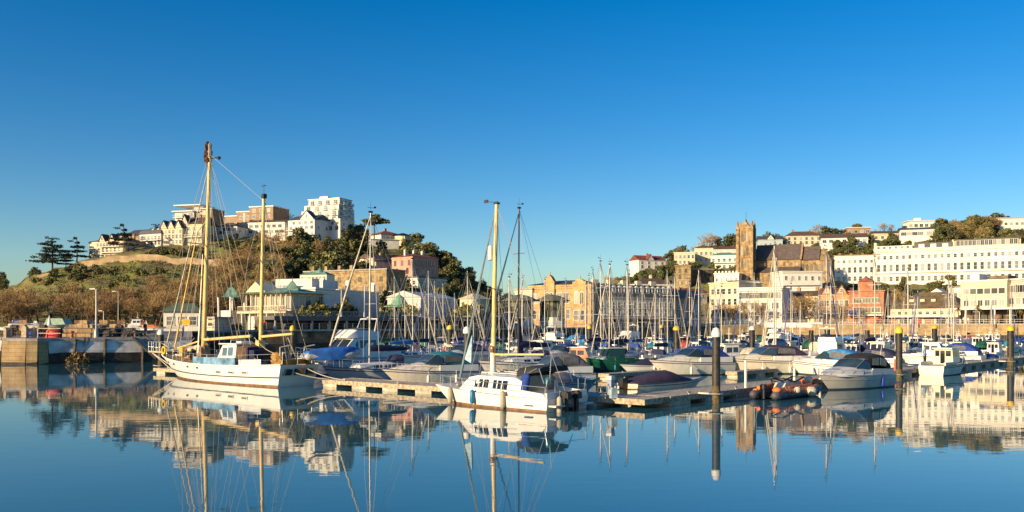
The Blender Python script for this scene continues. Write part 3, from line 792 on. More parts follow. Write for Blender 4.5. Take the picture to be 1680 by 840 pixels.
# quay railing in front of it
def railing(name, label, pts, z0, h=1.05, step=1.6, m=LAMPM, rails=2, r=.03):
    mb = MB()
    for (a, b) in zip(pts, pts[1:]):
        a3, b3 = Vector((a[0], a[1], a[2] if len(a) > 2 else z0)), Vector((b[0], b[1], b[2] if len(b) > 2 else z0))
        n = max(1, int((b3 - a3).length / step))
        for i in range(n + 1):
            p = a3.lerp(b3, i / n); mb.box(p.x - r, p.x + r, p.y - r, p.y + r, p.z, p.z + h)
        for k in range(rails):
            zz = h * (1 - k / rails) - .02
            mb.bar(a3 + Vector((0, 0, zz)), b3 + Vector((0, 0, zz)), r * 1.5, r * 1.5)
    return tag(mb.build(name, m), label, 'railing')
def off(i, d, dz=0.0): return (QL[i][0], QL[i][1] + d, QL[i][2] + dz)
railing('railing', 'blue painted railing along the dark quay edge under the promenade deck', [off(8, .5), off(9, .5), off(10, .5), off(11, .5)], 3.5, m=mat('blue_rail', (.16, .26, .34), .6))
railing('railing', 'thin pale railing along the sunlit stone quay before the shops', [off(11, .6), off(12, .6), off(13, .6), off(14, .6), off(15, .6)], 4.4, m=FRAMEW, r=.035)
# promenade shelters
def shelter(label, px, Y, pz, w, m, cat='kiosk'):
    t = thing('shelter', label, cat, (PX(px, Y), Y, 3.5))
    h = PZ(pz, Y) - 3.5
    mb = MB(); mb.lathe((0, 0, 0), [(w * .8, 0), (w * .8, h * .4)], 8); mb.build('base_wall', WHITE2, t)
    for k in range(8):
        a = 2 * math.pi * (k + .5) / 8
        mb = MB(); mb.tube((w * .8 * math.cos(a), w * .8 * math.sin(a), h * .3), (w * .8 * math.cos(a), w * .8 * math.sin(a), h), .12); mb.build('post', m, t)
    mb = MB(); mb.lathe((0, 0, h * .4), [(w * .7, 0), (w * .7, h * .58)], 8); mb.build('glazing', GLASS, t)
    mb = MB(); mb.lathe((0, 0, h), [(w * 1.15, 0), (w * 1.1, .2), (w * .5, w * .32), (.05, w * .42)], 8); mb.build('roof', mat('mossy_lead', (.16, .17, .11), .8, var=.25), t)
    return t
GI = mat('green_iron', (.16, .22, .10), .7, var=.2)
shelter('glazed green iron shelter with a shallow roof before the golden stone building', 906, 200, 494, 3.7, GI)
shelter('dim glazed shelter with a shallow grey roof between promenade deck and golden building', 853, 196, 494, 3.8, mat('grey_iron', (.10, .11, .09), .7))
t, L, h = house('hut', 'peach coloured hut with a low roof beside yellow shrubs at the deck end', 776, 186, 803, 190, 490, 515, 4, CREAMR, 'hip', 1.2, CREAMR, (), cat='hut', cornice=False, found=3)

# ------------------------------------------------------------------ golden building and grey terrace
t, L, h = house('golden_building', 'ornate golden stone building with two raised gables and tall windows', 868, 223, 970, 214, 468, 537, 12, GOLD, 'hip', 1.3, LEAD,
      [(1, .56, 1.5, 2.5, 'wide', .02, .2), (2, .54, 1.0, 3.0, 'arch', .27, .40), (2, .56, 1.5, 2.6, 'wide', .44, .66), (2, .56, 1.1, 2.9, 'arch', .72, .92),
       (3, .2, 1.2, 2.2, 'sash', .02, .4), (2, .2, 1.1, 2.4, 'sash', .5, .68), (3, .18, .9, 2.6, 'sash', .72, .94)], rrows=[(3, .55, 1, 2.2, 'sash'), (3, .2, 1, 2, 'sash')], cat='building')
for a, b, rh in ((.26, .43, 2.5), (.72, .93, 1.3)):
    mb = MB(); mb.box(L * a, L * b, -.5, 1, h * .08, h + .6)
    m_ = L * (a + b) / 2; w_ = L * (b - a) / 2
    mb.prism([(L * a - .1, h + .6), (L * b + .1, h + .6), (L * b - w_ * .25, h + rh * .45), (m_ + w_ * .4, h + rh * .8), (m_, h + rh), (m_ - w_ * .4, h + rh * .8), (L * a + w_ * .25, h + rh * .45)], 'y', -.5, 1)
    mb.build('gable_bay', GOLD, t)
    mb = MB(); mb.lathe((m_, 0, h + rh - .1), [(.25, 0), (.12, .4), (.2, .7), (.02, 1.1)], 8); mb.build('finial', GOLD, t)
    win_row(t, 2, L * a + .4, L * b - .4, h * .54, 1.0, 3.0, 'arch', -.5)
    win_row(t, 2 if a < .5 else 3, L * a + .4, L * b - .4, h * .17, .9, 2.4, 'sash', -.5)
for zf in (.46, .9):
    mb = MB(); mb.box(-.1, L + .1, -.2, 0, h * zf, h * zf + .3); mb.build('string_course', GOLD, t)
t, L, h = house('side_wing', 'plain cream side wing left of the ornate golden building', 845, 226, 873, 222, 476, 537, 8, CREAMR, 'flat', 0, COPE, [(2, .6, 1, 1.6, 'sash', 0, 1)])
t, L, h = house('grey_terrace', 'long shaded grey terrace with a slate mansard roof and white dormers', 985, 216, 1104, 229, 485, 537, 11, GREYR, 'mansard', 3.0, LEAD,
      [(14, .62, .9, 1.5, 'sash', 0, 1), (14, .38, .9, 1.7, 'sash', 0, 1)], cat='terrace', over=.2)
for i in range(13):
    x = L * (i + .5) / 13
    mb = MB(); mb.box(x - .65, x + .65, .35, 2.2, h + .7, h + 2.2); mb.prism([(x - .8, h + 2.2), (x + .8, h + 2.2), (x, h + 2.7)], 'y', .2, 2.3); o = mb.build('dormer', FRAMEW, t)
    add_win(t, x, .34, h + .95, .8, 1.1, 'sash')
for i in range(5):
    x = L * (i + .5) / 5; mb = MB(); mb.box(x - .9, x + .9, 5, 6, h + 2, h + 4.4); mb.build('chimney', CREAMR, t)
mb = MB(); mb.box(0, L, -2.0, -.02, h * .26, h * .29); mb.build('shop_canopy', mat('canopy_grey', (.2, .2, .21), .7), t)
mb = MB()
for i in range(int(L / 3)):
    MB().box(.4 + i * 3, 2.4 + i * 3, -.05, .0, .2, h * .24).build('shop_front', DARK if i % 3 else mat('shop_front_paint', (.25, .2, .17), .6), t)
t, L, h = house('grey_terrace', 'shorter drab stone terrace between the slate mansard terrace and the cream corner block', 1105, 231, 1150, 243, 488, 536, 10, mat('drab_stone', (.36, .32, .27), .9, var=.2), 'mansard', 2.2, LEAD, [(8, .6, .8, 1.4, 'sash', 0, 1), (8, .32, .8, 1.4, 'sash', 0, 1)], cat='terrace', chim=3)
# behind the terrace
t, L, h = house('banqueting_hall', 'cream parapet building with a small green dome behind the grey terrace', 982, 262, 1042, 268, 469, 520, 8, CREAMR, 'flat', 0, CREAMR, (), cat='building', found=3)
hip_dome(t, L * .84, 4, h + .3, 1.7, 2.0, COPPER, 12, 'dome', 1.0)
t, L, h = house('long_house', 'long white house with a brown hipped roof behind the grey mansard terrace', 1046, 322, 1106, 326, 465, 480, 9, WHITE, 'hip', 2.3, BROWNR, [(6, .3, 1.1, 1.5, 'sash', 0, 1)], chim=1, chm=WHITE)
t, L, h = house('cottage', 'small cream cottage with red roof behind the drab stone terrace', 1108, 300, 1160, 306, 479, 492, 6, CREAMR, 'gable', 1.5, REDR, [(4, .3, 1, 1.2, 'sash', 0, 1)])

# ------------------------------------------------------------------ right hill
t, L, h = house('red_roofed_house', 'white house with steep red gabled roofs on the crest left of the church', 1048, 428, 1092, 434, 426, 443, 9, WHITE, 'gable', 2.6, REDR, [(4, .2, 1.3, 1.4, 'sash', 0, 1), (4, .6, 1.2, 1.2, 'sash', 0, 1)], chim=1)
gable_front(t, L * .3, L * .55, h, 2.8, WHITE, REDR)
t, L, h = house('stone_tower_house', 'square tan stone tower house left of the church', 1108, 346, 1133, 344, 437, 471, 9, TAN, 'flat', 0, TAN, [(2, .1, .8, 1.6, 'plain', .1, .9), (2, .4, .8, 1.6, 'plain', .1, .9), (2, .7, .8, 1.4, 'plain', .1, .9)], cat='house', frame=DARKST)
t, L, h = house('stone_house', 'dark rubble stone house beside the square tan tower house', 1134, 350, 1170, 352, 442, 471, 8, DARKST, 'flat', 0, COPE, [(4, .2, .9, 1.4, 'plain', 0, 1), (4, .6, .9, 1.4, 'plain', 0, 1)], frame=DARKST)
t, L, h = house('villa', 'cream villa with a row of windows on the crest left of the church tower', 1106, 438, 1140, 436, 415, 436, 9, CREAMR, 'flat', 0, FRAMEW, [(5, .15, 1.1, 1.5, 'sash', 0, 1), (5, .58, 1.1, 1.5, 'sash', 0, 1)])
t, L, h = house('villa', 'pale villa with chimneys set between the cream villa and church tower', 1139, 446, 1170, 444, 407, 432, 9, CREAMR, 'hip', 1.8, BROWNR, [(4, .15, 1.1, 1.5, 'sash', 0, 1), (4, .55, 1.1, 1.5, 'sash', 0, 1)], chim=2)
t, L, h = house('green_roofed_villa', 'white villa with a green veranda roof beside the church tower', 1166, 418, 1211, 414, 419, 443, 9, WHITE, 'hip', 1.6, COPPER, [(5, .1, 1.2, 1.6, 'sash', 0, 1), (5, .55, 1.2, 1.5, 'sash', 0, 1)], balc=[(.48, 0, 1, 1.4)])
t, L, h = house('crest_house', 'white house with dark windows on the skyline left of the church tower', 1164, 478, 1212, 476, 409, 424, 8, WHITE2, 'gable', 2.4, BROWNR, [(5, .3, 1.6, 1.5, 'wide', 0, 1)], chim=2)
t, L, h = house('battlemented_house', 'plain white battlemented house at the foot of the church tower', 1172, 326, 1212, 322, 450, 474, 7, WHITE, 'flat', 0, FRAMEW, [(5, .5, .7, 1.2, 'sash', 0, 1)])
mb = MB()
for i in range(7): mb.box(L * (i + .1) / 7, L * (i + .6) / 7, 0, .5, h + .35, h + 1.1)
mb.build('battlement', WHITE, t)
# church
t, L = base_of('church', 'Victorian limestone church with a tall square tower and long slate nave', 1211, 330, 1352, 316, 468, 'church')
SC = 330 / 1400
th = PZ(375, 330) - PZ(468, 330); tw = 27 * SC * .84; rm_ = mat('church_slate', (.125, .095, .088), .75, var=.2, scale=1)
mb = MB()
mb.box(0, tw, -1, tw - 1, -4, th)
for x, y in ((0, -1), (tw, -1), (tw, tw - 1), (0, tw - 1)):
    mb.box(x - .55, x + .55, y - .55, y + .55, -4, th + .3)
    mb.box(x - .4, x + .4, y - .4, y + .4, th + .3, th + 1.6); mb.lathe((x, y, th + 1.6), [(.42, 0), (.02, 1.7)], 6)
for zz in (th * .24, th * .48, th * .72, th - .3): mb.box(-.25, tw + .25, -1.25, tw - .75, zz, zz + .35)
mb.build('tower', CHST, t)
mb = MB(); mb.prism([(0.4, th), (tw - .4, th), (tw / 2, th + 3.0)], 'y', -.9, -.3); mb.prism([(-.6, th), (tw - 1.4, th), (tw / 2 - 1, th + 3.0)], 'x', tw - .7, tw - .1)
mb.build('tower_gable', CHST, t)
mb = MB(); mb.lathe((tw / 2, tw / 2 - 1, th), [(tw * .42, 0), (.5, 2.6), (.05, 3.8)], 4); mb.tube((tw / 2, tw / 2 - 1, th + 3.6), (tw / 2, tw / 2 - 1, th + 6.6), .07); mb.build('tower_cap', LEAD, t)
for k, (zf, hh) in enumerate(((.06, 3.2), (.3, 3.4), (.52, 4.0), (.76, 4.2))):
    for i in range(2):
        add_win(t, tw * (.32 + .36 * i), -1, th * zf, .8, hh, 'gothic', 0, CHST); add_win(t, tw, -1 + tw * (.32 + .36 * i), th * zf, .8, hh, 'gothic', R(90), CHST)
zr = PZ(401, 330) - PZ(468, 322); ze = PZ(428, 330) - PZ(468, 322)
x1 = (1304 - 1211) * .238; x2 = L - 1.5
mb = MB(); mb.box(tw, x1, 7, 16, -4, ze); mb.build('nave_wall', CHST, t)
mb = MB(); mb.prism([(6.4, ze), (16.6, ze), (11.5, zr)], 'x', tw - .3, x1 + .2); mb.build('nave_roof', rm_, t)
mb = MB(); mb.box(x1, x2, 7.6, 15.4, -4, ze - .4); mb.build('chancel_wall', CHST, t)
mb = MB(); mb.prism([(7, ze - .4), (16, ze - .4), (11.5, zr - 1.2)], 'x', x1 + .2, x2 - 1); mb.build('chancel_roof', rm_, t)
mb = MB(); mb.prism([(6.1, ze - .1), (6.6, ze + .1), (11.5, zr + .35), (16.4, ze + .1), (16.9, ze - .1), (11.5, zr - .2)], 'x', x1 - .15, x1 + .5); mb.build('roof_coping', CHST, t)
mb = MB(); mb.lathe((x2, 11.5, -4), [(4.0, 0), (4.0, ze + 3.2), (4.3, ze + 3.3), (.1, zr + 2.2)], 10, 0); mb.build('apse', CHST, t)
mb = MB(); mb.box(tw, x1, 2.5, 7, -4, ze * .48); mb.build('aisle_wall', CHST, t)
mb = MB(); mb.prism([(2.2, ze * .48), (7, ze * .48), (7, ze * .72)], 'x', tw - .1, x1 + .2); mb.build('aisle_roof', rm_, t)
for i in range(7): add_win(t, tw + (x1 - tw) * (i + .5) / 7, 2.5, ze * .12, .8, 2.2, 'gothic', 0, CHST); add_win(t, tw + (x1 - tw) * (i + .5) / 7, 7, ze * .76, .8, 1.5, 'gothic', 0, CHST)
for i in range(5): add_win(t, x1 + (x2 - x1) * (i + .5) / 5, 7.6, ze * .55, .9, 2.6, 'gothic', 0, CHST)
t, L, h = house('stucco_block', 'plain white block in front of the church nave', 1284, 304, 1349, 306, 446, 472, 9, WHITE, 'flat', 0, FRAMEW, [(6, .5, .9, 1.3, 'sash', 0, 1)], rrows=[(2, .5, 1, 1.3, 'sash')], cat='building')
# crest, right of church
t, L, h = house('blue_gabled_house', 'pale blue house with white gables above the church roof', 1244, 452, 1284, 450, 393, 410, 8, mat('pale_blue_render', (.42, .50, .55), .8), 'gable', 2.2, LEAD, [(5, .35, 1.1, 1.4, 'sash', 0, 1)])
gable_front(t, L * .35, L * .65, h, 2.4, WHITE, LEAD)
t, L, h = house('crest_house', 'cream and brown house under trees above the east end of the church', 1290, 470, 1347, 468, 387, 402, 9, CREAMR, 'hip', 2.8, BROWNR, [(6, .1, 1.3, 1.5, 'sash', 0, 1), (6, .55, 1.3, 1.4, 'sash', 0, 1)], chim=2)
t, L, h = house('bungalow', 'long white bungalow with a brown roof left above the white crescent', 1347, 446, 1424, 440, 391, 402, 9, WHITE, 'gable', 2.6, BROWNR, [(7, .3, 1.8, 1.5, 'wide', 0, 1)])
t, L, h = house('crest_house', 'brown timber house with a flat roof peeping over the skyline trees', 1390, 498, 1428, 496, 374, 386, 8, BRICKT, 'flat', 0, FRAMEW, [(4, .3, 1.8, 1.6, 'wide', 0, 1)])
t, L, h = house('crest_house', 'pale house with low tiled roof left of the long modern bungalow', 1432, 452, 1474, 450, 383, 394, 8, CREAMR, 'gable', 1.6, BROWNR, [(4, .2, 1.4, 1.3, 'sash', 0, 1)])
t, L, h = house('modern_bungalow', 'long modern white bungalow with a window band above the crescent', 1477, 440, 1540, 434, 377, 391, 8, WHITE, 'gable', 1.2, LEAD, [(4, .3, 2.6, 1.7, 'wide', .02, .6), (2, .25, 2.6, 2.0, 'wide', .68, 1)], over=.8)
t, L, h = house('modern_house', 'white flat roofed house with a raised box on the skyline behind trees', 1490, 488, 1533, 486, 363, 379, 9, WHITE, 'flat', 0, FRAMEW, [(5, .4, 1.8, 1.7, 'wide', 0, 1)], over=.7)
mb = MB(); mb.box(L * .3, L * .5, 1, 5, h + .3, h + 1.9); mb.build('roof_box', WHITE, t)
t, L, h = house('long_house', 'long white house with a shallow roof at the top right of the hill', 1628, 474, 1700, 470, 359, 374, 9, WHITE, 'gable', 1.2, WHITE2, [(8, .3, 1.5, 1.3, 'sash', 0, 1)])
# crescent
t, L, h = house('crescent_wing', 'lower left wing of the long white crescent with three rows of windows', 1369, 371, 1446, 365, 420, 468, 11, WHITE, 'flat', 0, TAN, [(8, .14, 1.1, 1.9, 'sash', .03, .97), (8, .42, 1.1, 2.3, 'sash', .03, .97), (8, .75, 1.0, 1.2, 'sash', .03, .97)], chim=4, chm=TAN, cat='terrace')
t, L, h = house('crescent', 'very long white Georgian crescent with three rows of sash windows', 1434, 366, 1700, 338, 411, 466, 12, WHITE, 'flat', 0, FRAMEW,
      [(24, .07, 1.2, 2.0, 'sash', .01, .99), (24, .36, 1.2, 2.9, 'sash', .01, .99), (24, .72, 1.1, 1.5, 'sash', .01, .99)], cat='terrace')
for zf, d in ((.30, .9), (.62, .25), (.93, .5)):
    mb = MB(); mb.box(0, L, -d, -.01, h * zf, h * zf + .22); mb.build('ledge', FRAMEW, t)
mb = MB(); mb.box(L * .0, L * .25, .4, 9, h + .35, h + 1.7); mb.build('attic_wall', WHITE, t)
win_row(t, 6, L * .01, L * .24, h + .5, 1.0, .9, 'sash', .4)
mb = MB(); mb.box(L * .26, L * .5, 1.2, 9, h + .35, h + 2.6); mb.build('attic_wall', LEAD, t)
for i in range(3):
    mb = MB(); xx = L * (.29 + i * .075); mb.box(xx, xx + 2.2, .9, 2, h + .5, h + 2.0); mb.build('dormer', FRAMEW, t)
mb = MB(); mb.box(L * .52, L * .9, 1.2, 9, h + .35, h + 3.0); mb.build('penthouse_wall', GREYR, t)
win_row(t, 15, L * .525, L * .895, h + .7, 1.2, 2.0, 'thin', 1.2)
mb = MB(); mb.box(L * .51, L * .91, .6, 9.4, h + 3.0, h + 3.3); mb.build('penthouse_roof', LEAD, t)
for f in (.005, .255, .508, .905, .96):
    mb = MB(); mb.box(L * f - .5, L * f + .5, 2, 4, h + .3, h + 3.4); mb.build('chimney', CREAMR, t)
# ------------------------------------------------------------------ waterfront row, right
t, L, h = house('corner_block', 'cream corner block with tall windows facing the quay below the church', 1164, 262, 1212, 254, 466, 533, 12, CREAMR, 'flat', 0, CREAMR, [(5, .74, 1.0, 1.6, 'sash', .02, .98), (5, .48, 1.0, 1.8, 'sash', .02, .98), (5, .22, 1.0, 1.8, 'sash', .02, .98)], cat='building')
t, L, h = house('setback_block', 'pale block standing up behind the white ribbon window building', 1196, 272, 1246, 270, 462, 530, 10, WHITE2, 'flat', 0, LEAD, [(5, .8, 1.1, 1.5, 'sash', 0, 1)], cat='building')
t, L, h = house('ribbon_window_building', 'white modern building with a dark ribbon of windows facing the quay', 1210, 254, 1283, 248, 474, 533, 12, WHITE, 'flat', 0, FRAMEW,
      [(12, .74, .75, 1.5, 'plain', .03, .97), (4, .46, 1.7, 1.5, 'wide', .03, .97), (4, .2, 1.7, 1.5, 'wide', .03, .97)], cat='building', frame=mat('grey_frame', (.25, .25, .26), .6))
mb = MB(); mb.box(0, L, -.5, -.01, h * .93, h * .96); mb.box(0, L, -.35, -.01, h * .66, h * .7); mb.build('ledge', FRAMEW, t)
t, L, h = house('shop_building', 'cream building with a pale balcony between the white ribbon building and orange gables', 1283, 262, 1344, 254, 487, 533, 10, CREAMR, 'gable', 1.8, BROWNR, [(6, .62, 1.1, 1.5, 'sash', 0, 1), (6, .3, 1.2, 1.5, 'sash', 0, 1)], balc=[(.27, .02, .98, 1.2)], cat='building', chim=2)
t, L, h = house('upper_terrace', 'white flat roofed terrace rising behind the cream shop building', 1290, 280, 1345, 278, 470, 500, 9, WHITE2, 'flat', 0, LEAD, [(6, .5, 1.2, 1.4, 'sash', 0, 1)], cat='building', found=6)
t, L, h = house('gabled_shops', 'orange brick shops with two pointed gables beside the red brick building', 1344, 254, 1394, 250, 483, 533, 10, ORBR, 'gable', 2.0, REDR, [(6, .62, 1.0, 1.6, 'sash', .02, .98), (6, .32, 1.0, 1.6, 'sash', .02, .98)], cat='building')
for a in (.08, .56): gable_front(t, L * a, L * (a + .36), h, 2.6, ORBR, REDR)
t, L, h = house('red_brick_building', 'bright red brick building with white banded windows and a roof lantern', 1393, 248, 1450, 243, 479, 533, 12, REDBR, 'flat', 0, REDBR, [(3, .66, 2.4, 1.4, 'wide', .12, .9), (3, .38, 2.4, 1.4, 'wide', .12, .9)], cat='building')
mb = MB(); mb.box(L * .22, L * .66, 2, 7, h + .35, h + 2.9); mb.build('roof_lantern', REDBR, t)
mb = MB(); mb.prism([(L * .2, h + 2.9), (L * .68, h + 2.9), (L * .44, h + 4.4)], 'y', 1.8, 7.2); mb.build('lantern_roof', REDR, t)
mb = MB(); mb.box(0, L, -1.4, -.02, h * .27, h * .31); mb.build('balcony_slab', FRAMEW, t)
mb = MB(); mb.box(L * .02, L * .4, -1.3, -.02, h * .33, h * .44); mb.build('awning', CANV['blue'], t)
t, L, h = house('market_hall', 'low building with a long mossy brown roof and cream fascia', 1456, 246, 1576, 232, 506, 533, 14, CREAMR, 'hip', 4.6, mat('mossy_tile', (.17, .125, .065), .9, var=.25, scale=.6), [(9, .62, 1.0, .8, 'sash', .03, .9)], cat='building', over=.9, cornice=False)
for f in (.3, .45, .6):
    mb = MB(); mb.box(L * f - .6, L * f + .6, 2.2, 4, h + 1.2, h + 2.5); mb.build('dormer', CREAMR, t)
mb = MB(); mb.box(0, L, -2.2, -.02, h * .45, h * .55); mb.build('shop_canopy', FRAMEW, t)
for i in range(6):
    mb = MB(); mb.box(L * (i + .1) / 6, L * (i + .9) / 6, -.12, 0, .2, h * .42); mb.build('shop_front', [REDBR, DARK, CANV['red'], mat('shop_wood', (.3, .17, .1), .7), DARK, CANV['blue']][i], t)
t, L, h = house('white_gable_house', 'pale house with a curved white gable among shrubs above the brown roof', 1512, 276, 1562, 270, 490, 510, 6, WHITE2, 'gablef', 3.2, WHITE2, (), cornice=False, found=5)
t, L, h = house('cream_block', 'large cream flat roofed block with two rows of square windows over a canopy', 1576, 226, 1652, 217, 463, 505, 14, CREAMR, 'flat', 0, FRAMEW,
      [(6, .52, 1.5, 1.4, 'plain', .05, .97), (6, .06, 1.2, 1.5, 'wide', .05, .97)], cat='building', found=0)
mb = MB(); mb.box(.6, L - .6, 2.2, 13, -4.6, 0); mb.build('ground_floor_wall', DARKST, t)
mb = MB(); mb.box(-2, L + 22, -3.0, 13, -.6, -.05); mb.build('canopy', FRAMEW, t)
for i in range(9): MB().box(-1.4 + i * 3.6, -1.1 + i * 3.6, -2.6, -2.3, -4.6, -.6).build('column', FRAMEW, t)
for i in range(8): MB().box(-1 + i * 3.6 + 1.0, i * 3.6 + 1.6, 2.1, 2.19, -4.2, -1.2).build('shop_front', GLASS if i % 2 else mat('shop_front_brown', (.22, .12, .08), .7), t)
MB().box(L * .1, L * .3, 3, 8, h + .35, h + 2.2).build('roof_box', WHITE, t)
MB().box(L * .45, L * .85, 5, 10, h + .35, h + 1.6).build('plant_room', DARKST, t)
t, L, h = house('glazed_block', 'grey glazed block at the right edge beside the large cream block', 1652, 219, 1700, 211, 460, 505, 14, GREYR, 'flat', 0, FRAMEW, [(4, .12, 1.3, 1.6, 'wide', .05, .97), (3, .55, 3.0, 1.8, 'wide', .02, .98)], cat='building', found=0)
# lower terrace houses between crescent and waterfront
t, L, h = house('hillside_house', 'cream stepped house with garden terrace below the right end of the crescent', 1556, 292, 1580, 290, 472, 506, 8, WHITE2, 'flat', 0, COPE, [(3, .55, .9, 1.3, 'sash', 0, 1), (3, .2, .9, 1.3, 'sash', 0, 1)])
slope_wall('pale sloping ramp wall between shrubs under the white crescent', [(1500, 300), (1510, 302), (1520, 306), (1530, 310)], 1.5, RW)
MBp = MB()
a = Vector((PX(1255, 235.2), 235.2, 4.62)); b = Vector((PX(1350, 229), 229, 4.62))
MBp.bar(a + Vector((0, 0, -.35)), b + Vector((0, 0, -.35)), .5, 1.3)
tag(MBp.build('parapet', WHITE), 'bright white parapet stretch on the golden quay wall', 'wall')
# ------------------------------------------------------------------ trees
FOL = mat('evergreen_leaves', (0.15, 0.15, 0.045), .75, c2=(0.042, 0.052, 0.018), scale=.35, island=.55, objvar=.35)
FOLO = mat('olive_leaves', (0.20, 0.175, 0.045), .75, c2=(0.055, 0.06, 0.018), scale=.35, island=.55, objvar=.3)
FOLY = mat('yellow_green_leaves', (0.33, 0.27, 0.03), .75, c2=(0.08, 0.09, 0.02), scale=.6, island=.55, objvar=.25)
FOLC = mat('cedar_needles', (0.040, 0.060, 0.036), .8, c2=(0.010, 0.018, 0.012), scale=.5, island=.5, objvar=.2)
TWIG = mat('winter_twigs', (0.48, 0.32, 0.14), .9, c2=(0.20, 0.125, 0.05), scale=.6, island=.6, objvar=.22)
BARK = mat('bark', (0.13, 0.085, 0.05), .95, var=.3, scale=4)

def leaf_quads(lumps, n, size, up=.25, shell=.55):
    """small leaf clumps spread through the volume of ellipsoid lumps; returns vertices and faces"""
    vs, fs = [], []
    tot = sum(l[3] * l[4] * l[5] for l in lumps) ** 1.0
    for (cx, cy, cz, rx, ry, rz) in lumps:
        k = max(12, int(n * (rx * ry * rz) ** .67 / sum((q[3] * q[4] * q[5]) ** .67 for q in lumps)))
        d = RNG.normal(size=(k, 3)); d /= np.linalg.norm(d, axis=1)[:, None]
        r = shell + (1 - shell) * RNG.random(k) ** .5
        r *= 1 + .16 * RNG.normal(size=k)
        p = d * r[:, None] * np.array([rx, ry, rz]) + np.array([cx, cy, cz])
        nrm = d + RNG.normal(size=(k, 3)) * .75 + np.array([0, 0, up]); nrm /= np.linalg.norm(nrm, axis=1)[:, None]
        a = np.cross(nrm, RNG.normal(size=(k, 3))); a /= np.linalg.norm(a, axis=1)[:, None]
        b = np.cross(nrm, a)
        s = size * (.55 + .9 * RNG.random(k))[:, None]
        e = .45 + .5 * RNG.random(k)[:, None]
        q = np.stack([p - a * s, p - b * s * e, p + a * s, p + b * s * e], 1).reshape(-1, 3)
        o = len(vs) and sum(len(x) for x in vs)
        vs.append(q); fs.append(np.arange(4 * k).reshape(-1, 4) + (o or 0))
    return np.concatenate(vs), np.concatenate(fs)
def np_obj(name, v, f, m, parent=None):
    me = bpy.data.meshes.new(name)
    me.from_pydata(v.tolist(), [], f.tolist()); me.materials.append(m); me.update()
    o = bpy.data.objects.new(name, me); COL.objects.link(o)
    if parent is not None: o.parent = parent
    return o
def broad_proto(name, m, seed, H=8.0, W=3.6, n=1500, lumps=17, base=.12, size=.34):
    rd = random.Random(seed)
    t = thing(name, '', 'tree')
    L = []
    for i in range(lumps):
        a = rd.uniform(0, 6.283); zf = rd.uniform(base, .93)
        w = W * (1 - max(0, zf - .55) * 1.25) * (.55 + .45 * min(1, zf * 3))
        rr = w * math.sqrt(rd.uniform(.05, .75)); s = rd.uniform(.7, 1.35) * W * .33
        L.append((rr * math.cos(a), rr * math.sin(a), H * zf, s, s, s * rd.uniform(.7, 1.0)))
    v, f = leaf_quads(L, n, size)
    np_obj('crown', v, f, m, t)
    mb = MB(); mb.path([(0, 0, -1.5), (.1, .05, H * .3), (-.1, .15, H * .62)], .28, 6, 0, .08)
    for i in range(5):
        l = rd.choice(L); mb.path([(0, 0, H * rd.uniform(.2, .45)), (l[0] * .5, l[1] * .5, l[2] * .8), l[:3]], .11, 4, 0, .03)
    mb.build('trunk', BARK, t)
    return t
def bare_proto(name, seed, H=8.0, spread=1.0, m=TWIG, tw=.034, limit=1500):
    rd = random.Random(seed)
    t = thing(name, '', 'tree')
    mb = MB(); tv = []; tf = []
    def twig(a, b, w):
        d = (b - a); q = Vector((rd.uniform(-1, 1), rd.uniform(-1, 1), rd.uniform(-1, 1))).cross(d)
        if q.length < 1e-5: return
        q = q.normalized() * w; n = len(tv)
        tv.extend([tuple(a - q), tuple(a + q), tuple(b + q * .4), tuple(b - q * .4)]); tf.append((n, n + 1, n + 2, n + 3))
    def grow(p, d, l, r, k):
        e = p + d * l
        if k >= 4: twig(p, e, max(tw, r))
        else: mb.path([p, p.lerp(e, .5) + Vector((rd.uniform(-.05, .05), rd.uniform(-.05, .05), 0)) * l, e], r, 4 if k else 6, 0, r * .65)
        if k >= 6: return
        for i in range(rd.choice((3, 4)) if k < 5 else 4):
            a = Vector((rd.gauss(0, 1), rd.gauss(0, 1), rd.gauss(.25, .6)))
            nd = (d * .85 + a.normalized() * (.75 * spread)).normalized(); nd.z += .08; nd.normalize()
            grow(p.lerp(e, rd.uniform(.55, 1)), nd, l * rd.uniform(.6, .82), r * .6, k + 1)
    grow(Vector((0, 0, -1.0)), Vector((rd.uniform(-.08, .08), rd.uniform(-.08, .08), 1)).normalized(), H * .33 + 1, H * .026, 0)
    v = np.array(tv); f = np.array(tf)
    if len(f) > limit:
        keep = RNG.permutation(len(f))[:limit]; f = f[keep]; v = v[f.reshape(-1)]; f = np.arange(len(v)).reshape(-1, 4)
    np_obj('crown', v, f, m, t)
    mb.build('trunk', BARK, t)
    return t
def cedar_proto(name, seed, H=11.0, W=5.0, m=FOLC, umbrella=False, tiers=9, n=2600, n_per=6):
    rd = random.Random(seed); t = thing(name, '', 'tree'); L = []; mb = MB()
    mb.path([(0, 0, -1.5), (.12, 0, H * .5), (0, .1, H * .96)], H * .03, 6, 0, H * .008)
    for k in range(tiers):
        zf = (.33 + .64 * k / (tiers - 1)) if not umbrella else (.72 + .24 * k / (tiers - 1))
        w = W * (1 - .62 * max(0, (zf - .33) / .64) ** 1.2) if not umbrella else W * (1 - .5 * ((zf - .72) / .24))
        for i in range(n_per if k < tiers - 2 else 4):
            a = rd.uniform(0, 6.283); rr = w * rd.uniform(.25, .95)
            c = (rr * math.cos(a), rr * math.sin(a), H * zf + rd.uniform(-.3, .3))
            L.append((*c, w * rd.uniform(.24, .42), w * rd.uniform(.24, .42), H * .034))
            mb.path([(0, 0, H * zf - .6), (c[0] * .5, c[1] * .5, c[2] - .25), c], .07, 4, 0, .03)
    v, f = leaf_quads(L, n, .24, .8, .1)
    np_obj('crown', v, f, m, t); mb.build('trunk', BARK, t)
    return t
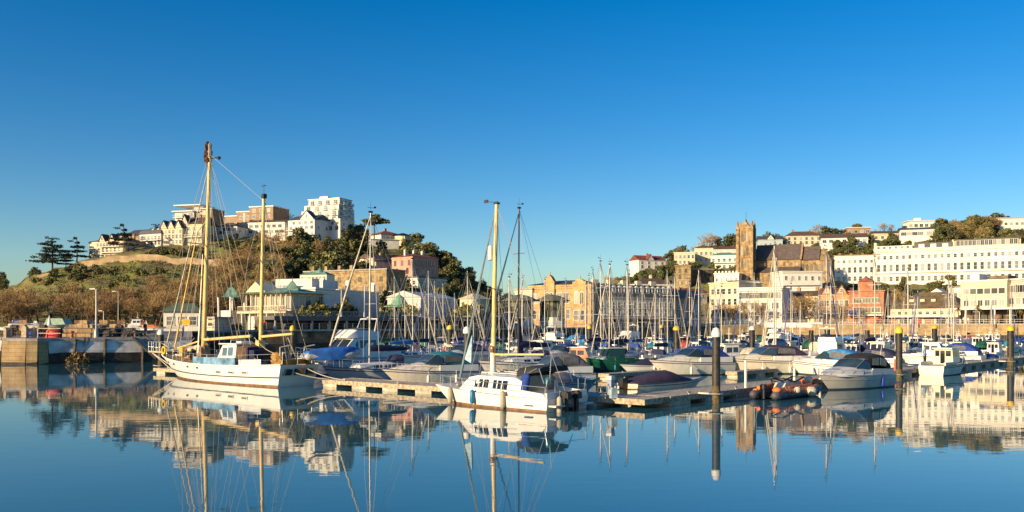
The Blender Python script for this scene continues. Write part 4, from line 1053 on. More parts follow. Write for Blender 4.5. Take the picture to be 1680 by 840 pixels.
def palm_proto(name, seed, H=3.5):
    rd = random.Random(seed); t = thing(name, '', 'palm'); vs = []; fs = []
    for i in range(46):
        a = rd.uniform(0, 6.283); el = rd.uniform(-.5, 1.2); l = rd.uniform(1.0, 1.7); p = Vector((0, 0, H))
        d = Vector((math.cos(a) * math.cos(el), math.sin(a) * math.cos(el), math.sin(el))); s = Vector((-math.sin(a), math.cos(a), 0)) * .09
        pts = [p + d * l * q - Vector((0, 0, .55 * l * q * q)) for q in (0, .35, .7, 1)]
        n = len(vs)
        for k, q in enumerate(pts): w = s * (1, 1.5, 1.1, .1)[k]; vs += [tuple(q - w), tuple(q + w)]
        for k in range(3): fs.append((n + 2 * k, n + 2 * k + 1, n + 2 * k + 3, n + 2 * k + 2))
    np_obj('crown', np.array(vs), np.array(fs), FOLY, t)
    mb = MB(); mb.path([(0, 0, -.5), (.05, 0, H * .5), (0, 0, H)], .16, 6, 0, .13); mb.build('trunk', BARK, t)
    return t
def shrub_proto(name, m, seed, W=1.8, H=1.8, n=520):
    rd = random.Random(seed); t = thing(name, '', 'shrub')
    L = [(rd.uniform(-.6, .6) * W, rd.uniform(-.6, .6) * W, H * rd.uniform(.1, .75), W * rd.uniform(.3, .5), W * rd.uniform(.3, .5), H * rd.uniform(.25, .42)) for i in range(8)]
    v, f = leaf_quads(L, n, .20); np_obj('foliage', v, f, m, t)
    return t
USED = set()
def spawn(proto, x, y, z, sc, rz=None, squash=1.0, label=None, group=None, cat=None):
    o = proto if proto.name not in USED else copy_tree(proto)
    USED.add(proto.name)
    o.location = (x, y, z); o.rotation_euler = (0, 0, random.uniform(0, 6.28) if rz is None else rz); o.scale = (sc, sc, sc * squash)
    if label: o['label'] = label
    if group: o['group'] = group
    if cat: o['category'] = cat
    return o
EV = [broad_proto('evergreen_tree', FOL, 20 + i, lumps=(15, 19, 23, 17)[i], W=(3.4, 4.0, 3.1, 4.4)[i], H=(8, 7.5, 9, 7)[i]) for i in range(4)]
OL = [broad_proto('olive_tree', FOLO, 40 + i, lumps=(15, 19)[i], W=(3.4, 4.0)[i], H=(7, 6.5)[i]) for i in range(2)]
for o in OL: o.name = 'broadleaf_tree'
BA = [bare_proto('bare_tree', 60 + i, H=(8, 7.5, 8.5, 7)[i], spread=(1.0, 1.15, .95, 1.2)[i]) for i in range(4)]
SH = [shrub_proto('shrub', m, 80 + i) for i, m in enumerate((FOL, FOLO, FOLY))]
PL = [palm_proto('palm', 90 + i, (3.2, 4.2)[i]) for i in range(2)]
CE = [cedar_proto('cedar_tree', 95, 12.0, 6.4, tiers=8, n=4600, n_per=9), cedar_proto('cedar_tree', 96, 9.5, 4.6, tiers=5, n=2600, n_per=8)]
UP = cedar_proto('umbrella_pine', 97, 9.5, 4.6, FOLO, True, 4, 3600, 12)
KINDL = {}
def grove(kind, poly_px, n, hs, label, group, sq=1.0):
    """n trees of a kind at random spots inside a list of (px range, Y range) patches, each at its own height"""
    out = []
    for i in range(n):
        p0, p1, y0, y1 = random.choice(poly_px)
        p = random.uniform(p0, p1); Y = random.uniform(y0, y1)
        x = PX(p, Y); z = ground_p(p, Y)
        pr = random.choice(kind)
        out.append(spawn(pr, x, Y, z - .2, random.uniform(*hs), None, sq * random.uniform(.85, 1.15), label, group))
    return out
# wooded left headland
G1 = 'evergreen trees on the left headland'
grove(EV[:3] + OL + BA[:1], [(425, 505, 255, 318), (440, 520, 240, 300)], 30, (.75, 1.15), 'tree in the mixed wood below the white gabled houses', G1)
grove(EV + OL + OL, [(510, 600, 258, 325), (520, 575, 245, 318)], 38, (.8, 1.25), 'dark evergreen tree in the wood below the white balcony flats', G1)
grove(EV + OL + BA[:1], [(590, 665, 285, 318), (600, 640, 280, 315)], 18, (.6, .9), 'tree in the mixed wood below the red roofed villa', G1)
grove(EV[:4] + OL, [(664, 705, 305, 345), (718, 770, 275, 345), (690, 740, 305, 340)], 44, (.7, 1.1), 'dark evergreen tree on the steep slope behind the pink villa', G1)
grove(EV[:4], [(725, 800, 232, 290), (770, 830, 262, 330), (730, 780, 290, 340)], 36, (.6, .95), 'shaded evergreen tree on the low slope right of the pink villa', G1)
grove(EV[:3] + OL[:1], [(560, 612, 238, 268), (640, 680, 240, 258), (632, 700, 215, 240)], 16, (.55, .8), 'evergreen tree between the tan stone block and the pink villa', G1)
grove(OL + EV[:1], [(345, 430, 312, 335), (330, 420, 300, 325)], 18, (.32, .52), 'olive green tree in the gardens below the white bungalow', G1)
grove(SH[:2], [(240, 330, 299, 316), (225, 330, 300, 322)], 26, (.8, 1.3), 'rounded garden shrub above the peach retaining wall', 'shrubs above the retaining wall')
grove(SH[:2], [(180, 410, 235, 288), (100, 200, 245, 290), (60, 140, 260, 298)], 34, (.7, 1.5), 'low scrub bush scattered on the grass slope below the retaining wall', 'bushes on the grass slope')
# bare winter trees along the foot of the slope
G2 = 'bare winter trees at the foot of the left hill'
grove(BA, [(-30, 40, 180, 235), (0, 120, 180, 215)], 36, (.6, .95), 'bare brown winter tree at the foot of the slope behind the pots on the pier', G2)
grove(BA, [(110, 260, 182, 222)], 40, (.6, .95), 'bare brown winter tree below the grass slope behind the pier lamp post', G2)
grove(BA, [(250, 352, 184, 240)], 34, (.7, 1.05), 'bare brown winter tree behind the harbour kiosk and tall ketch mast', G2)
grove(BA, [(345, 470, 214, 290)], 36, (.75, 1.1), 'bare brown winter tree on the slope behind the pavilion', G2)
grove(BA, [(430, 480, 285, 330)], 8, (.7, .9), 'bare brown tree on the slope among evergreens below the long white house', G2)
# left skyline trees
for i, (p, Y, k, s, lab) in enumerate(((86, 322, 0, 1.12, 'big dark cedar with flat layered branches alone on the skyline at left'),
                                  (108, 326, 1, .80, 'small thin cedar between the big cedar and the hilltop hotel'),
                                  (126, 330, 1, 1.1, 'cedar with a leaning flat crown right beside the hilltop hotel'),
                                  (203, 322, 1, 1.15, 'dark flat topped cedar in front of the cream hilltop hotel'),
                                  (256, 352, 0, .72, 'dark cedar standing above the gabled cream terrace roofs'))):
    spawn(CE[k], PX(p, Y), Y, ground_p(p, Y) - .3, s, None, 1.0, lab, None)
grove(EV[:2], [(48, 75, 318, 330)], 4, (.3, .45), 'low dark bush at the cliff end left of the big cedar', G1)
grove(EV[:3], [(-25, 14, 300, 335)], 6, (.5, .75), 'dark tree on the far left skyline', G1)
spawn(UP, PX(614, 338), 338, ground_p(614, 338), 1.25, None, 1.0, 'umbrella pine with a wide flat crown on the skyline beside the red roofed villa', None)
grove(BA[:2], [(462, 492, 382, 396)], 5, (.95, 1.25), 'bare purple brown tree on the skyline left of the white balcony flats', G2)
grove(EV + OL, [(500, 572, 330, 341), (470, 510, 325, 336)], 18, (.38, .6), 'small tree hugging the foot of the white houses below the balcony flats', G1)
grove(EV[:2], [(560, 606, 352, 372)], 9, (.6, .85), 'evergreen tree on the crest right of the white balcony flats', G1)
# promenade planting
for i, (p, Y, k, s) in enumerate(((500, 160, 2, .9), (513, 160, 2, .8), (533, 162, 2, 1.0), (548, 163, 1, .9), (560, 165, 1, 1.1), (573, 166, 0, 1.1), (642, 172, 2, .8), (672, 175, 2, 1.2), (758, 180, 2, 1.3), (768, 182, 2, 1.5), (751, 181, 1, 1.2), (812, 186, 1, .9), (822, 188, 2, .8), (793, 187, 2, .7))):
    o = spawn(SH[k], PX(p, Y), Y, 5.72 if p < 740 else 5.4, s * 1.35, None, 1.0, None, 'shrubs on the promenade deck')
    pending(o, ('yellow green', 'olive', 'yellow green')[k if k < 2 else 2] + ' shrub planted along the promenade deck' if k else 'dark green shrub planted along the promenade deck', p)
for i, (p, Y, k) in enumerate(((522, 163, 0), (567, 166, 1), (640, 176, 0), (700, 205, 1))):
    o = spawn(PL[k], PX(p, Y), Y, 5.2, 1.0 if p < 600 else .9, None, 1.0, None, 'palms on the promenade'); pending(o, 'small palm tree before the white theatre wall', p)
grove(SH[1:], [(345, 395, 155, 163)], 12, (.5, .8), 'yellow green hedge shrub below the copper roofed kiosk', 'hedge shrubs before the pavilion')
# right hill
G3 = 'trees on the right hill'
grove(EV + OL, [(1450, 1530, 385, 432), (1395, 1470, 375, 436)], 20, (.55, .85), 'green garden tree just above the roof of the white crescent', G3)
grove(OL + EV, [(1528, 1640, 390, 470)], 24, (.8, 1.3), 'evergreen tree in the grove above the right end of the crescent', G3)
grove(BA, [(1560, 1640, 400, 450)], 10, (.9, 1.2), 'bare trunked tree in the grove above the right end of the crescent', G3)
for p, Y, s in ((1545, 458, 1.9), (1562, 464, 1.7), (1580, 470, 1.6), (1600, 472, 2.0), (1617, 468, 1.5), (1638, 486, 1.7), (1656, 484, 1.7), (1532, 455, 1.2)):
    o = spawn(random.choice(OL + EV), PX(p, Y), Y, ground_p(p, Y) - 1.5, s, None, .72, None, G3); pending(o, 'big rounded tree rising over the skyline on the right hill', p)
grove(OL + EV, [(1640, 1700, 385, 440)], 12, (.7, 1.0), 'olive green tree at the right edge below the long white house', G3)
grove(EV[:3], [(1290, 1400, 392, 432), (1330, 1420, 400, 436)], 22, (.5, .9), 'dark shrub tree between the church roof and the white bungalow', G3)
for p, Y, s, kd in ((1334, 484, 1.5, BA), (1352, 486, 1.5, EV), (1344, 485, 1.45, BA), (1268, 470, 1.6, EV), (1256, 468, 1.3, EV), (1366, 487, 1.3, EV), (1325, 482, 1.3, BA), (1290, 476, 1.2, OL), (1405, 505, 1.2, OL), (1382, 490, 1.0, OL), (1278, 472, 1.0, EV), (1113, 468, 1.5, BA), (1108, 470, 1.2, EV), (1160, 482, 2.0, BA), (1148, 480, 1.5, BA), (1186, 486, 1.8, EV), (1200, 486, 2.0, EV), (1120, 470, 1.5, EV), (1450, 500, 1.0, BA), (1465, 502, .9, BA), (1095, 468, .8, EV)):
    o = spawn(random.choice(kd), PX(p, Y), Y, ground_p(p, Y) - .5, s, None, .9, None, G3); pending(o, ('bare brown' if kd is BA else 'dark green') + ' tree on the skyline around the church', p)
grove(EV + OL + SH, [(1040, 1110, 345, 420), (1020, 1060, 380, 460)], 36, (.5, .85), 'garden tree on the slope below the red roofed crest house', G3)
grove(EV + OL, [(1130, 1175, 362, 405), (1175, 1212, 345, 400), (1105, 1140, 360, 400)], 20, (.5, .8), 'garden tree on the slope between cream villas and the church tower', G3)
grove(BA[:2] + EV[:1], [(940, 1030, 470, 545)], 36, (.7, 1.0), 'small brown tree on the distant wooded ridge above the golden building', 'trees on the distant ridge')
grove(EV[:3] + BA[:1], [(790, 850, 300, 360)], 10, (.5, .7), 'dark tree behind the promenade deck left of the golden building', G1)
grove(EV[1:] + OL + SH[:1], [(1420, 1500, 292, 335), (1430, 1475, 285, 320), (1520, 1558, 300, 330)], 20, (.55, .85), 'green tree on the bank between the crescent and the market hall roof', G3)
grove(BA[:2], [(1452, 1472, 272, 290)], 4, (.8, 1.0), 'reddish bare tree beside the red brick building', G3)
grove(SH, [(1350, 1440, 300, 345), (1280, 1350, 290, 300), (1500, 1580, 262, 300)], 22, (.8, 1.4), 'shrub on the bank behind the waterfront roofs', 'shrubs behind the waterfront roofs')
grove(OL + EV + SH[:2], [(1290, 1480, 436, 462), (1440, 1560, 440, 478), (1330, 1420, 470, 488)], 34, (.38, .62), 'low garden tree among the houses along the right hill crest', G3)
grove(SH[:2], [(1420, 1640, 384, 440)], 26, (.9, 1.5), 'rounded green bush on the grass bank above the crescent roof', 'bushes above the crescent')
grove(SH[1:], [(-20, 330, 158, 176)], 34, (.6, 1.0), 'yellow green hedge shrub at the feet of the bare trees behind the pier', 'hedge shrubs behind the pier')
for k, p in enumerate(range(1468, 1552, 8)):
    Y = 456 + (k * 7) % 9; o = spawn((EV + OL)[k % 6], PX(p, Y), Y, ground_p(p, Y) - .4, .55 + .12 * (k % 3), None, 1.0, None, G3); pending(o, 'dark tree in the belt above the modern bungalow', p)
# street trees on the right quay
for p, Y, s in ((1186, 246, .95), (1204, 246, .9), (1222, 246, .85), (1242, 245, .8), (1300, 246, 1.0), (1312, 245, .9), (1328, 244, 1.05), (1338, 244, .9), (1378, 240, .8), (1420, 237, .6)):
    o = spawn(random.choice(BA), PX(p, Y), Y, 4.4, s, None, 1.0, None, 'street trees on the right quay'); pending(o, 'bare street tree on the sunlit quay before the shops', p)
for p, Y, s in ((1572, 215, .9), (1604, 212, 1.0), (1608, 213, .8), (1674, 208, .8)):
    o = spawn(PL[1], PX(p, Y), Y, 4.5, s, None, 1.0, None, 'palms on the right quay'); pending(o, 'green palm under the canopy edge of the cream block', p)
# ground cover that nobody could count
def scrub(name, m, patches, n, size):
    P = []
    for i in range(n):
        p0, p1, y0, y1 = random.choice(patches); p = random.uniform(p0, p1); Y = random.uniform(y0, y1)
        z = ground_p(p, Y); s = random.uniform(.4, 1.0)
        P.append((PX(p, Y), Y, z + .15, s, s, s * .5))
    v, f = leaf_quads(P, n * 10, size)
    tag(np_obj(name, v, f, m), kind='stuff')
scrub('hillside_undergrowth', FOLO, [(60, 440, 205, 292), (150, 420, 225, 300), (420, 800, 240, 345), (1030, 1220, 300, 430), (1290, 1680, 385, 450)], 1700, .22)
scrub('rough_grass', mat('rough_grass', (.27, .27, .05), .9, c2=(.11, .095, .03), scale=.08, island=.4), [(60, 200, 225, 300), (180, 400, 222, 296), (100, 420, 240, 296)], 1500, .16)
scrub('dry_bracken', TWIG, [(-40, 420, 190, 285), (330, 520, 220, 300)], 900, .22)
# ------------------------------------------------------------------ boat building blocks (local x = bow, y = port, z = 0 at the waterline)
class Hull:
    def __init__(s, L, B, fb, fs, draft=.5, ob=.6, os_=.15, sw=.75, pw=2.2, flare=.28, sag=.07, x0=None, fine=1.0):
        s.L, s.B, s.fb, s.fs, s.draft, s.ob, s.os, s.sw, s.pw, s.flare, s.sag = L, B, fb, fs, draft, ob, os_, sw, pw, flare, sag
        s.x0 = -L / 2 if x0 is None else x0
    def p(s, t, h=1.0):
        zs = s.fs + (s.fb - s.fs) * t ** 1.7 - s.sag * math.sin(math.pi * t)
        b = s.B / 2 * (s.sw + (1 - s.sw) * math.sin(math.pi / 2 * min(1, t / .45)) if t < .45 else max(0, 1 - ((t - .45) / .55) ** s.pw))
        hh = max(h, -.6)
        xb = s.x0 + s.L - s.ob * (1 - max(hh, -.4)) ** (1.0 if hh >= 0 else 1.0)
        xs = s.x0 + s.os * (1 - hh)
        x = xs + (xb - xs) * t
        fl = s.flare * (.35 + .65 * t)
        if h >= 0: y = b * (1 - fl * (1 - h) ** 1.3); z = h * zs
        else: y = b * (1 - fl) * (1 - (-h) ** 1.6); z = h * s.draft
        return x, y, z
    def build(s, root, mats, n=18, boot=.09, stripe=(.80, .87), deck=None, transom=None, rail=True):
        lv = [1.0, stripe[1], stripe[0], boot + (stripe[0] - boot) * .5, boot, 0.0, -.5, -1.0]
        mi = [0, 2, 0, 0, 1, 1, 1]
        rings = []
        for i in range(n + 1):
            t = i / n
            P = [s.p(t, h) for h in lv]
            rings.append([(x, y, z) for x, y, z in P] + [(x, -y, z) for x, y, z in P[-2::-1]])
        k = len(lv)
        mb = MB(); mb.loft(rings, lambda i, j: mi[j] if j < k - 1 else mi[2 * (k - 1) - 1 - j], closed=False, cap=False)
        mb.f.append(tuple(range(len(rings[0])))); mb.m.append(0)
        if rail:
            for sg in (1, -1):
                mb.path([(x, sg * y, z + .02) for x, y, z in [s.p(i / n) for i in range(n + 1)]], .035, 5, 2)
        h = mb.build('hull', mats, root, smooth=35)
        db = MB(); rr = []
        for i in range(n + 1):
            x, y, z = s.p(i / n, .97); rr.append([(x, y * .985, z), (x, y * .5, z + .05), (x, -y * .5, z + .05), (x, -y * .985, z)])
        db.loft(rr, 0, closed=False, cap=False)
        db.build('deck', deck or DECK, root, smooth=40)
        return h
class Cab:
    """a superstructure lofted through stations (x, half width at foot, half width at top, z foot, z top)"""
    def __init__(s, st): s.st = st
    def at(s, x):
        st = s.st
        for a, b in zip(st, st[1:]):
            lo, hi = min(a[0], b[0]), max(a[0], b[0])
            if lo <= x <= hi and hi > lo:
                t = (x - a[0]) / (b[0] - a[0]); return [a[i] + (b[i] - a[i]) * t for i in range(5)]
        return list(st[0] if abs(x - st[0][0]) < abs(x - st[-1][0]) else st[-1])
    def build(s, name, m, root, smooth=30, crown=.05):
        mb = MB()
        mb.loft([[(x, wb, zb), (x, wt, zt), (x, wt * .5, zt + crown), (x, -wt * .5, zt + crown), (x, -wt, zt), (x, -wb, zb)] for x, wb, wt, zb, zt in s.st])
        return mb.build(name, m, root, smooth=smooth)
    def side(s, parent, x0, x1, f0, f1, sg, name='window', m=None, e=.014, f0b=None, f1b=None):
        mb = MB(); f0b = f0 if f0b is None else f0b; f1b = f1 if f1b is None else f1b
        def q(x, f, o):
            _, wb, wt, zb, zt = s.at(x); return (x, sg * (wb + (wt - wb) * f + o), zb + (zt - zb) * f)
        A = [q(x0, f0, e), q(x1, f0b, e), q(x1, f1b, e), q(x0, f1, e)]; Bk = [q(x0, f0, -.02), q(x1, f0b, -.02), q(x1, f1b, -.02), q(x0, f1, -.02)]
        mb.loft([Bk, A]); return mb.build(name, m or BGLASS, parent)
    def screen(s, parent, i, u0, u1, v0, v1, name='windscreen', m=None, e=.02):
        a, b = s.st[i], s.st[i + 1]
        def q(u, v, o): 
            x = a[0] + (b[0] - a[0]) * v; w = (a[2] + (b[2] - a[2]) * v) * u; z = a[4] + (b[4] - a[4]) * v
            nx = (b[4] - a[4]); nz = abs(b[0] - a[0]); l = math.hypot(nx, nz); sgn = 1 if a[0] > b[0] else -1
            return (x + sgn * abs(nx) / l * o, w, z + nz / l * o + (.05 * (1 - abs(u)) if o > 0 else 0))
        mb = MB(); mb.loft([[q(u0, v0, -.03), q(u1, v0, -.03), q(u1, v1, -.03), q(u0, v1, -.03)], [q(u0, v0, e), q(u1, v0, e), q(u1, v1, e), q(u0, v1, e)]])
        return mb.build(name, m or TINT, parent)
def arch_cover(root, name, st, m, n=11, power=.42):
    """canvas stretched over hoops: stations (x, half width, z foot, z top)"""
    mb = MB(); rings = []
    for x, w, z0, z1 in st:
        rings.append([(x, w * (1 if math.cos(a) > 0 else -1) * abs(math.cos(a)) ** power, z0 + (z1 - z0) * abs(math.sin(a)) ** power) for a in [math.pi * k / n for k in range(n + 1)]])
    mb.loft(rings, 0, closed=False, cap=False)
    for r in (rings[0], rings[-1]): b = len(mb.v); mb.v += [tuple(p) for p in r]; mb.f.append(tuple(range(b, b + len(r)))); mb.m.append(0)
    return mb.build(name, m, root, smooth=50)
def rails(root, pts_top, drop, name='guardrail', m=None, r=.016, mid=True):
    mb = MB(); mb.path(pts_top, r, 5)
    if mid: mb.path([(x, y, z - drop * .5) for x, y, z in pts_top], r * .6, 4)
    for x, y, z in pts_top: mb.tube((x, y, z - drop), (x, y, z), r, n=5)
    return mb.build(name, m or STEEL, root)
def fender(root, x, y, z, l=.55, r=.11, m=None):
    mb = MB(); mb.lathe((x, y, z - l / 2), [(.02, -.04), (r * .7, 0), (r, .08), (r, l - .08), (r * .7, l), (.02, l + .05)], 8); mb.tube((x, y, z + l / 2), (x, y * .97, z + l / 2 + .35), .012, n=4)
    return mb.build('fender', m or WHTP, root, smooth=50)
def bundle(root, name, a, b, r0, r1, m, n=9, k=10):
    """sail bundled on a boom under a cover: lumpy tapering roll"""
    a, b = Vector(a), Vector(b); rings = []
    d = (b - a).normalized(); q = d.cross(Vector((0, 0, 1))).normalized(); u = q.cross(d)
    for i in range(k + 1):
        t = i / k; rr = (r0 + (r1 - r0) * t) * (1 + .08 * math.sin(i * 2.7))
        if i in (0, k): rr *= .55
        c = a.lerp(b, t)
        rings.append([c + q * (rr * .62 * math.cos(x)) + u * (rr * math.sin(x) + rr * .35) for x in [2 * math.pi * j / n for j in range(n)]])
    mb = MB(); mb.loft(rings); return mb.build(name, m, root, smooth=60)
def mast_part(root, x, z0, z1, r, m, rake=0.0, spread=((.55, .9),), top=True):
    mb = MB(); mb.path([(x, 0, z0), (x - rake * .5, 0, (z0 + z1) / 2), (x - rake, 0, z1)], r, 8, 0, r * .72)
    o = mb.build('mast', m, root, smooth=50)
    for f, w in spread:
        sb = MB(); zz = z0 + (z1 - z0) * f; xx = x - rake * f; sb.tube((xx, -w, zz), (xx, w, zz), r * .28, n=5); sb.build('spreader', m, o)
    if top:
        tb = MB(); tb.tube((x - rake, 0, z1), (x - rake, 0, z1 + .8), .012, n=4); tb.tube((x - rake - .35, 0, z1 + .35), (x - rake + .25, 0, z1 + .35), .014, n=4); tb.cbox((x - rake - .35, 0, z1 + .4), (.16, .05, .12)); tb.cbox((x - rake, 0, z1 + .05), (.3, .14, .12)); tb.build('masthead_gear', BLACKH, o)
    return o
def rigging(root, lines, r=.012, m=None, name='rigging'):
    mb = MB()
    for a, b in lines: mb.tube(a, b, r, n=4)
    return mb.build(name, m or WIRE, root)

VINYL = mat('clear_vinyl', (.16, .16, .17), .15, var=.2)
# ------------------------------------------------------------------ prototypes for the moored boats
def proto_yacht(L, hullm, stripe, mh, coverm, mastm=ALU, furlm=None, wheel=False, boot=REDB):
    t = thing('sailing_yacht', '', 'sailing yacht')
    B = L * .32; H = Hull(L, B, L * .135, L * .10, ob=L * .10, os_=L * .04, sw=.62, pw=2.0)
    H.build(t, [hullm, boot, stripe])
    zd = L * .105
    c = Cab([(L * .27, .25, .15, zd - .05, zd + .05), (L * .20, B * .27, B * .2, zd - .05, zd + .36), (-L * .05, B * .32, B * .25, zd - .05, zd + .45), (-L * .16, B * .32, B * .25, zd - .05, zd + .47)])
    o = c.build('coachroof', GEL, t)
    for sg in (1, -1):
        for a, b in ((.01, .08), (-.12, -.02)): c.side(o, L * a, L * b, .35, .75, sg)
    cb = MB(); cb.box(-L * .42, -L * .17, B * .28, B * .36, zd - .1, zd + .28); cb.box(-L * .42, -L * .17, -B * .36, -B * .28, zd - .1, zd + .28); cb.build('cockpit_coaming', GEL, t)
    mx = L * .08
    mast_part(t, mx, zd + .3, mh, L * .0085, mastm, .1, ((.55, B * .3),) if mh < 11 else ((.4, B * .32), (.7, B * .24)))
    mb = MB(); mb.tube((mx - .1, 0, zd + 1.25), (mx - L * .36, 0, zd + 1.3), L * .006); mb.build('boom', mastm, t)
    bundle(t, 'sail_cover', (mx - .05, 0, zd + 1.42), (mx - L * .36, 0, zd + 1.38), L * .032, L * .017, coverm)
    bx = L * .48
    if furlm:
        mb = MB(); mb.path([(bx, 0, zd + .5), (bx + (mx - bx) * .5, 0, (zd + mh) / 2 + .2), (mx - .05, 0, mh * .97)], .075, 6, 0, .035); mb.build('furled_sail', furlm, t, smooth=60)
    rigging(t, [((bx, 0, zd + .2), (mx - .08, 0, mh * .98)), ((-L * .49, 0, zd), (mx - .1, 0, mh))] + [((mx - .15, sg * B * .47, zd), (mx - .06, sg * B * .3, zd + (mh - zd) * .55)) for sg in (1, -1)] + [((mx - .06, sg * B * .3, zd + (mh - zd) * .55), (mx - .1, 0, mh * .96)) for sg in (1, -1)] + [((mx - L * .34, 0, zd + 1.5), (mx - .1, 0, mh))], .014)
    pts = [H.p(f) for f in (.78, .88, .97)]
    rails(t, [(x, y * .95, z + .6) for x, y, z in pts] + [(bx + .1, 0, H.fb + .62)] + [(x, -y * .95, z + .6) for x, y, z in pts[::-1]], .6, 'pulpit')
    for sg in (1, -1): rails(t, [(x, sg * y * .96, z + .58) for x, y, z in [H.p(f) for f in (.02, .2, .4, .6, .78)]], .58, r=.012)
    arch_cover(t, 'sprayhood', [(-L * .10, B * .27, zd + .4, zd + .5), (-L * .14, B * .29, zd + .3, zd + .95), (-L * .2, B * .3, zd + .2, zd + 1.0)], coverm)
    fender(t, -L * .1, B * .5 + .1, .35); fender(t, L * .12, -B * .47 - .1, .35)
    return t
def proto_sport(L, hullm, canv, stripe=STRB):
    t = thing('motor_cruiser', '', 'motor boat')
    B = L * .33; H = Hull(L, B, L * .165, L * .125, ob=L * .17, os_=-.05, sw=.9, pw=2.3, flare=.38, sag=.02)
    H.build(t, [hullm, STRB, stripe], stripe=(.84, .90))
    z = L * .13
    c = Cab([(L * .42, .2, .1, z + .15, z + .22), (L * .28, B * .3, B * .16, z, z + .42), (L * .06, B * .42, B * .3, z - .05, z + .62), (-L * .04, B * .45, B * .34, z - .05, z + .64)])
    o = c.build('foredeck_cabin', hullm if hullm is not NAVYH else GEL, t)
    for sg in (1, -1): c.side(o, L * .10, L * .24, .45, .75, sg, f0b=.5, f1b=.7)
    mb = MB(); mb.cbox((L * .2, 0, z + .53), (.5, .5, .04)); mb.build('hatch', BGLASS, o)
    w = Cab([(L * .10, B * .36, B * .33, z + .55, z + .58), (-L * .01, B * .43, B * .34, z + .52, z + 1.12), (-L * .08, B * .43, B * .36, z + .5, z + 1.1)])
    ww = w.build('windscreen', TINT, t)
    fr = MB()
    for sg in (1, -1): fr.path([(L * .1, sg * B * .33, z + .6), (-L * .01, sg * B * .345, z + 1.14), (-L * .09, sg * B * .365, z + 1.12)], .025, 5)
    fr.tube((-L * .01, -B * .345, z + 1.15), (-L * .01, B * .345, z + 1.15), .025, n=5); fr.build('screen_frame', STEEL, ww)
    arch_cover(t, 'canopy', [(-L * .005, B * .34, z + .9, z + 1.14), (-L * .07, B * .38, z + .62, z + 1.32), (-L * .20, B * .41, z + .5, z + 1.36), (-L * .32, B * .42, z + .4, z + 1.18), (-L * .43, B * .42, z + .3, z + .62)], canv)
    for sg in (1, -1):
        mb = MB(); mb.prism([(-L * .09, z + .66), (-L * .29, z + .6), (-L * .28, z + 1.02), (-L * .10, z + 1.14)], 'y', sg * B * .412, sg * (B * .412 + .03)); mb.build('clear_panel', VINYL, t)
    mb = MB(); mb.box(-L * .46, -L * .04, B * .4, B * .46, z - .1, z + .45); mb.box(-L * .46, -L * .04, -B * .46, -B * .4, z - .1, z + .45); mb.build('cockpit_side', GEL, t)
    mb = MB(); mb.box(-L * .5 - .55, -L * .5, -B * .4, B * .4, .18, .28); mb.build('swim_platform', TEAK, t)
    mb = MB(); mb.box(-L * .5 - .5, -L * .5, -.2, .2, -.3, .5); mb.build('outdrive', BLACKH, t)
    pts = [H.p(f) for f in (.5, .65, .8, .92)]
    for sg in (1,): rails(t, [(x, y * .92, zz + .45) for x, y, zz in pts] + [(H.p(1)[0] - .1, 0, H.fb + .5)] + [(x, -y * .92, zz + .45) for x, y, zz in pts[::-1]], .45, 'bow_rail')
    fender(t, -L * .2, B * .5 + .1, .4); fender(t, L * .1, B * .49 + .1, .42)
    return t
def proto_cabin(L, hullm, roofm=None, stripe=STRB, boot=BLUEB):
    t = thing('fishing_boat', '', 'motor boat')
    B = L * .36; H = Hull(L, B, L * .19, L * .12, ob=L * .09, os_=0, sw=.85, pw=2.4, flare=.25)
    H.build(t, [hullm, boot, stripe])
    z = L * .125
    c = Cab([(L * .36, .3, .2, z, z + .12), (L * .22, B * .32, B * .25, z, z + .5), (L * .17, B * .34, B * .28, z, z + .52)])
    o = c.build('cuddy', GEL, t)
    w = Cab([(L * .20, B * .33, B * .28, z, z + .5), (L * .15, B * .34, B * .29, z, z + 1.45), (-L * .10, B * .34, B * .3, z, z + 1.5)])
    o = w.build('wheelhouse', roofm or GEL, t)
    for y0, y1, f0, f1, nm in ((-B * .26, -B * .09, .8, 1.35, 'aft_window'), (B * .12, B * .26, .8, 1.35, 'aft_window'), (-B * .06, B * .09, .1, 1.35, 'cabin_door')):
        MB().box(-L * .10 - .03, -L * .10 + .02, y0, y1, z + f0, z + f1).build(nm, BGLASS, o)
    for sg in (1, -1):
        w.side(o, L * .03, L * .13, .52, .85, sg); w.side(o, -L * .08, L * .01, .52, .85, sg)
    for a, b in ((-.9, -.08), (.08, .9)): w.screen(o, 0, a, b, .18, .85, 'windscreen', BGLASS)
    mb = MB(); mb.box(-L * .14, L * .19, -B * .33, B * .33, z + 1.52, z + 1.60); mb.build('wheelhouse_roof', GEL, o)
    mb = MB(); mb.box(-L * .46, -L * .1, B * .38, B * .44, z - .1, z + .3); mb.box(-L * .46, -L * .1, -B * .44, -B * .38, z - .1, z + .3); mb.build('bulwark', hullm, t)
    mb = MB(); mb.cbox((-L * .52, 0, .35), (.35, .4, .9)); mb.cbox((-L * .52, 0, .95), (.45, .42, .5)); mb.build('outboard', BLACKH, t)
    mb = MB(); mb.tube((0, 0, z + 1.7), (0, 0, z + 3.1), .03); mb.tube((0, -.4, z + 2.5), (0, .4, z + 2.5), .02); mb.cbox((0, 0, z + 1.9), (.35, .5, .14)); mb.build('aerial_mast', WHTP, t)
    rails(t, [(x, y * .95, zz + .4) for x, y, zz in [H.p(f) for f in (.6, .78, .93)]] + [(x, -y * .95, zz + .4) for x, y, zz in [H.p(f) for f in (.93, .78, .6)]], .4, 'bow_rail')
    fender(t, -L * .15, B * .5 + .1, .35, m=BLUP); fender(t, L * .12, B * .49 + .1, .4, m=BLUP)
    return t
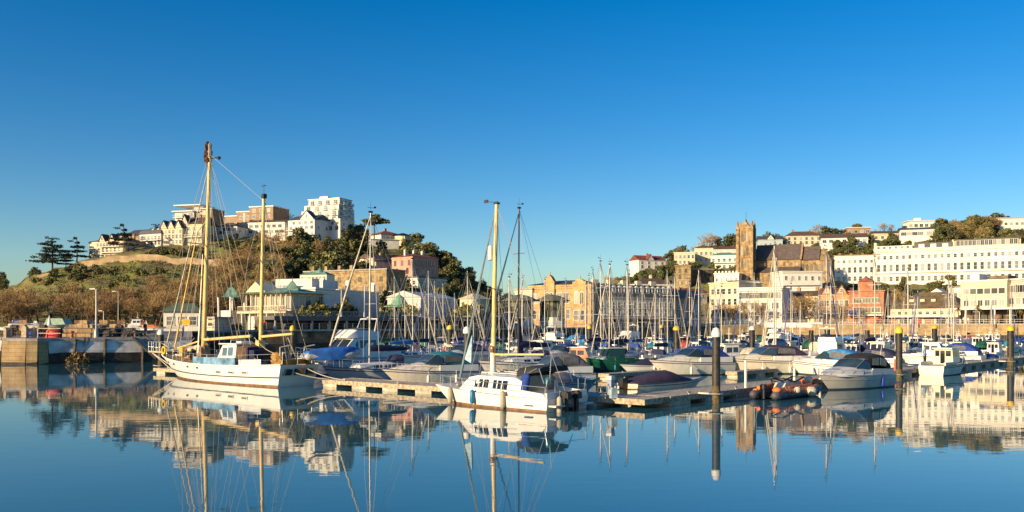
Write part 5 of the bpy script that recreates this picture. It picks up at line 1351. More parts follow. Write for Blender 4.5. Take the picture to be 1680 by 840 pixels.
def proto_covered(L, hullm, canv):
    t = thing('covered_motorboat', '', 'motor boat')
    B = L * .34; H = Hull(L, B, L * .13, L * .11, ob=L * .15, os_=0, sw=.88, pw=2.2, flare=.35, sag=.03)
    H.build(t, [hullm, BLUEB, STRB])
    z = L * .11
    arch_cover(t, 'canopy', [(L * .32, B * .16, z + .05, z + .1), (L * .16, B * .34, z + .02, z + .30), (L * .02, B * .42, z, z + .62), (-L * .12, B * .43, z, z + .58), (-L * .34, B * .43, z, z + .36), (-L * .47, B * .4, z - .02, z + .08)], canv, power=1.0)
    mb = MB(); mb.cbox((-L * .53, 0, .3), (.3, .34, .8)); mb.cbox((-L * .53, 0, .82), (.42, .4, .45)); mb.build('outboard', BLACKH, t)
    fender(t, 0, B * .5 + .09, .32); 
    return t
def proto_fly(L, hullm, canv):
    t = thing('flybridge_cruiser', '', 'motor boat')
    B = L * .33; H = Hull(L, B, L * .16, L * .12, ob=L * .13, os_=0, sw=.88, pw=2.4, flare=.32, sag=.03)
    H.build(t, [hullm, BLUEB, STRB])
    z = L * .125
    c = Cab([(L * .36, B * .2, B * .12, z, z + .15), (L * .24, B * .36, B * .28, z, z + .55), (L * .12, B * .40, B * .32, z, z + .6), (L * .02, B * .41, B * .34, z, z + 1.65), (-L * .24, B * .41, B * .36, z, z + 1.7)])
    o = c.build('saloon', GEL, t)
    for sg in (1, -1):
        c.side(o, -L * .02, L * .05, .5, .9, sg, f0b=.42, f1b=.55); c.side(o, -L * .21, -L * .04, .5, .9, sg)
    for a, b in ((-.92, -.06), (.06, .92)): c.screen(o, 2, a, b, .12, .9, 'windscreen', BGLASS)
    f = Cab([(L * .06, B * .3, B * .26, z + 1.7, z + 1.75), (-L * .02, B * .36, B * .32, z + 1.7, z + 2.35), (-L * .26, B * .36, B * .32, z + 1.7, z + 2.25)])
    f.build('flybridge', GEL, t)
    arch_cover(t, 'canopy', [(-L * .02, B * .30, z + 2.2, z + 2.42), (-L * .12, B * .31, z + 2.2, z + 2.55), (-L * .26, B * .31, z + 2.2, z + 2.35)], canv)
    mb = MB(); mb.box(-L * .46, -L * .24, B * .39, B * .45, z - .1, z + .5); mb.box(-L * .46, -L * .24, -B * .45, -B * .39, z - .1, z + .5); mb.build('cockpit_side', GEL, t)
    mb = MB(); mb.path([(-L * .2, B * .34, z + 2.2), (-L * .24, B * .3, z + 3.3), (-L * .24, -B * .3, z + 3.3), (-L * .2, -B * .34, z + 2.2)], .06, 6); mb.lathe((-L * .24, 0, z + 3.35), [(.28, 0), (.3, .12), (.1, .2)], 10); mb.build('radar_arch', GEL, t)
    pts = [H.p(q) for q in (.45, .6, .75, .9)]
    rails(t, [(x, y * .93, zz + .6) for x, y, zz in pts] + [(H.p(1)[0] - .1, 0, H.fb + .65)] + [(x, -y * .93, zz + .6) for x, y, zz in pts[::-1]], .6, 'bow_rail')
    fender(t, 0, B * .5 + .1, .45)
    return t
# ------------------------------------------------------------------ pontoons and piles
DA = Vector((18.3, -15.1)).normalized(); NA = Vector((-DA.y, DA.x)) * -1     # along the front pontoon; NA points at the camera side
if NA.y > 0: NA = -NA
DB = Vector((.68, .733)).normalized(); NB = Vector((DB.y, -DB.x))             # along the long right pontoon; NB points to its outer side
CORNER = Vector((6.3, 40.9))
def pontoon(label, p, d, nrm, L, W, gap=2.6, fl=2.0, first=.1, face_m=PONT):
    """a walkway whose outer edge runs from p along d (length L); it is W wide, lying on the side away from nrm, on separate floats"""
    t = thing('pontoon', label, 'pontoon', (p.x, p.y, 0), head(d.x, d.y))
    side = 1 if Vector((-d.y, d.x)).dot(nrm) < 0 else -1
    y0, y1 = (0, W) if side > 0 else (-W, 0)
    mb = MB(); mb.box(0, L, y0 + .07, y1 - .07, .36, .46); mb.build('deck_boards', PLANK, t)
    mb = MB()
    for yy in ((y0, y0 + .07), (y1 - .07, y1)): mb.box(0, L, yy[0], yy[1], .20, .475)
    mb.box(-.06, 0, y0, y1, .20, .475); mb.box(L, L + .06, y0, y1, .20, .475)
    mb.build('timber_fender', TIMB, t)
    x = first
    while x + fl <= L + .01:
        mb = MB(); mb.box(x, x + fl, y0 + .05, y1 - .05, -.35, .22); mb.build('float', face_m, t); x += fl + gap
    x = 2.0
    while x < L - .5:
        mb = MB(); mb.tube((x, (y0 + .2), .46), (x, y0 + .2, .56), .05); mb.tube((x - .14, y0 + .2, .58), (x + .14, y0 + .2, .58), .03); mb.build('cleat', LAMPM, t); x += 5
    return t
S0 = CORNER - DA * 24.4
pontoon('front pontoon with tan concrete floats between the ketch stern and the catamaran', S0, DA, NA, 24.4, 2.4, gap=1.55, fl=1.35, first=.0)
tB = pontoon('long pontoon running back from the corner past the orange inflatable', CORNER + DB * 2.47, DB, NB, 77, 2.5, gap=1.5, fl=1.9, first=0)
pontoon('short pontoon end showing behind the bow of the ketch', Vector((-30.2, 71.9)), DA, NA, 4.0, 2.2, gap=1.2, fl=1.4, first=.4)
# finger pontoons behind
for i, (px, Y, L) in enumerate(((800, 66, 9), (1000, 63, 8), (1210, 66, 8), (930, 80, 9))):
    p = Vector((PX(px, Y), Y)); pontoon(['narrow finger pontoon behind the catamaran mast', 'narrow finger pontoon beside the green fishing boat', 'narrow finger pontoon ending left of the purple canopied cruiser', 'narrow finger pontoon behind the orange hulled boat'][i], p, DB, NB, L, 1.0, gap=1.5, fl=1.6)
for i, (pa, ya, pb, yb) in enumerate(((640, 98, 1640, 98), (700, 124, 1660, 122), (760, 150, 1670, 146))):
    a = Vector((PX(pa, ya), ya)); b = Vector((PX(pb, yb), yb)); d = (b - a).normalized()
    pontoon(['nearest', 'middle', 'farthest'][i] + ' of three long walkway pontoons among the massed boats', a, d, Vector((d.y, -d.x)), (b - a).length, 1.8, gap=3, fl=1.8)
# service posts and lockers on the pontoons
def pedestal(x, y, m, label, h=1.05, w=.28):
    t = thing('service_pedestal', label, 'post', (x, y, .46), head(*DB))
    mb = MB(); mb.box(-w / 2, w / 2, -w / 2, w / 2, 0, h * .82); mb.build('body', m, t)
    mb = MB(); mb.box(-w / 2 - .02, w / 2 + .02, -w / 2 - .02, w / 2 + .02, h * .82, h); mb.build('cap', WHTP, t)
    return t
q = CORNER - NB * 1.6 + DB * .6
pedestal(q.x - .6, q.y + .3, mat('grey_blue_post', (.30, .33, .42), .5), 'grey service post with a white cap at the pontoon corner')
q = CORNER + DB * 36.8 - NB * .6
pedestal(q.x, q.y, REDP, 'red service post beside the yellow capped pile and silver cruiser', 1.1, .45)
def pole_on_pontoon(s, side, h, label):
    q = CORNER + DB * s - NB * side
    t = thing('mooring_post', label, 'post', (q.x, q.y, .2))
    mb = MB(); mb.lathe((0, 0, 0), [(.075, 0), (.075, h), (.09, h + .01), (.09, h + .08), (.02, h + .1)], 8); mb.build('pole', WHTP, t)
    mb = MB(); mb.box(-.14, .14, -.14, .14, .1, .26); mb.build('bracket', LAMPM, t)
pole_on_pontoon(10.6, .2, 1.75, 'white post on the pontoon edge at the left end of the orange inflatable')
pole_on_pontoon(16.2, -.15, 1.15, 'short white post at the right part of the orange inflatable')
def pile(px, Y, top, capm, label, r=.2, py_top=None):
    t = thing('mooring_pile', label, 'pile', (PX(px, Y), Y, 0), 0, 'mooring piles')
    mb = MB(); mb.lathe((0, 0, -1), [(r, 0), (r, 1.9)], 12); mb.build('tide_stained_foot', PILEB, t, smooth=40)
    mb = MB(); mb.lathe((0, 0, .9), [(r, 0), (r, top - .9 - .35)], 12); mb.build('shaft', PILE, t, smooth=40)
    if capm: mb = MB(); mb.lathe((0, 0, top - .36), [(r * 1.12, 0), (r * 1.15, .22), (r * .75, .42), (r * .1, .5)], 12); mb.build('cap', capm, t, smooth=40)
    mb = MB(); mb.torus((0, 0, .5), r + .14, .045, 'z', 14, 5); mb.bar((-r - .1, .1, .5), (-r - .6, .5, .5), .1, .08); mb.build('guide_ring', LAMPM, t)
    return t
for a in ((1175, 44.2, 3.80, WHTP, 'thick black pile with a white cap on the near edge of the long pontoon', .215),
          (1475, 61.5, 3.85, YEL, 'black pile with a yellow cap between the silver cruiser and the white cabin boat', .23),
          (1658, 85, 3.9, YEL, 'black pile with a yellow cap near the right edge of the water', .3),
          (766, 60, 3.85, WHTP, 'black pile with a pale top left of the catamaran mast', .24),
          (264, 75.5, 3.6, WHTP, 'black pile with a pale cap at the bow of the ketch', .26),
          (480, 75, 3.95, YEL, 'pile with a yellow top behind the stern of the ketch', .22),
          (1110, 96, 3.9, YEL, 'yellow topped pile behind the blue canopied cruiser', .36),
          (1358, 106, 3.95, YEL, 'yellow topped dark pile behind the silver cruiser canopy', .36),
          (1533, 108, 4.05, YEL, 'yellow topped pile below the brown market roof', .34),
          (738, 95, 4.0, YEL, 'slim yellow capped pile below the shaded theatre wing', .28),
          (967, 118, 4.0, YEL, 'slim yellow capped pile below the golden stone building', .28),
          (1085, 135, 4.1, YEL, 'small distant pile with a yellow cap before the grey terrace', .3),
          (1234, 100, 3.9, WHTP, 'brown pile with a pale cap before the ribbon window building', .32),
          (1331, 112, 3.8, None, 'plain dark pile before the orange brick gables', .3),
          (1423, 112, 3.8, None, 'plain dark pile before the red brick building', .3)):
    pile(*a)

# ------------------------------------------------------------------ the ketch
kt = thing('ketch', 'big white two masted ketch with yellow spars at the left pontoon', 'sailing yacht', (-14.25, 56.6, 0), head(-.74, .67))
H = Hull(19.6, 4.5, 1.75, 1.45, draft=.8, ob=2.7, os_=.5, sw=.66, pw=2.4, flare=.22, sag=.30, x0=-.35)
H.build(kt, [GEL, BROWNB, STRB], n=30, boot=.09, stripe=(.40, .47), deck=TEAK)
mb = MB()
for sg in (1, -1): mb.path([(x, sg * y, z + .03) for x, y, z in [H.p(i / 30) for i in range(31)]], .055, 6)
mb.build('rubbing_strake', GEL, kt, smooth=50)
# stern windows and side ports
for i, (y, w, hh) in enumerate(((.92, .55, .40), (.05, .62, .42), (-.82, .55, .40))):
    mb = MB(); z0 = .78
    pts = [(y - w / 2, z0), (y + w / 2, z0), (y + w / 2 * (.5 if y > .5 else 1), z0 + hh), (y - w / 2 * (.5 if y < -.5 else 1), z0 + hh)]
    mb.prism([(a, b) for a, b in pts], 'x', -.40 + .12, -.16 + .2); 
    mb.v = [(x - .05 - (z - .78) * .30, yy, z) for x, yy, z in mb.v]
    mb.build('stern_window', BGLASS, kt)
for s_ in (6.6, 5.0, 3.4):
    t_ = (s_ + .35) / 19.6; x, y, z = H.p(t_, .66)
    mb = MB(); mb.box(x - .36, x + .36, y - .05, y + .02, z - .10, z + .10); o = mb.build('porthole_frame', WHTP, kt)
    mb = MB(); mb.box(x - .30, x + .30, y - .05, y + .035, z - .06, z + .06); mb.build('porthole', mat('bronze_glass', (.16, .12, .06), .2), o)
for s_ in (9.4, 11.0, 13.9, 15.6):
    x, y, z = H.p((s_ + .35) / 19.6, .82); mb = MB(); mb.box(x - .12, x + .12, y - .03, y + .03, z - .06, z + .06); mb.build('scupper', BLACKH, kt)
# bowsprit and pulpit
bz = 1.86
mb = MB(); mb.prism([(18.2, .42), (21.2, .22), (21.35, 0), (21.2, -.22), (18.2, -.42)], 'z', bz - .02, bz + .10); mb.build('bowsprit', mat('sprit_wood', (.58, .42, .25), .6, var=.15), kt)
rigging(kt, [((21.2, 0, bz), (17.2, 0, .35)), ((21.2, 0, bz), (17.6, .3, 1.0))], .035, ROPE, 'bobstay')
pp = [(18.0, .75), (19.2, .5), (20.4, .32), (21.2, .2), (21.2, -.2), (20.4, -.32), (19.2, -.5), (18.0, -.75)]
rails(kt, [(x, y, bz + .85) for x, y in pp], .85, 'pulpit', STEEL, .022)
for sg in (1, -1):
    rails(kt, [(x, sg * y * .97, z + .75) for x, y, z in [H.p(f) for f in (.03, .12, .22, .32, .42, .52, .62, .72, .82, .92)]], .75, 'guardrail', STEEL, .015)
# deckhouse
c = Cab([(12.2, .5, .4, 1.2, 1.35), (11.6, 1.15, .95, 1.2, 1.62), (8.8, 1.35, 1.15, 1.2, 1.70), (8.2, 1.35, 1.2, 1.2, 1.72)])
o = c.build('trunk_cabin', GEL, kt)
for sg in (1, -1): c.side(o, 9.2, 9.9, .3, .7, sg); c.side(o, 10.3, 11.0, .3, .7, sg)
mb = MB(); mb.cbox((12.9, 0, 1.55), (.9, .8, .28)); mb.cbox((14.4, 0, 1.6), (.9, .7, .22)); mb.build('deck_hatch', TEAK, kt)
w = Cab([(8.4, 1.15, 1.0, 1.6, 1.75), (7.7, 1.25, 1.08, 1.2, 2.62), (5.9, 1.3, 1.12, 1.2, 2.72), (5.7, 1.3, 1.12, 1.2, 2.7)])
o = w.build('wheelhouse', GEL, kt)
for sg in (1, -1): w.side(o, 6.95, 7.6, .48, .88, sg, m=TINT); w.side(o, 6.1, 6.8, .48, .88, sg, m=TINT)
for a, b in ((-.94, -.36), (-.28, .28), (.36, .94)): w.screen(o, 0, a, b, .2, .85, 'windscreen', TINT)
mb = MB(); mb.box(5.5, 7.95, -1.25, 1.25, 2.70, 2.78); mb.build('wheelhouse_roof', GEL, o)
mb = MB(); mb.path([(7.4, -.6, 2.78), (7.4, -.6, 3.0), (7.4, .6, 3.0), (7.4, .6, 2.78)], .03, 5); mb.cbox((6.6, 0, 2.86), (.7, .9, .12)); mb.build('roof_gear', WHTP, o)
arch_cover(kt, 'cockpit_tent', [(5.7, 1.18, 1.7, 2.7), (4.9, 1.2, 1.7, 2.75), (4.3, 1.2, 1.6, 2.6)], mat('brown_canvas', (.11, .065, .04), .85, var=.25))
mb = MB(); mb.box(4.05, 4.25, .35, 1.25, 1.5, 2.55); mb.box(3.4, 4.1, .45, 1.15, 1.5, 2.35); mb.build('blue_bag', CANV['navy'], kt)
# weather cloths along the port and starboard rails
for sg in (1, -1):
    mb = MB(); P = [H.p(f) for f in (.24, .30, .36, .42, .48, .52)]
    ri = [[(x, sg * (y * .97 + .03), z + .06), (x, sg * (y * .97 + .05), z + .32), (x, sg * (y * .97 + .03), z + .57), (x, sg * (y * .97 - .01), z + .57), (x, sg * (y * .97), z + .32), (x, sg * (y * .97), z + .06)] for x, y, z in P]
    mb.loft(ri); mb.build('weather_cloth', mat('faded_blue_cloth', (.17, .33, .50), .9, var=.3, scale=2, bump=.4, bscale=4), kt, smooth=40)
    mb = MB(); P = [H.p(f) for f in (.10, .16, .22)]
    mb.loft([[(x, sg * (y * .97 + .03), z + .06), (x, sg * (y * .97 + .04), z + .44), (x, sg * (y * .97), z + .44), (x, sg * y * .97, z + .06)] for x, y, z in P]); mb.build('white_cloth', mat('white_cloth', (.62, .62, .64), .9, var=.1), kt)
bundle(kt, 'furled_staysail', (15.8, .2, 1.95), (12.9, 0, 2.35), .16, .22, CANV['cream'])
bundle(kt, 'blue_sail_bag', (11.4, -.5, 1.78), (8.9, -.3, 1.95), .25, .22, CANV['navy'])
# spars
def spar(x, z0, z1, r0, r1, rake, name):
    mb = MB(); mb.path([(x, 0, z0), (x - rake * .35, 0, z0 + (z1 - z0) * .35), (x - rake * .7, 0, z0 + (z1 - z0) * .7), (x - rake, 0, z1)], r0, 12, 0, r1)
    return mb.build(name, SPAR, kt, smooth=50)
mm = spar(12.5, 1.3, 17.0, .185, .125, 1.0, 'main_mast')
mz = spar(4.5, 1.3, 13.1, .155, .105, .45, 'mizzen_mast')
# bundled rope and gear at the main masthead
mb = MB(); rg = random.Random(5)
for i in range(60):
    a = rg.uniform(0, 6.28); zz = 16.1 + 1.75 * i / 60; rr = rg.uniform(.08, .26) * (1.1 - .5 * abs(i - 25) / 30)
    mb.ball((11.55 + rr * math.cos(a) + .12, rr * math.sin(a) + .06, zz), (rg.uniform(.07, .14), rg.uniform(.07, .14), rg.uniform(.1, .2)), 6)
mb.build('masthead_bundle', mat('brown_rope_bundle', (.15, .075, .035), .9, c2=(.03, .02, .02), scale=5), mm, smooth=40)
mb = MB(); mb.lathe((11.5, 0, 16.75), [(.18, 0), (.2, .35), (.12, .55), (.16, .9), (.03, 1.1)], 8); mb.build('masthead_crane', mat('weathered_grey', (.35, .28, .24), .8), mm)
mb = MB(); mb.tube((11.5, 0, 16.6), (10.9, -.35, 16.7), .04); mb.ball((10.85, -.4, 16.65), .14, 6); mb.build('masthead_light', BLACKH, mm)
mb = MB(); mb.tube((4.05, 0, 13.0), (4.05, 0, 13.9), .025); mb.tube((3.8, 0, 13.75), (4.35, 0, 13.75), .025); mb.cbox((3.85, .1, 13.0), (.3, .25, .3)); mb.ball((4.25, -.15, 12.5), .13, 6); mb.build('masthead_gear', BLACKH, mz)
for m_, x, z, w_ in ((mm, 11.95, 10.2, 1.9), (mz, 4.25, 8.6, 1.1)):
    mb = MB(); mb.tube((x, -w_, z), (x, w_, z), .045); mb.build('spreader', SPAR, m_)
mb = MB(); mb.cbox((12.5, 0, 1.9), (.75, .75, 1.0)); mb.torus((12.5, 0, 2.2), .35, .1, 'z'); 
for i in range(9): a = i * .7; mb.ball((12.5 + .36 * math.cos(a), .36 * math.sin(a), 1.9 + .12 * i), (.13, .13, .25), 6)
mb.build('coiled_halyards', mat('old_rope', (.30, .21, .13), .95, var=.3, scale=6, bump=.5), mm, smooth=40)
mb = MB(); mb.cbox((4.5, 0, 2.75), (.45, .5, .5)); mb.build('gooseneck', SPAR, mz)
def boom(name, a, b, r, m=SPAR): mb = MB(); mb.path([a, Vector(a).lerp(Vector(b), .5), b], r, 8, 0, r * .92); return mb.build(name, m, kt, smooth=50)
boom('main_boom', (12.4, .1, 2.95), (5.3, .25, 3.3), .115)
boom('mizzen_boom', (4.4, .05, 3.25), (.2, .2, 3.48), .10)
boom('staysail_boom', (17.3, .1, 2.1), (12.9, .1, 2.85), .075)
boom('boom_gallows', (.55, -.5, 1.45), (.55, .35, 3.25), .05, TIMB)
# standing rigging and forestays
T = (11.6, 0, 17.0); M = (11.9, 0, 12.2); Z = (4.08, 0, 12.7)
L_ = [((21.1, 0, bz + .1), T), ((18.6, 0, bz + .1), (11.75, 0, 15.0)), ((17.4, .1, 2.1), M), (T, Z), (Z, (-.2, .9, 1.5)), (Z, (-.2, -.9, 1.5)), (T, (6.5, 1.9, 1.5)), (T, (6.5, -1.9, 1.5))]
for sg in (1, -1):
    for dx in (-.9, -.2, .5):
        y_ = H.p((12.2 + dx) / 19.6)[1]
        L_.append(((12.2 + dx, sg * y_, 1.45), (11.95, sg * 1.9, 10.2) if dx == -.2 else M)); 
    L_.append(((11.95, sg * 1.9, 10.2), T)); L_.append(((10.4, sg * H.p(.55)[1], 1.45), T))
    for dx in (-.6, .2): L_.append(((4.3 + dx, sg * H.p(.24)[1], 1.45), (4.25, sg * 1.1, 8.6) if dx > 0 else (4.2, 0, 9.6)))
    L_.append(((4.25, sg * 1.1, 8.6), Z))
L_ += [((.5, .2, 3.4), Z), ((5.6, .2, 3.2), T), ((12.9, 0, 3.0), (11.9, 0, 12.4)), ((15.0, 0, 2.2), (11.8, 0, 13.5)), ((7.5, 0, 3.1), (11.8, 0, 14.2)), ((10.0, .4, 1.6), (11.7, 0, 15.5))]
rigging(kt, L_, .0125, mat('rig_rope', (.46, .39, .30), .7, var=.1))
mb = MB(); mb.path([(16.6, .3, 1.95), (13.1, .15, 11.2), (12.0, 0, 12.0)], .075, 6, 0, .04); mb.path([(11.0, 1.2, 2.0), (12.0, .3, 9.4)], .06, 6, 0, .04); mb.build('light_spar', SPAR, kt, smooth=50)
mb = MB(); mb.path([(18.4, .1, 2.1), (14.9, .05, 9.3), (11.7, 0, 16.0)], .07, 6, 0, .035); mb.build('furled_jib', CANV['cream'], kt, smooth=50)
mb = MB()
for a, b, sg_ in (((18.4, .5, 2.7), (12.7, .6, 3.1), .7), ((18.6, -.3, 2.7), (12.7, -.5, 3.2), .9), ((17.5, .7, 2.6), (13.0, .9, 2.4), .45)): mb.rope(a, b, .022, sg_)
mb.rope((5.3, .4, 3.2), (2.6, 1.4, 1.6), .02, .3); mb.rope((4.6, .4, 3.2), (.4, .5, 2.3), .02, .5); mb.build('slack_rope', ROPE, kt)
mb = MB(); mb.path([(.0, 1.15, 1.5), (-.05, 1.15, 2.3), (-.05, -1.15, 2.3), (0, -1.15, 1.5)], .03, 6); mb.path([(-.05, 0, 1.5), (-.05, 0, 2.3)], .02, 5); mb.build('stern_rail', STEEL, kt)
mb = MB(); mb.path([(.6, .9, 1.5), (.55, .95, 2.6), (-.6, .95, 2.75)], .05, 6); mb.path([(.6, -.9, 1.5), (.55, -.95, 2.6), (-.6, -.95, 2.75)], .05, 6); mb.build('davit', STEEL, kt)
mb = MB(); mb.box(.3, 1.6, -1.3, 1.0, 1.45, 1.75); mb.ball((1.0, .9, 1.95), (.55, .35, .35), 8); mb.build('stern_locker', mat('ochre_canvas', (.42, .22, .05), .9, var=.35, scale=2), kt, smooth=40)
mb = MB(); mb.lathe((13.9, .9, 1.6), [(.03, 0), (.3, .1), (.3, .75), (.03, .85)], 10); mb.build('orange_drum', mat('ochre_drum', (.55, .36, .05), .5), kt)
def kw(x, y, z):   # ketch local -> world
    v = Matrix.Rotation(head(-.74, .67), 3, 'Z') @ Vector((x, y, z)); return Vector((v.x - 14.25, v.y + 56.6, v.z))
# lifebuoy at the bow
mb = MB(); p = kw(16.6, .98, 2.1)
b = thing('lifebuoy', 'yellow horseshoe lifebuoy hanging on the ketch bow rail', 'lifebuoy', p, head(-.74, .67))
mb.torus((0, .1, 0), .26, .10, 'y', 14, 6); mb.build('ring', YEL, b, smooth=60)
mb = MB(); mb.tube((-.05, .02, .3), (.05, .02, .75), .02); mb.build('strap', ROPE, b)
# dinghy hung at the stern under a blue cover
dg = thing('inflatable_dinghy', 'grey inflatable dinghy under a bright blue cover hung across the ketch stern', 'dinghy', kw(-1.3, -1.9, 2.0), head(.90, .44))
def rib_tube(mb, L, W, r, z0, rise):
    P = [(-L / 2, W, z0)] + [(L * (-.3 + .2 * i), W, z0 + rise * max(0, i - 2) * .2) for i in range(4)] + [(L * .42, W * .62, z0 + rise * .8), (L * .5, 0, z0 + rise), (L * .42, -W * .62, z0 + rise * .8)] + [(L * (-.3 + .2 * i), -W, z0 + rise * max(0, i - 2) * .2) for i in (3, 2, 1, 0)] + [(-L / 2, -W, z0)]
    mb.path(P, r, 10)
    for s_ in (1, -1): mb.ball((-L / 2, s_ * W, z0), (r * 1.3, r, r), 8)
mb = MB(); rib_tube(mb, 3.4, .62, .25, 0, .3); mb.box(-1.6, 1.2, -.55, .55, -.2, -.1); mb.build('hull', mat('grey_hypalon', (.45, .46, .48), .7, var=.12), dg, smooth=60)
arch_cover(dg, 'cover', [(-1.75, .8, -.05, .36), (-.8, .92, -.28, .52), (.4, .92, -.22, .62), (1.3, .7, .1, .62), (1.75, .25, .3, .5)], CANV['sky'] if False else mat('bright_blue_cover', (.02, .16, .55), .75, c2=(.012, .07, .28), scale=2.2, bump=.5, bscale=4))
# mooring ropes
rb = MB(); e = S0 + DA * .7
rb.rope(kw(.1, 1.0, 1.2), (e.x, e.y, .5), .03, .12); rb.rope(kw(0, -.3, 1.4), (e.x + 1.2, e.y - .6, .5), .03, .2)
tag(rb.build('mooring_rope', ROPE), 'two pale stern ropes from the ketch down to the front pontoon', 'rope')
rb = MB(); rb.rope(kw(17.5, .3, 1.7), (-27.5, 70.2, .5), .03, .15); tag(rb.build('mooring_rope', ROPE), 'bow rope from the ketch to the short pontoon end', 'rope')
# ------------------------------------------------------------------ the catamaran
ca = head(-.75, .66)
ct = thing('catamaran', 'white catamaran with a yellow mast and blue spray cover at the front pontoon', 'sailing yacht', (2.6, 40.55, 0), ca)
CB = 3.3
for sg in (1, -1):
    h_ = Hull(8.05, 1.25, .94, .62, draft=.35, ob=1.2, os_=.1, sw=.88, pw=2.3, flare=.20, sag=.02, x0=-.1)
    rings = []
    n = 22; lv = [1.0, .90, .86, .5, .16, 0, -.5, -1]
    mi = [0, 2, 0, 0, 1, 1, 1]
    for i in range(n + 1):
        P = [h_.p(i / n, l) for l in lv]
        rings.append([(x, y + sg * 1.03, z) for x, y, z in P] + [(x, -y + sg * 1.03, z) for x, y, z in P[-2::-1]])
    mb = MB(); mb.loft(rings, lambda i, j: mi[j] if j < 7 else mi[13 - j], closed=False, cap=False); mb.f.append(tuple(range(15))); mb.m.append(0)
    mb.build('hull', [GEL, BROWNB, mat('pale_rub_rail', (.62, .58, .52), .5)], ct, smooth=35)
mb = MB()
rr = []
for i in range(23):
    x, y, z = h_.p(i / 22, .98); rr.append([(x, y + 1.03, z), (x, .4, z + .04), (x, -.4, z + .04), (x, -y - 1.03, z)])
mb.loft(rr, closed=False, cap=False); mb.build('deck', DECK, ct, smooth=40)
mb = MB(); mb.box(.1, 6.0, -1.0, 1.0, .28, .6); mb.build('bridge_deck', GEL, ct)
c = Cab([(6.05, 1.15, 1.0, .80, .90), (5.30, 1.45, 1.18, .76, 1.42), (4.6, 1.52, 1.3, .74, 1.54), (2.1, 1.54, 1.34, .66, 1.52), (1.65, 1.54, 1.34, .64, 1.36)])
o = c.build('cabin', GEL, ct)
for sg in (1, -1):
    for k, (a, b, m_) in enumerate(((4.95, 5.55, TINT), (3.75, 4.7, BGLASS), (2.5, 3.45, BGLASS))):
        if k == 0: f = c.side(o, a, b, .30, .82, sg, m=m_, f0b=.28, f1b=.72)
        else:
            f = c.side(o, a, b, .30, .80, sg, m=m_)
            for q in (a + (b - a) * .36, a + (b - a) * .7): c.side(f, q - .03, q + .03, .30, .80, sg, 'mullion', WHTP, .03)
for a, b in ((-.92, -.34), (-.28, .28), (.34, .92)): c.screen(o, 0, a, b, .1, .88, 'windscreen', TINT)
mb = MB()
for y in (-.6, .6): mb.path([(5.0, y, 1.54), (5.0, y, 1.66), (2.4, y, 1.64), (2.4, y, 1.52)], .022, 5)
mb.cbox((4.0, 0, 1.60), (.9, .7, .05)); mb.cbox((4.75, .0, 1.62), (.35, .4, .1)); mb.build('roof_rail', WHTP, o)
mb = MB()
for sg in (1, -1): mb.prism([(-.05, .62), (1.7, .66), (1.7, 1.0), (1.2, .95), (.15, .86)], 'y', sg * 1.56 - .06, sg * 1.56 + .06)
mb.box(-.05, .12, -1.55, 1.55, .55, .9); mb.build('cockpit_coaming', GEL, ct)
# spray hood over the cockpit, half folded, with blue side panel
arch_cover(ct, 'spray_hood', [(2.25, 1.05, 1.5, 2.0), (1.5, 1.12, 1.72, 2.12), (.75, 1.08, 1.82, 2.08)], CANV['black'], power=.5)
for sg in (1, -1):
    mb = MB(); mb.path([(2.1, sg * 1.1, 1.5), (.9, sg * 1.12, 2.0)], .025, 5); mb.path([(1.6, sg * 1.1, 2.02), (1.75, sg * 1.12, 1.45)], .025, 5); mb.path([(.5, sg * 1.1, 1.3), (.8, sg * 1.1, 2.0)], .025, 5); mb.build('hood_frame', STEEL, ct)
arch_cover(ct, 'screen_panel', [(2.3, 1.28, .9, 1.55), (1.85, 1.3, .85, 1.75), (1.6, 1.25, .85, 1.6)], mat('clear_vinyl', (.16, .16, .17), .15, var=.2))
bundle(ct, 'blue_cockpit_cover', (1.62, 1.18, .86), (1.42, 1.18, 1.72), .30, .24, CANV['blue'], k=8)
mast = MB(); mast.path([(4.75, 0, 1.5), (4.66, 0, 6), (4.5, 0, 10.2)], .125, 10, 0, .095); cm = mast.build('mast', mat('yellow_mast', (.84, .58, .20), .28, var=.08, coat=.3), ct, smooth=50)
mb = MB(); mb.lathe((4.76, 0, 1.5), [(.15, 0), (.14, 1.6)], 10); mb.build('mast_foot', WHTP, cm, smooth=50)
mb = MB(); mb.tube((4.5, 0, 10.2), (4.5, 0, 10.35), .08); mb.tube((4.5, 0, 10.3), (5.0, .15, 10.38), .015); mb.cbox((5.1, .15, 10.4), (.25, .05, .16)); mb.cbox((4.5, 0, 10.26), (.28, .2, .08)); mb.build('wind_vane', BLACKH, cm)
mb = MB(); mb.lathe((4.85, .1, 7.35), [(.05, 0), (.13, .05), (.13, .7), (.05, .78)], 10); mb.build('radar_reflector', WHTP, cm, smooth=40)
mb = MB(); mb.cbox((4.75, 0, 2.75), (.26, .28, .22)); mb.torus((4.75, .16, 2.85), .13, .05, 'y', 8, 5); mb.build('winch_gear', mat('brown_gear', (.25, .13, .06), .7), cm)
mb = MB(); mb.path([(4.65, 0, 2.55), (1.3, .1, 2.62)], .055, 8); mb.build('boom', SPAR, ct, smooth=50)
mb = MB(); mb.tube((4.6, -.55, 5.9), (4.6, .55, 5.9), .03); mb.build('spreader', SPAR, cm)
mb = MB(); mb.path([(7.15, 0, 1.15), (6.6, 0, 3.1), (5.3, 0, 7.6), (4.62, 0, 9.8)], .075, 7, 0, .04); mb.build('furled_jib', mat('blue_grey_sail', (.17, .24, .28), .85, var=.2), ct, smooth=60)
mb = MB(); mb.prism([(6.75, 2.25), (6.28, 2.05), (6.2, 3.55)], 'y', -.05, .05); mb.build('sail_clew', CANV['pale'], ct)
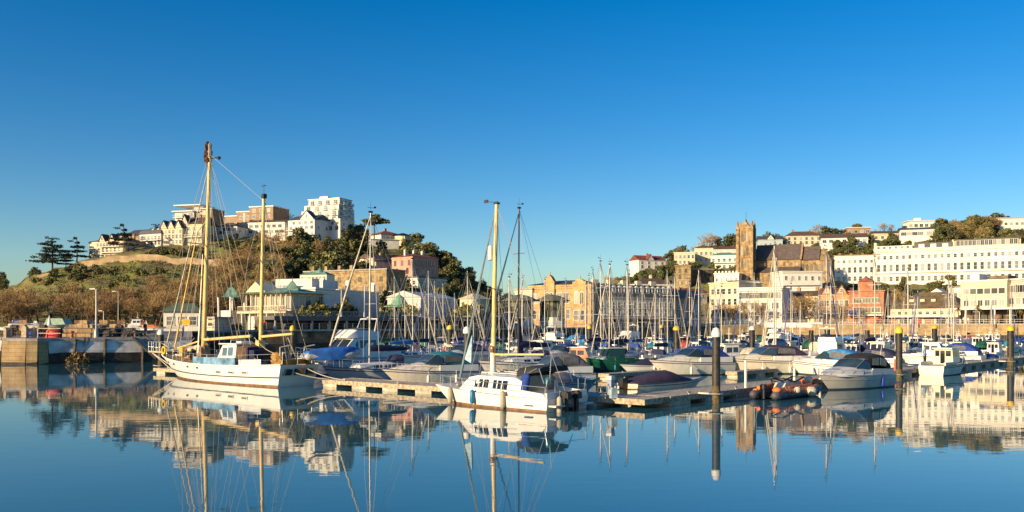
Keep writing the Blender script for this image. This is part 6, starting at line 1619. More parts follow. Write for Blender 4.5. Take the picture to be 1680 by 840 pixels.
rigging(ct, [((7.2, 0, .9), (4.5, 0, 10.1)), ((.1, 0, .9), (4.5, 0, 10.15)), ((1.3, .1, 2.65), (4.5, 0, 10.1)), ((6.1, .5, 1.0), (4.6, 0, 6.6))] + [((4.3, sg * 1.6, .8), (4.6, sg * .55, 5.9)) for sg in (1, -1)] + [((4.6, sg * .55, 5.9), (4.5, 0, 10)) for sg in (1, -1)] + [((3.8, sg * 1.6, .8), (4.6, 0, 5.8)) for sg in (1, -1)], .013)
pts = [(6.4, 1.45), (7.2, 1.2), (7.8, .8)]
rails(ct, [(x, y, 1.42) for x, y in pts] + [(x, -y, 1.42) for x, y in pts[::-1]], .52, 'pulpit')
for sg in (1, -1): rails(ct, [(x, sg * 1.6, z + .55) for x, z in ((.05, .62), (1.4, .64), (2.8, .68), (4.2, .74), (5.4, .82), (6.2, .9))], .55, r=.012)
for x, m_, l in ((6.35, mat('dirty_fender', (.42, .36, .26), .6), .75), (4.6, BLUP, .62), (2.55, mat('dirty_fender', (.42, .36, .26), .6), .8)):
    fender(ct, x, 1.70 if x < 6 else 1.50, .45 if m_ is not BLUP else .5, l, .13, m_)
mb = MB(); mb.box(.75, 1.25, 1.645, 1.66, .25, .31); mb.build('registration_panel', STRB, ct)
mb = MB()
for y in (-1.1, 1.1): mb.box(-.5, 0, y - .35, y + .35, .25, .33)
mb.build('boarding_step', DECK, ct)
for y in (-.35, .45):
    mb = MB(); mb.cbox((-.3, y, .25), (.16, .2, .8)); mb.cbox((-.32, y, .72), (.42, .3, .3)); mb.cbox((-.3, y, .9), (.3, .24, .08)); mb.build('outboard', BLACKH, ct)
fender(ct, -.35, 1.0, .3, .8, .13, mat('dirty_fender', (.42, .36, .26), .6))
mb = MB(); mb.path([(.1, 1.5, .8), (0, 1.5, 1.5), (0, -1.5, 1.5), (.1, -1.5, .8)], .018, 5); mb.tube((0, .9, .8), (0, .9, 1.5), .015); mb.tube((0, -.9, .8), (0, -.9, 1.5), .015); mb.tube((0, 1.3, 1.4), (-.1, 1.3, 2.6), .02); mb.build('stern_rail', STEEL, ct)
mb = MB(); mb.ball((.1, 1.3, 1.45), (.2, .12, .22), 6); mb.build('horseshoe_pouch', mat('teal_pouch', (.02, .10, .16), .8), ct, smooth=50)
# bits on the bow deck
mb = MB(); rg = random.Random(3)
for i in range(9): mb.ball((6.0 + rg.uniform(0, .9), rg.uniform(-.9, .9), 1.0), (.2, .16, .16), 6)
mb.build('deck_gear', mat('grey_bag', (.30, .31, .33), .85, var=.35), ct, smooth=50)
q = CORNER - DA * 1.9
t = thing('water_can', 'pale blue plastic water can standing on the pontoon behind the catamaran', 'can', (q.x + .15, q.y - .2, .46), .4)
mb = MB(); mb.box(-.17, .17, -.11, .11, 0, .42); mb.prism([(-.17, .42), (.17, .42), (.1, .52), (-.1, .52)], 'y', -.08, .08); mb.build('body', CANV['pale'], t)
mb = MB(); mb.tube((.1, 0, .5), (.1, 0, .58), .035); mb.build('stopper', WHTP, t)

# ------------------------------------------------------------------ silver cruiser at the long pontoon
cr = thing('sports_cruiser', 'silver grey sports cruiser with a black canopy beside the yellow capped pile', 'motor boat', (21.95, 55.0, 0), head(-.80, -.60)); cr.scale = (.86, .86, .86)
H = Hull(8.4, 2.75, 1.12, .98, draft=.5, ob=1.35, os_=-.05, sw=.9, pw=2.2, flare=.42, sag=.02, x0=-4.0)
H.build(cr, [mat('silver_hull', (.62, .58, .52), .25, var=.12, scale=.8), STRB, mat('grey_band', (.30, .29, .28), .3)], n=22, stripe=(.62, .66), boot=.1)
z = 1.0
c = Cab([(4.0, .25, .15, z + .10, z + .18), (2.9, .95, .62, z, z + .34), (1.4, 1.25, .95, z - .02, z + .56), (.3, 1.32, 1.05, z - .04, z + .66), (-.6, 1.34, 1.1, z - .05, z + .62)])
o = c.build('foredeck_cabin', mat('pale_deck', (.66, .63, .60), .35, var=.05), cr)
for sg in (1, -1): c.side(o, .4, 2.3, .30, .66, sg, f0b=.52, f1b=.60)
mb = MB(); mb.cbox((1.9, 0, z + .50), (.6, .6, .05)); mb.cbox((.9, .35, z + .62), (.4, .4, .04)); mb.build('hatch', BGLASS, o)
w = Cab([(1.1, 1.02, .96, z + .52, z + .58), (0, 1.2, .98, z + .5, z + 1.18), (-.5, 1.22, 1.02, z + .5, z + 1.16)])
ww = w.build('windscreen', TINT, cr)
fr = MB()
for sg in (1, -1): fr.path([(1.1, sg * .97, z + .6), (0, sg * .99, z + 1.2), (-.6, sg * 1.03, z + 1.18)], .03, 5); fr.tube((.5, sg * .3, z + .92), (0, sg * .35, z + 1.2), .02)
fr.tube((0, -1, z + 1.2), (0, 1, z + 1.2), .03); fr.build('screen_frame', STEEL, ww)
arch_cover(cr, 'canopy', [(.0, 1.02, z + .9, z + 1.22), (-.6, 1.14, z + .75, z + 1.55), (-1.5, 1.18, z + .7, z + 1.62), (-2.5, 1.2, z + .55, z + 1.5), (-3.3, 1.18, z + .35, z + .85)], CANV['black'], power=.5)
for sg in (1, -1):
    mb = MB(); mb.prism([(-.75, z + .75), (-1.6, z + .72), (-1.6, z + 1.3), (-.75, z + 1.25)], 'y', sg * 1.17, sg * 1.20); mb.prism([(-1.75, z + .72), (-2.6, z + .62), (-2.6, z + 1.15), (-1.75, z + 1.28)], 'y', sg * 1.19, sg * 1.215); mb.build('clear_panel', mat('clear_vinyl', (.16, .16, .17), .15, var=.2), cr)
mb = MB()
for sg in (1, -1): mb.prism([(-3.9, z - .06), (-.4, z - .06), (-.6, z + .5), (-3.2, z + .42)], 'y', sg * 1.24 - .06, sg * 1.24 + .06)
mb.build('cockpit_side', mat('pale_deck', (.66, .63, .60), .35), cr)
mb = MB(); mb.box(-4.65, -4.0, -1.15, 1.15, .25, .36); mb.build('swim_platform', DECK, cr)
pts = [H.p(f) for f in (.42, .55, .68, .8, .9, .96)]
rails(cr, [(x, y * .93, zz + .42) for x, y, zz in pts] + [(H.p(1)[0], 0, H.fb + .48)] + [(x, -y * .93, zz + .42) for x, y, zz in pts[::-1]], .42, 'bow_rail')
fender(cr, -1.9, 1.32, .55, .8, .13, mat('royal_blue_fender', (.02, .05, .36), .4)); fender(cr, 2.2, -1.3, .5)
mb = MB(); mb.tube((-2.4, .8, z + 1.4), (-3.1, .8, z + 3.4), .018, n=4); mb.build('aerial', WHTP, cr)
mb = MB(); mb.path([(-3.6, .9, z + .3), (-3.6, .9, z + 1.0), (-3.6, -.9, z + 1.0), (-3.6, -.9, z + .3)], .03, 5); mb.build('stern_arch', STEEL, cr)

# ------------------------------------------------------------------ orange inflatable
rt = thing('inflatable_boat', 'orange and black work inflatable with grey tubes beside the long pontoon', 'dinghy', (15.9, 48.7, 0), head(.70, .71)); rt.scale = (.9, .9, .86)
mb = MB(); rib_tube(mb, 6.6, .72, .29, .27, .24); hull_ = mb.build('tube', mat('dark_hypalon', (.10, .10, .12), .6, var=.3, scale=1.5), rt, smooth=60)
mb = MB()
for sg in (1, -1):
    mb.path([(-3.1, sg * .78, .47), (-1.0, sg * .78, .47), (.6, sg * .78, .49), (1.6, sg * .78, .53), (2.5, sg * .56, .62)], .17, 8)
mb.path([(-2.9, .66, .68), (-1.2, .68, .78), (.8, .68, .78), (2.0, .62, .74)], .13, 8); mb.path([(-2.7, -.62, .60), (-.9, -.66, .70), (1.5, -.64, .70)], .12, 8); mb.ball((2.75, .36, .80), (.5, .40, .26), 8); mb.ball((2.85, -.35, .80), (.5, .40, .26), 8); mb.ball((3.1, 0, .82), (.3, .5, .24), 8); mb.ball((-3.2, -.72, .62), (.28, .3, .2), 8); mb.build('orange_trim', ORG, rt, smooth=60)
mb = MB(); mb.box(-3.0, 2.2, -.45, .45, .10, .22); mb.build('floor', DARK, rt)
mb = MB(); mb.prism([(-1.6, .66), (.9, .68), (.7, 1.0), (-1.3, .96)], 'y', -.35, .35); mb.build('console', mat('cream_seat', (.66, .60, .48), .6), rt)
mb = MB()
for a, b in (((-1.75, .45, 1.28), (-.15, .4, .98)), ((-.15, .4, .98), (1.15, .45, 1.26))): mb.bar(a, b, .07, .09); mb.bar(Vector(a) + Vector((0, -.8, 0)), Vector(b) + Vector((0, -.8, 0)), .07, .09); mb.bar(Vector(a) + Vector((0, 0, -.17)), Vector(b) + Vector((0, 0, -.17)), .05, .06)
for a in ((-1.75, .45, 1.28), (1.15, .45, 1.26), (-.15, .4, .98)): mb.bar(a, (a[0], -.35, a[2]), .06, .06); mb.bar(a, (a[0] * .8, a[1], .68), .05, .05)
mb.build('frame', BLACKH, rt)
for x, yy, z_, r_ in ((.55, -1.12, .33, .33), (1.75, -.35, .98, .27), (-1.3, -1.1, .55, .20)):
    mb = MB(); mb.lathe((x, yy, z_ - r_), [(r_ * .55, 0), (r_, r_ * .5), (r_, r_ * 1.5), (r_ * .6, r_ * 2)], 12); mb.build('buoy', mat('weathered_buoy', (.52, .47, .38), .7, var=.2), rt, smooth=50)
mb = MB(); mb.cbox((-3.5, 0, .4), (.16, .2, .7)); mb.cbox((-3.5, 0, .8), (.36, .28, .26)); mb.cbox((-3.48, 0, .95), (.26, .22, .06)); mb.build('outboard', BLACKH, rt)
mb = MB(); mb.rope((-2.6, -.95, .8), (-1.0, -1.08, .75), .028, .5); mb.rope((-2.2, -.95, .8), (-1.2, -1.08, .7), .028, .35); mb.build('hanging_rope', mat('orange_rope', (.62, .35, .18), .9), rt)

# ------------------------------------------------------------------ boats that can be told apart
def place(proto, label, px, Y, dx, dy, sc=1.0, cat=None):
    o = proto if proto.name not in USED else copy_tree(proto)
    USED.add(proto.name)
    put(o, PX(px, Y), Y, 0, head(dx, dy), sc)
    o['label'] = label
    return o
# white cabin boat, stern to
P_ = proto_cabin(7.6, mat('white_work_hull', (.74, .69, .58), .45, var=.1, scale=1.5), CREAM, stripe=REDB, boot=REDB)
place(P_, 'white cabin boat with a cream wheelhouse and dark red waterline stripe, stern towards us', 1552, 71.2, .72, .69, .86)
for c_ in list(P_.children):
    if c_.name.split('.')[0] == 'outboard': bpy.data.objects.remove(c_)
# flybridge cruiser and blue covered yacht behind the front pontoon
P_ = proto_fly(10.5, mat('shaded_white_hull', (.66, .66, .68), .3, var=.05), CANV['grey'])  # white hull greyed down, its shade put into the colour
place(P_, 'white flybridge cruiser with dark windscreens behind the ketch stern', 568, 71.5, -.62, -.78, 1.0)
Y1 = proto_yacht(8.6, mat('light_grey_hull', (.58, .58, .60), .3, var=.05), STRB, 12.2, CANV['navy'], ALU, CANV['cream'])
place(Y1, 'grey white yacht with a navy boom cover and leaning furled sail behind the front pontoon', 620, 62.0, -.80, -.60)
SP1 = proto_sport(7.0, mat('cream_white_hull', (.74, .68, .57), .3, var=.08), CANV['teal'])
place(SP1, 'cream speedboat with teal cover, its bow over the front pontoon', 705, 58.2, -.85, -.52)
CV1 = proto_covered(6.6, mat('ivory_hull', (.72, .64, .50), .3, var=.08), CANV['purple'])
place(CV1, 'low white motorboat under a dark purple cover along the inner pontoon side', 1092, 50.6, .80, .60)
SP2 = proto_sport(7.8, mat('warm_white_hull', (.76, .71, .62), .3, var=.06), CANV['blue'])
place(SP2, 'white sports boat with a royal blue canopy behind the purple covered motorboat', 1130, 70, -.90, -.43)
place(proto_covered(5.6, GEL, CANV['navy']), 'small white dinghy cruiser with a navy cover left of the royal blue canopy', 1062, 74, -.9, -.43)
SP3 = proto_sport(8.2, mat('cream_hull', (.74, .66, .52), .3, var=.08), CANV['purple'])
place(SP3, 'cream sports cruiser with a purple canopy behind the orange inflatable', 1252, 72, -.97, -.22)
FB1 = proto_cabin(7.8, GREENH, GREENH, stripe=mat('green_stripe', (.02, .16, .09), .4), boot=BLACKH)
place(FB1, 'dark green fishing boat with a green wheelhouse', 1008, 77, -.88, -.48, .8)
WB = proto_cabin(7.0, mat('grey_work_hull', (.46, .45, .43), .5, var=.2), mat('orange_wheelhouse', (.70, .24, .10), .5), stripe=mat('rust_band', (.36, .11, .03), .6), boot=mat('rust_band', (.36, .11, .03), .6))
place(WB, 'grey workboat with an orange wheelhouse and rust red waterline', 948, 78, .92, -.38, .85)
DY = proto_yacht(9.5, mat('off_white_hull', (.72, .69, .63), .3), STRB, 13.6, CANV['navy'], ALUD, mat('dark_blue_sail', (.03, .05, .10), .85))
place(DY, 'white yacht with a tall dark mast and dark furled sail right of the catamaran mast', 862, 70, -.78, -.62)
mb = MB(); mb.prism([(.76, 1.2), (.2, 1.4), (.55, 4.4), (.72, 4.6)], 'y', -.1, .1); mb.build('hoisted_sail_cover', CANV['navy'], DY)
place(proto_sport(6.2, GEL, CANV['grey']), 'small white speedboat with grey cover seen past the catamaran cockpit', 902, 58, -.9, -.43)
place(proto_covered(5.6, GELG, CANV['grey']), 'small grey tender beside the catamaran stern behind the front pontoon', 925, 51.5, .8, .6)
place(proto_cabin(6.2, GELG, GEL), 'grey motorboat with a small white wheelhouse left of the purple canopied cruiser', 1196, 80, -.9, -.4)
# ------------------------------------------------------------------ the massed boats, row behind row
YP = [proto_yacht(9.0, GEL, STRB, 11.6, CANV['blue'], ALU, CANV['cream']), proto_yacht(8.0, GEL, mat('red_stripe', (.4, .04, .03), .4), 10.2, CANV['navy'], ALUW, None, boot=BLUEB),
      proto_yacht(9.6, NAVYH, WHTP, 12.6, CANV['cream'], ALU, CANV['cream']), proto_yacht(7.4, CREAM, STRB, 9.6, CANV['teal'], ALU, CANV['blue'])]
YN = ['white', 'red-striped', 'navy-hulled', 'small cream']
MP = [proto_sport(7.2, GEL, CANV['navy']), proto_cabin(6.8, GEL), proto_covered(5.8, GEL, CANV['blue']), proto_fly(9.4, GEL, CANV['navy']), proto_sport(6.4, CREAM, CANV['blue'])]
MN = ['white sports boat', 'white wheelhouse boat', 'small covered motorboat', 'white flybridge cruiser', 'cream sports boat']
CK = ['blue', 'navy', 'teal', 'sky', 'navy', 'blue', 'red', 'grey', 'cream', 'green', 'cream', 'navy']
CN = {k: k for k in CANV}; CN['sky'] = 'bright-blue'
def where(px):
    for lim, s in ((690, 'before the white theatre'), (860, 'before the promenade deck'), (985, 'before the golden building'), (1150, 'before the grey terrace'), (1215, 'below the church tower'), (1290, 'before the ribbon-window building'), (1392, 'before the orange shops'), (1455, 'before the red-brick building'), (1575, 'before the market hall'), (9999, 'before the cream block')):
        if px < lim: return s
random.seed(21)
def row(name, Y, pa, pb, step, sail_p, slope=0.0, small=False):
    x = PX(pa, Y); k = 0
    while True:
        yy = Y + slope * (x - PX(pa, Y)) + random.uniform(-.8, .8)
        px = pxof(x, yy)
        if px > pb: break
        sail = random.random() < sail_p
        dirn = random.choice(((-.62, -.78), (.66, .75)))
        ang = head(*dirn) + random.uniform(-.06, .06)
        if sail:
            i = random.randrange(4); o = YP[i]
        else:
            i = random.choice((2, 2, 1, 4)) if small else random.choice((0, 0, 1, 2, 3, 4, 1)); o = MP[i]
        r = o if o.name not in USED else copy_tree(o)
        USED.add(o.name)
        put(r, x, yy, random.uniform(-.03, .03), ang, random.uniform(.66, .82) if small else random.uniform(.82, 1.0))
        ck = random.choice(CK)
        for part in ('sail_cover', 'sprayhood', 'canopy'): recolor(r, part, CANV[ck])
        r['group'] = 'moored yachts' if sail else 'moored motor boats'
        if sail: base = f'{YN[i]} yacht with {CN[ck]} cover {where(px)}, {name}'
        elif i == 1: base = f'{MN[i]} {where(px)}, {name}'
        else: base = f'{MN[i]} under {CN[ck]} canvas {where(px)}, {name}'
        pending(r, base, px)
        x += step * random.uniform(.9, 1.15); k += 1
for px, pt, Y in ((697, 440, 104), (722, 462, 112), (742, 478, 126), (790, 480, 132), (832, 470, 118), (898, 456, 108), (925, 482, 130), (980, 424, 99), (1000, 470, 126), (1024, 430, 92), (1050, 462, 116), (1078, 470, 124), (1103, 444, 108), (1128, 458, 114), (1150, 440, 98),
                  (1170, 470, 128), (1277, 418, 86), (1300, 462, 116), (1352, 404, 94), (1385, 470, 130), (1432, 416, 96), (1487, 436, 104), (1560, 470, 126), (1600, 486, 140)):
    i = random.choice((0, 0, 1, 2, 3)); o = YP[i]; r = o if o.name not in USED else copy_tree(o); USED.add(o.name)
    sc = PZ(pt, Y) / (11.9, 10.5, 12.9, 9.9)[i]
    put(r, PX(px, Y), Y, 0, head(*random.choice(((-.62, -.78), (.66, .75)))), min(1.3, sc)); ck = random.choice(CK)
    for part in ('sail_cover', 'sprayhood'): recolor(r, part, CANV[ck])
    r['group'] = 'moored yachts'; pending(r, f'tall-masted {YN[i]} yacht with {CN[ck]} cover {where(px)}', px)
row('near row', 89, 668, 1500, 5.4, .34, -.01)
row('second row', 94.6, 690, 1640, 3.6, 0, 0, True)
row('third row', 103.5, 690, 1660, 4.7, .38)
row('fourth row', 110, 650, 1660, 3.6, 0, 0, True)
row('fifth row', 116.5, 640, 1670, 4.7, .38)
row('sixth row', 129.5, 660, 1680, 4.8, .4)
row('seventh row', 136, 700, 1680, 3.8, 0, 0, True)
row('eighth row', 142, 720, 1690, 5.0, .42)
row('ninth row', 155, 770, 1690, 5.0, .42, .01)
row('farthest row', 172, 870, 1690, 5.4, .42, .01)
row('last row', 188, 980, 1660, 6.0, .45, .01)
# outer berths along the right pontoon
random.seed(4)
for k, s in enumerate((30.5, 35.0, 39.5, 57, 63)):
    q = CORNER + DB * (s + 3.5) - NB * 5.2
    i = (0, 2, 4, 1, 0)[k]; r = MP[i] if MP[i].name not in USED else copy_tree(MP[i]); USED.add(MP[i].name)
    put(r, q.x, q.y, 0, head(.72, -.69) if k % 2 else head(-.72, .69), .95)
    ck = ('sky', 'blue', 'navy', 'grey', 'blue')[k]; recolor(r, 'canopy', CANV[ck]); r['group'] = 'moored motor boats'
    pending(r, f'{MN[i]} with {ck} trim moored on the inner side of the long right pontoon', pxof(q.x, q.y))
# ------------------------------------------------------------------ things on the left pier
def post_row():
    for i, (px, h, r) in enumerate(((9, 1.0, .14), (17, .95, .14), (41, 1.15, .26), (55, 1.05, .16))):
        Y = 92 + i * .4
        t = thing('timber_post', ['thin pale timber post at the far left end of the pier', 'second thin pale timber post from the end of the pier', 'thick pale timber bollard post on the sunlit pier corner', 'timber post with a sloping brace left of the red tarpaulin'][i], 'post', (PX(px, Y), Y, 2.72))
        mb = MB(); mb.box(-r, r, -r, r, 0, h); mb.prism([(-r, h), (r, h), (0, h + r)], 'y', -r, r); mb.build('shaft', mat('pale_timber', (.55, .44, .29), .85, var=.2, scale=4), t)
        if i == 3: mb = MB(); mb.bar((-.2, 0, .9), (-1.1, 0, .35), .1, .1); mb.bar((-.1, 0, .3), (-1.2, 0, .1), .1, .1); mb.build('brace', TIMB, t)
post_row()
railing('railing', 'thin rail with many slim posts along the shaded pier edge', [(PX(62, 92.5), 92.5, 2.72), (-48.4, 91.6, 2.72), (-38.3, 99.2, 2.75), (-50, 130, 3.1)], 2.72, h=1.05, step=2.6, m=mat('bleached_post', (.50, .42, .33), .8), r=.045)
def tarp(px, Y, w, h, m, label, name='tarpaulin_stack'):
    mb = MB(); rg = random.Random(int(px)); rings = []
    for k, z in enumerate((0, .35, .75, .95, 1.0)):
        s = (1, .97, .88, .7, .1)[k]
        rings.append([(w * s * (.5 * math.cos(a) + .12 * math.cos(a) ** 3) * rg.uniform(.92, 1.06), w * .35 * s * math.sin(a) * rg.uniform(.92, 1.06), h * z) for a in [2 * math.pi * j / 14 for j in range(14)]])
    mb.loft(rings); o = mb.build(name, m, None, smooth=50, loc=(PX(px, Y), Y, 2.73)); tag(o, label, 'tarpaulin'); return o
tarp(88, 93.5, 1.5, .95, mat('red_tarpaulin', (.56, .05, .05), .7, var=.25, bump=.5, bscale=3), 'bright red tarpaulin bundle at the pier edge')
tarp(52, 99, 1.6, .8, CANV['blue'], 'small blue tarpaulin bundle on the pier')
def bollard(px, Y, m, label, h=.75):
    t = thing('bollard', label, 'bollard', (PX(px, Y), Y, 2.73))
    mb = MB(); mb.lathe((0, 0, 0), [(.2, 0), (.16, .1), (.15, h * .7), (.24, h * .8), (.24, h * .95), (.1, h)], 10); mb.build('body', m, t, smooth=40)
bollard(118, 92.6, mat('orange_red_paint', (.55, .12, .05), .6), 'small orange red bollard on the pier beside wooden crates')
bollard(222, 99.2, mat('rusty_iron', (.2, .1, .06), .8), 'rusty iron bollard near the gangway on the pier')
def crate(x, y, z, w, d, h, m, label, rz=0):
    mb = MB()
    for i in range(4):
        zz = h * (i + .1) / 4; mb.box(-w / 2, w / 2, -d / 2, -d / 2 + .03, zz, zz + h * .19); mb.box(-w / 2, w / 2, d / 2 - .03, d / 2, zz, zz + h * .19); mb.box(-w / 2, -w / 2 + .03, -d / 2, d / 2, zz, zz + h * .19); mb.box(w / 2 - .03, w / 2, -d / 2, d / 2, zz, zz + h * .19)
    for sx in (-1, 1):
        for sy in (-1, 1): mb.box(sx * (w / 2 - .05) - .03, sx * (w / 2 - .05) + .03, sy * (d / 2 - .05) - .03, sy * (d / 2 - .05) + .03, 0, h)
    mb.box(-w / 2 + .03, w / 2 - .03, -d / 2 + .03, d / 2 - .03, .02, .06)
    o = mb.build('wooden_crate', m, None, loc=(x, y, z), rz=rz); tag(o, label, 'crate', 'crates on the pier'); return o
PINE = mat('pine_crate', (.50, .32, .15), .85, var=.25, scale=3); PINK_ = mat('old_crate', (.33, .20, .11), .85, var=.3, scale=3)
rg = random.Random(12); cr_i = []
Yc = 97.0
for stack, (px, nst) in enumerate(((104, 1), (112, 2), (122, 3), (131, 4), (139, 4), (147, 3), (127, 2), (136, 2), (144, 2))):
    yy = Yc + (3.0 if stack < 6 else 0) + rg.uniform(-.3, .3)
    for k in range(nst):
        o = crate(PX(px, yy) + rg.uniform(-.08, .08), yy, 2.75 + k * .5, .95, .7, .46, rg.choice((PINE, PINK_, PINE)), '', rg.uniform(-.25, .25))
        pending(o, ['bottom', 'second', 'third', 'topmost'][k] + ' wooden crate of a tall heap on the pier', px + stack * .01)
def pot(px, Y, z, label):
    t = thing('lobster_pot', label, 'lobster pot', (PX(px, Y), Y, z), rg.uniform(-.4, .4), 'lobster pots on the pier')
    mb = MB()
    for x in (-.4, -.13, .13, .4): mb.path([(x, .3 * math.cos(a), .32 * math.sin(a)) for a in [math.pi * i / 6 for i in range(7)]], .025, 4)
    for a in (0, .6, 1.2, 1.57, 1.95, 2.55, 3.14): mb.tube((-.42, .3 * math.cos(a), .32 * math.sin(a)), (.42, .3 * math.cos(a), .32 * math.sin(a)), .018, n=4)
    mb.build('hoops', mat('pot_frame', (.16, .10, .06), .8), t)
    mb = MB(); mb.prism([(.27 * math.cos(a), .28 * math.sin(a)) for a in [math.pi * i / 6 for i in range(7)]], 'x', -.38, .38); mb.build('netting', mat('pot_net', (.13, .12, .11), .95, c2=(.04, .05, .05), scale=9), t)
    return t
for px, Y, k in [(p, 100 + (i % 3), j) for i, p in enumerate((6, 15, 24, 33, 62, 71, 150, 157, 168, 176, 186, 196, 206, 214)) for j in range(2 + (i * 7) % 3)]:
    o = pot(px, Y, 2.76 + k * .36, ''); pending(o, ('single' if k == 0 else 'stacked') + ' dark hooped lobster pot among the gear on the pier', px + k * .1)
# white hulled boat ashore, cone top and green tent
t = thing('rowing_boat', 'tan wooden boat standing ashore on the pier', 'boat', (PX(76, 104), 104, 3.2), head(1, .1))
Hb = Hull(4.6, 1.6, 1.0, .85, draft=.35, ob=.6, os_=.1, sw=.7); Hb.build(t, [mat('tan_boat', (.55, .38, .20), .6, var=.2), BROWNB, WHTP])
for sx in (-1.2, 1.2): MB().box(sx - .1, sx + .1, -.6, .6, -.5, -.2).build('chock', TIMB, t)
t = thing('marker_cone', 'white pointed marker standing among gear on the pier', 'marker', (PX(81, 107), 107, 2.85))
MB().lathe((0, 0, 0), [(.35, 0), (.35, 1.1), (.28, 1.2), (.03, 2.5)], 10).build('cone', WHTP, t); MB().lathe((0, 0, 0), [(.5, 0), (.5, .12)], 10).build('foot', LAMPM, t)
t = thing('tent', 'pale green tent shelter behind the crates on the pier', 'tent', (PX(96, 112), 112, 2.9))
MB().prism([(-1.4, 1.3), (1.4, 1.3), (1.0, 2.1), (-1.0, 2.1)], 'y', -1, 1).build('roof', mat('pale_green_canvas', (.34, .48, .38), .85, var=.15), t)
for x in (-1.3, 1.3):
    for y in (-.9, .9): MB().tube((x, y, 0), (x, y, 1.35), .04).build('pole', LAMPM, t)
t = thing('net_heap', 'dark green fishing net heap on the pier near the gangway', 'net', (PX(212, 104), 104, 2.75))
v, f = leaf_quads([(0, 0, .3, 1.3, .7, .6), (.8, .2, .2, .8, .5, .4)], 500, .13); np_obj('mesh_heap', v, f, mat('green_net', (.02, .13, .09), .9, var=.4), t)
tag(np_obj('seaweed', *leaf_quads([(PX(126, 91) + .2, 91.1, .55, 1.1, .5, .75), (PX(126, 91) - .5, 90.8, .25, .7, .4, .45)], 700, .10), mat('bladder_weed', (.26, .17, .06), .8, c2=(.07, .045, .02), island=.6)), kind='stuff')
for k, (px, Y, i, ck) in enumerate(((20, 122, 2, 'cream'), (44, 130, 0, 'blue'), (104, 126, 2, 'grey'), (150, 134, 4, 'cream'), (182, 124, 2, 'green'), (226, 136, 1, 'blue'), (252, 128, 2, 'orange'))):
    r = copy_tree(MP[i]); put(r, PX(px, Y), Y, 3.35, head(random.choice((-1, 1)), random.uniform(-.4, .4)), .72); recolor(r, 'canopy', CANV[ck]); r['group'] = 'boats ashore behind the pier'
    st = MB()
    for sx in (-1.2, 1.2): st.box(sx - .1, sx + .1, -.8, .8, -.75, -.2)
    st.build('cradle', TIMB, r); pending(r, 'boat laid up ashore behind the pier under ' + CN[ck] + ' canvas' if i != 1 else 'small wheelhouse boat laid up ashore behind the pier', px)
rg2 = random.Random(8)
for stack, (px, Y) in enumerate(((166, 106), (172, 107), (184, 108), (190, 106), (200, 110), (30, 108), (60, 110), (40, 104))):
    for k in range(rg2.choice((2, 3, 4))):
        o = crate(PX(px, Y) + rg2.uniform(-.1, .1), Y, 2.8 + k * .5, 1.0, .8, .46, rg2.choice((PINE, PINK_)), '', rg2.uniform(-.3, .3)); pending(o, ['bottom', 'second', 'third', 'topmost'][k] + ' wooden crate of a tall heap on the pier', px + .01 * stack)
for k, (px, Y) in enumerate(((128, 92.0), (176, 93.4), (238, 95.4))):
    mb = MB(); x = PX(px, Y)
    t_ = (x + 48.2) / 10.7; y_ = 90.75 + (x + 48.2) / 11.5 * 6.95 - .36
    mb.bar((x, y_, -.5), (x + .03, y_ + .1, 2.62), .26, .2); o = mb.build('fender_pile', mat('wet_timber', (.12, .09, .06), .8, var=.4, scale=3, bump=.4), None); pending(o, 'upright timber fender on the whitewashed pier wall', px); tag(o, None, 'fender')
t = thing('ladder', 'rusty iron ladder on the pier wall beside the weed clump', 'ladder', (PX(143, 92.2), 91.95, 0), head(.855, .515))
mb = MB()
for sx in (-.2, .2): mb.tube((sx, 0, -.3), (sx, 0, 2.9), .03, n=5)
mb.build('side_rail', mat('rusty_iron', (.2, .1, .06), .8), t)
for k in range(9): MB().tube((-.2, 0, .1 + k * .32), (.2, 0, .1 + k * .32), .02, n=5).build('rung', mat('rusty_iron', (.2, .1, .06), .8), t)
# lamp posts
def lamp(px, Y, zb, py_top, label, arm=.5, r=.09):
    t = thing('street_lamp', label, 'lamp post', (PX(px, Y), Y, zb), 0, 'lamp posts')
    h = PZ(py_top, Y) - zb
    mb = MB(); mb.lathe((0, 0, 0), [(r * 1.9, 0), (r * 1.7, .9), (r, 1.0), (r * .7, h)], 8); mb.path([(0, 0, h - .1), (-arm * .4, 0, h), (-arm, 0, h)], r * .5, 5); mb.build('post', LAMPM, t, smooth=40)
    mb = MB(); mb.cbox((-arm - .15, 0, h), (.6, .24, .12)); mb.build('lamp_head', WHTP, t)
    return t
lamp(158, 93.5, 2.72, 474, 'tall grey lamp post with a flat head on the whitewashed pier', .25, .12)
lamp(194, 150, 3.4, 478, 'thin lamp post behind the pier before brown winter trees', .6, .06)
lamp(170, 135, 3.1, 510, 'short lamp post with a wide flat top behind the pier', .3)
for p, Y, pt in ((560, 152, 475), (598, 156, 470), (646, 160, 478), (786, 176, 500), (1135, 226, 488), (1500, 215, 487), (1552, 212, 483), (1626, 206, 506)):
    o = lamp(p, Y, 5.7 if p < 700 else 4.2, pt, ''); pending(o, 'slim lamp post ' + ('on the promenade deck before the white theatre' if p < 700 else 'along the quay before the shops'), p)
# gangway
t = thing('gangway', 'dark sloping gangway down from the pier beside the ketch bow', 'gangway', (0, 0, 0))
a, b = Vector((PX(222, 95), 95, 2.8)), Vector((PX(262, 91.5), 91.5, .55))
sd = Vector((.35, 1.0, 0)).normalized() * .5
for s in (-1, 1): MB().bar(a + sd * s, b + sd * s, .1, .28).bar(a + sd * s + Vector((0, 0, .9)), b + sd * s + Vector((0, 0, .9)), .05, .05).build('side_rail', BLACKH, t)
mb = MB(); mb.bar(a, b, .9, .06); mb.build('walkway', PLANK, t)
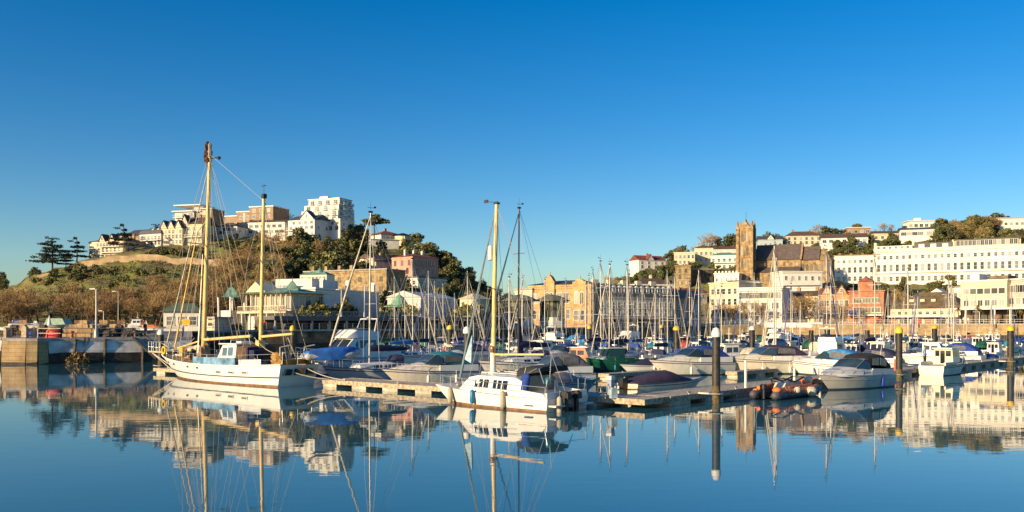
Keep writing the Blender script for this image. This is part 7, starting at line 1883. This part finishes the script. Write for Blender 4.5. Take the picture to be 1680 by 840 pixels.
# harbour kiosk
t = thing('harbour_kiosk', 'pale harbour kiosk with a green hipped roof behind the ketch bow rigging', 'kiosk', (PX(268, 136), 136, 3.2), head(1, .12))
mb = MB(); mb.box(0, 5.6, 0, 4, 0, 3.1); mb.build('wall', WHITE2, t)
MB().loft([[(-.5, -.5, 3.1), (6.1, -.5, 3.1), (6.1, 4.5, 3.1), (-.5, 4.5, 3.1)], [(1.4, 1.9, 4.5), (4.2, 1.9, 4.5), (4.2, 2.1, 4.5), (1.4, 2.1, 4.5)]]).build('roof', mat('green_slate', (.11, .16, .12), .7, var=.2), t)
win_row(t, 3, .2, 5.4, 1.0, 1.1, 1.3, 'sash')
MB().box(2.9, 4.1, -.12, -.02, .9, 1.9).build('poster_panel', YEL, t)
t, L, h = house('quay_store', 'small cream store with a balcony left of the pavilion behind the tall ketch mast', 300, 150, 352, 147, 523, 540, 4, CREAMR, 'flat', 0, COPE, [(4, .3, 1, 1.2, 'sash', 0, 1)], cat='building', found=2)
# ------------------------------------------------------------------ people
def person_mesh(seed, top, legs, hair, pose='stand'):
    rd = random.Random(seed)
    J = [((0, 0, .95), .135), ((0, .01, 1.18), .125), ((0, .01, 1.40), .15), ((0, 0, 1.52), .055), ((0, -.02, 1.60), .085), ((0, -.02, 1.70), .09)]
    E = [(0, 1), (1, 2), (2, 3), (3, 4), (4, 5)]
    st = .12 if pose == 'walk' else .0
    for s in (1, -1):
        n = len(J)
        J += [((s * .10, 0, .88), .09), ((s * .11, -s * st * .6 - .02, .50), .062), ((s * .11, -s * st * 1.2 + .02, .09), .045), ((s * .12, -s * st * 1.2 - .12, .04), .04)]
        E += [(0, n), (n, n + 1), (n + 1, n + 2), (n + 2, n + 3)]
        n = len(J)
        J += [((s * .19, .01, 1.40), .06), ((s * .24, .02 + s * st * .5, 1.13), .045), ((s * .23, -.08 + s * st * .8, .90), .034), ((s * .225, -.12 + s * st * .9, .81), .03)]
        E += [(2, n), (n, n + 1), (n + 1, n + 2), (n + 2, n + 3)]
    me = bpy.data.meshes.new('person'); me.from_pydata([j[0] for j in J], E, []); o = bpy.data.objects.new('person', me); COL.objects.link(o)
    md = o.modifiers.new('skin', 'SKIN'); 
    for i, (p, r) in enumerate(J): me.skin_vertices[0].data[i].radius = (r, r)
    me.skin_vertices[0].data[0].use_root = True
    o.modifiers.new('sub', 'SUBSURF').levels = 1
    dg = bpy.context.evaluated_depsgraph_get(); m2 = bpy.data.meshes.new_from_object(o.evaluated_get(dg))
    bpy.data.objects.remove(o)
    for q in (top, legs, SKIN, BLACKH): m2.materials.append(q)
    for p in m2.polygons:
        z = p.center.z; ax = abs(p.center.x)
        p.material_index = 2 if (z > 1.50 or (ax > .17 and z < .90)) else (0 if z > .93 or ax > .17 else (1 if z > .09 else 3))
    m2.polygons.foreach_set('use_smooth', [True] * len(m2.polygons)); m2.name = 'person'
    hb = MB(); hb.ball((0, .01, 1.74), (.098, .105, .085), 8); 
    return m2, hb
def person(label, px, Y, z, top, legs, hairc, rz, pose='stand', seed=1):
    m2, hb = person_mesh(seed, top, legs, hairc, pose)
    o = bpy.data.objects.new('person', m2); COL.objects.link(o); o.location = (PX(px, Y), Y, z); o.rotation_euler = (0, 0, rz)
    tag(o, label, 'person'); hb.build('hair', hairc, o, smooth=60)
HB, HG = mat('dark_hair', (.02, .014, .01), .7), mat('grey_hair', (.32, .30, .28), .7)
CW, CRd, CBl, CK_, CBe = mat('white_shirt', (.7, .68, .64), .9), mat('red_coat', (.5, .06, .04), .9), mat('pale_blue_shirt', (.30, .48, .60), .9), mat('dark_clothes', (.03, .03, .035), .9), mat('beige_trousers', (.36, .29, .2), .9)
person('person in white shirt standing by the quay rail under the cream block', 1581, 203.5 + 8, 4.6, CW, CBe, HB, .2)
person('person in dark clothes standing on the pier by the railing', 238, 104.5, 2.78, CK_, CK_, HB, 1.2)
person('person in a red coat standing at the quay edge right of the mizzen mast', 434, 146.5, 3.45, CRd, CK_, HG, -.4)
person('person in dark clothes walking under the promenade deck behind the ketch stern', 468, 147.2, 3.45, CK_, CBl, HB, 1.4, 'walk')
person('person in a pale blue top standing aboard beside the white cabin boat', 1517, 75.8, .5, CBl, CK_, HB, .6)
person('person in beige trousers walking on the quay before the market hall', 1470, 222, 4.55, CK_, CBe, HG, 1.5, 'walk')
person('person in red coat walking on the quay before the orange brick shops', 1362, 233, 4.55, CRd, CK_, HB, -1.4, 'walk')

random.seed(31)
PC = [(CW, 'white'), (CRd, 'red'), (CBl, 'pale blue'), (CK_, 'dark'), (CBe, 'beige'), (CANV['navy'], 'navy'), (YEL, 'yellow')]
for k in range(16):
    m_, nm = random.choice(PC); px = random.uniform(1190, 1665)
    yq = float(np.interp(px, [1180, 1260, 1680], [232, 236, 205])) + random.uniform(2, 5)
    m2, hb = person_mesh(50 + k, m_, random.choice((CK_, CBe, CBl)), HB, random.choice(('walk', 'stand')))
    o = bpy.data.objects.new('person', m2); COL.objects.link(o); o.location = (PX(px, yq), yq, 4.5); o.rotation_euler = (0, 0, random.uniform(0, 6.28)); tag(o, None, 'person', 'people on the right quay')
    hb.build('hair', random.choice((HB, HG)), o, smooth=60); pending(o, f'small figure in a {nm} top strolling on the sunlit quay', px)
for k in range(9):
    m_, nm = random.choice(PC); px = random.uniform(20, 320); yq = random.uniform(112, 150)
    m2, hb = person_mesh(80 + k, m_, random.choice((CK_, CBl)), HB, 'walk')
    o = bpy.data.objects.new('person', m2); COL.objects.link(o); o.location = (PX(px, yq), yq, 3.0 + (yq - 100) * .008); o.rotation_euler = (0, 0, random.uniform(0, 6.28)); tag(o, None, 'person', 'people behind the pier')
    hb.build('hair', HB, o, smooth=60); pending(o, f'small figure in a {nm} top walking behind the left pier', px)
resolve()
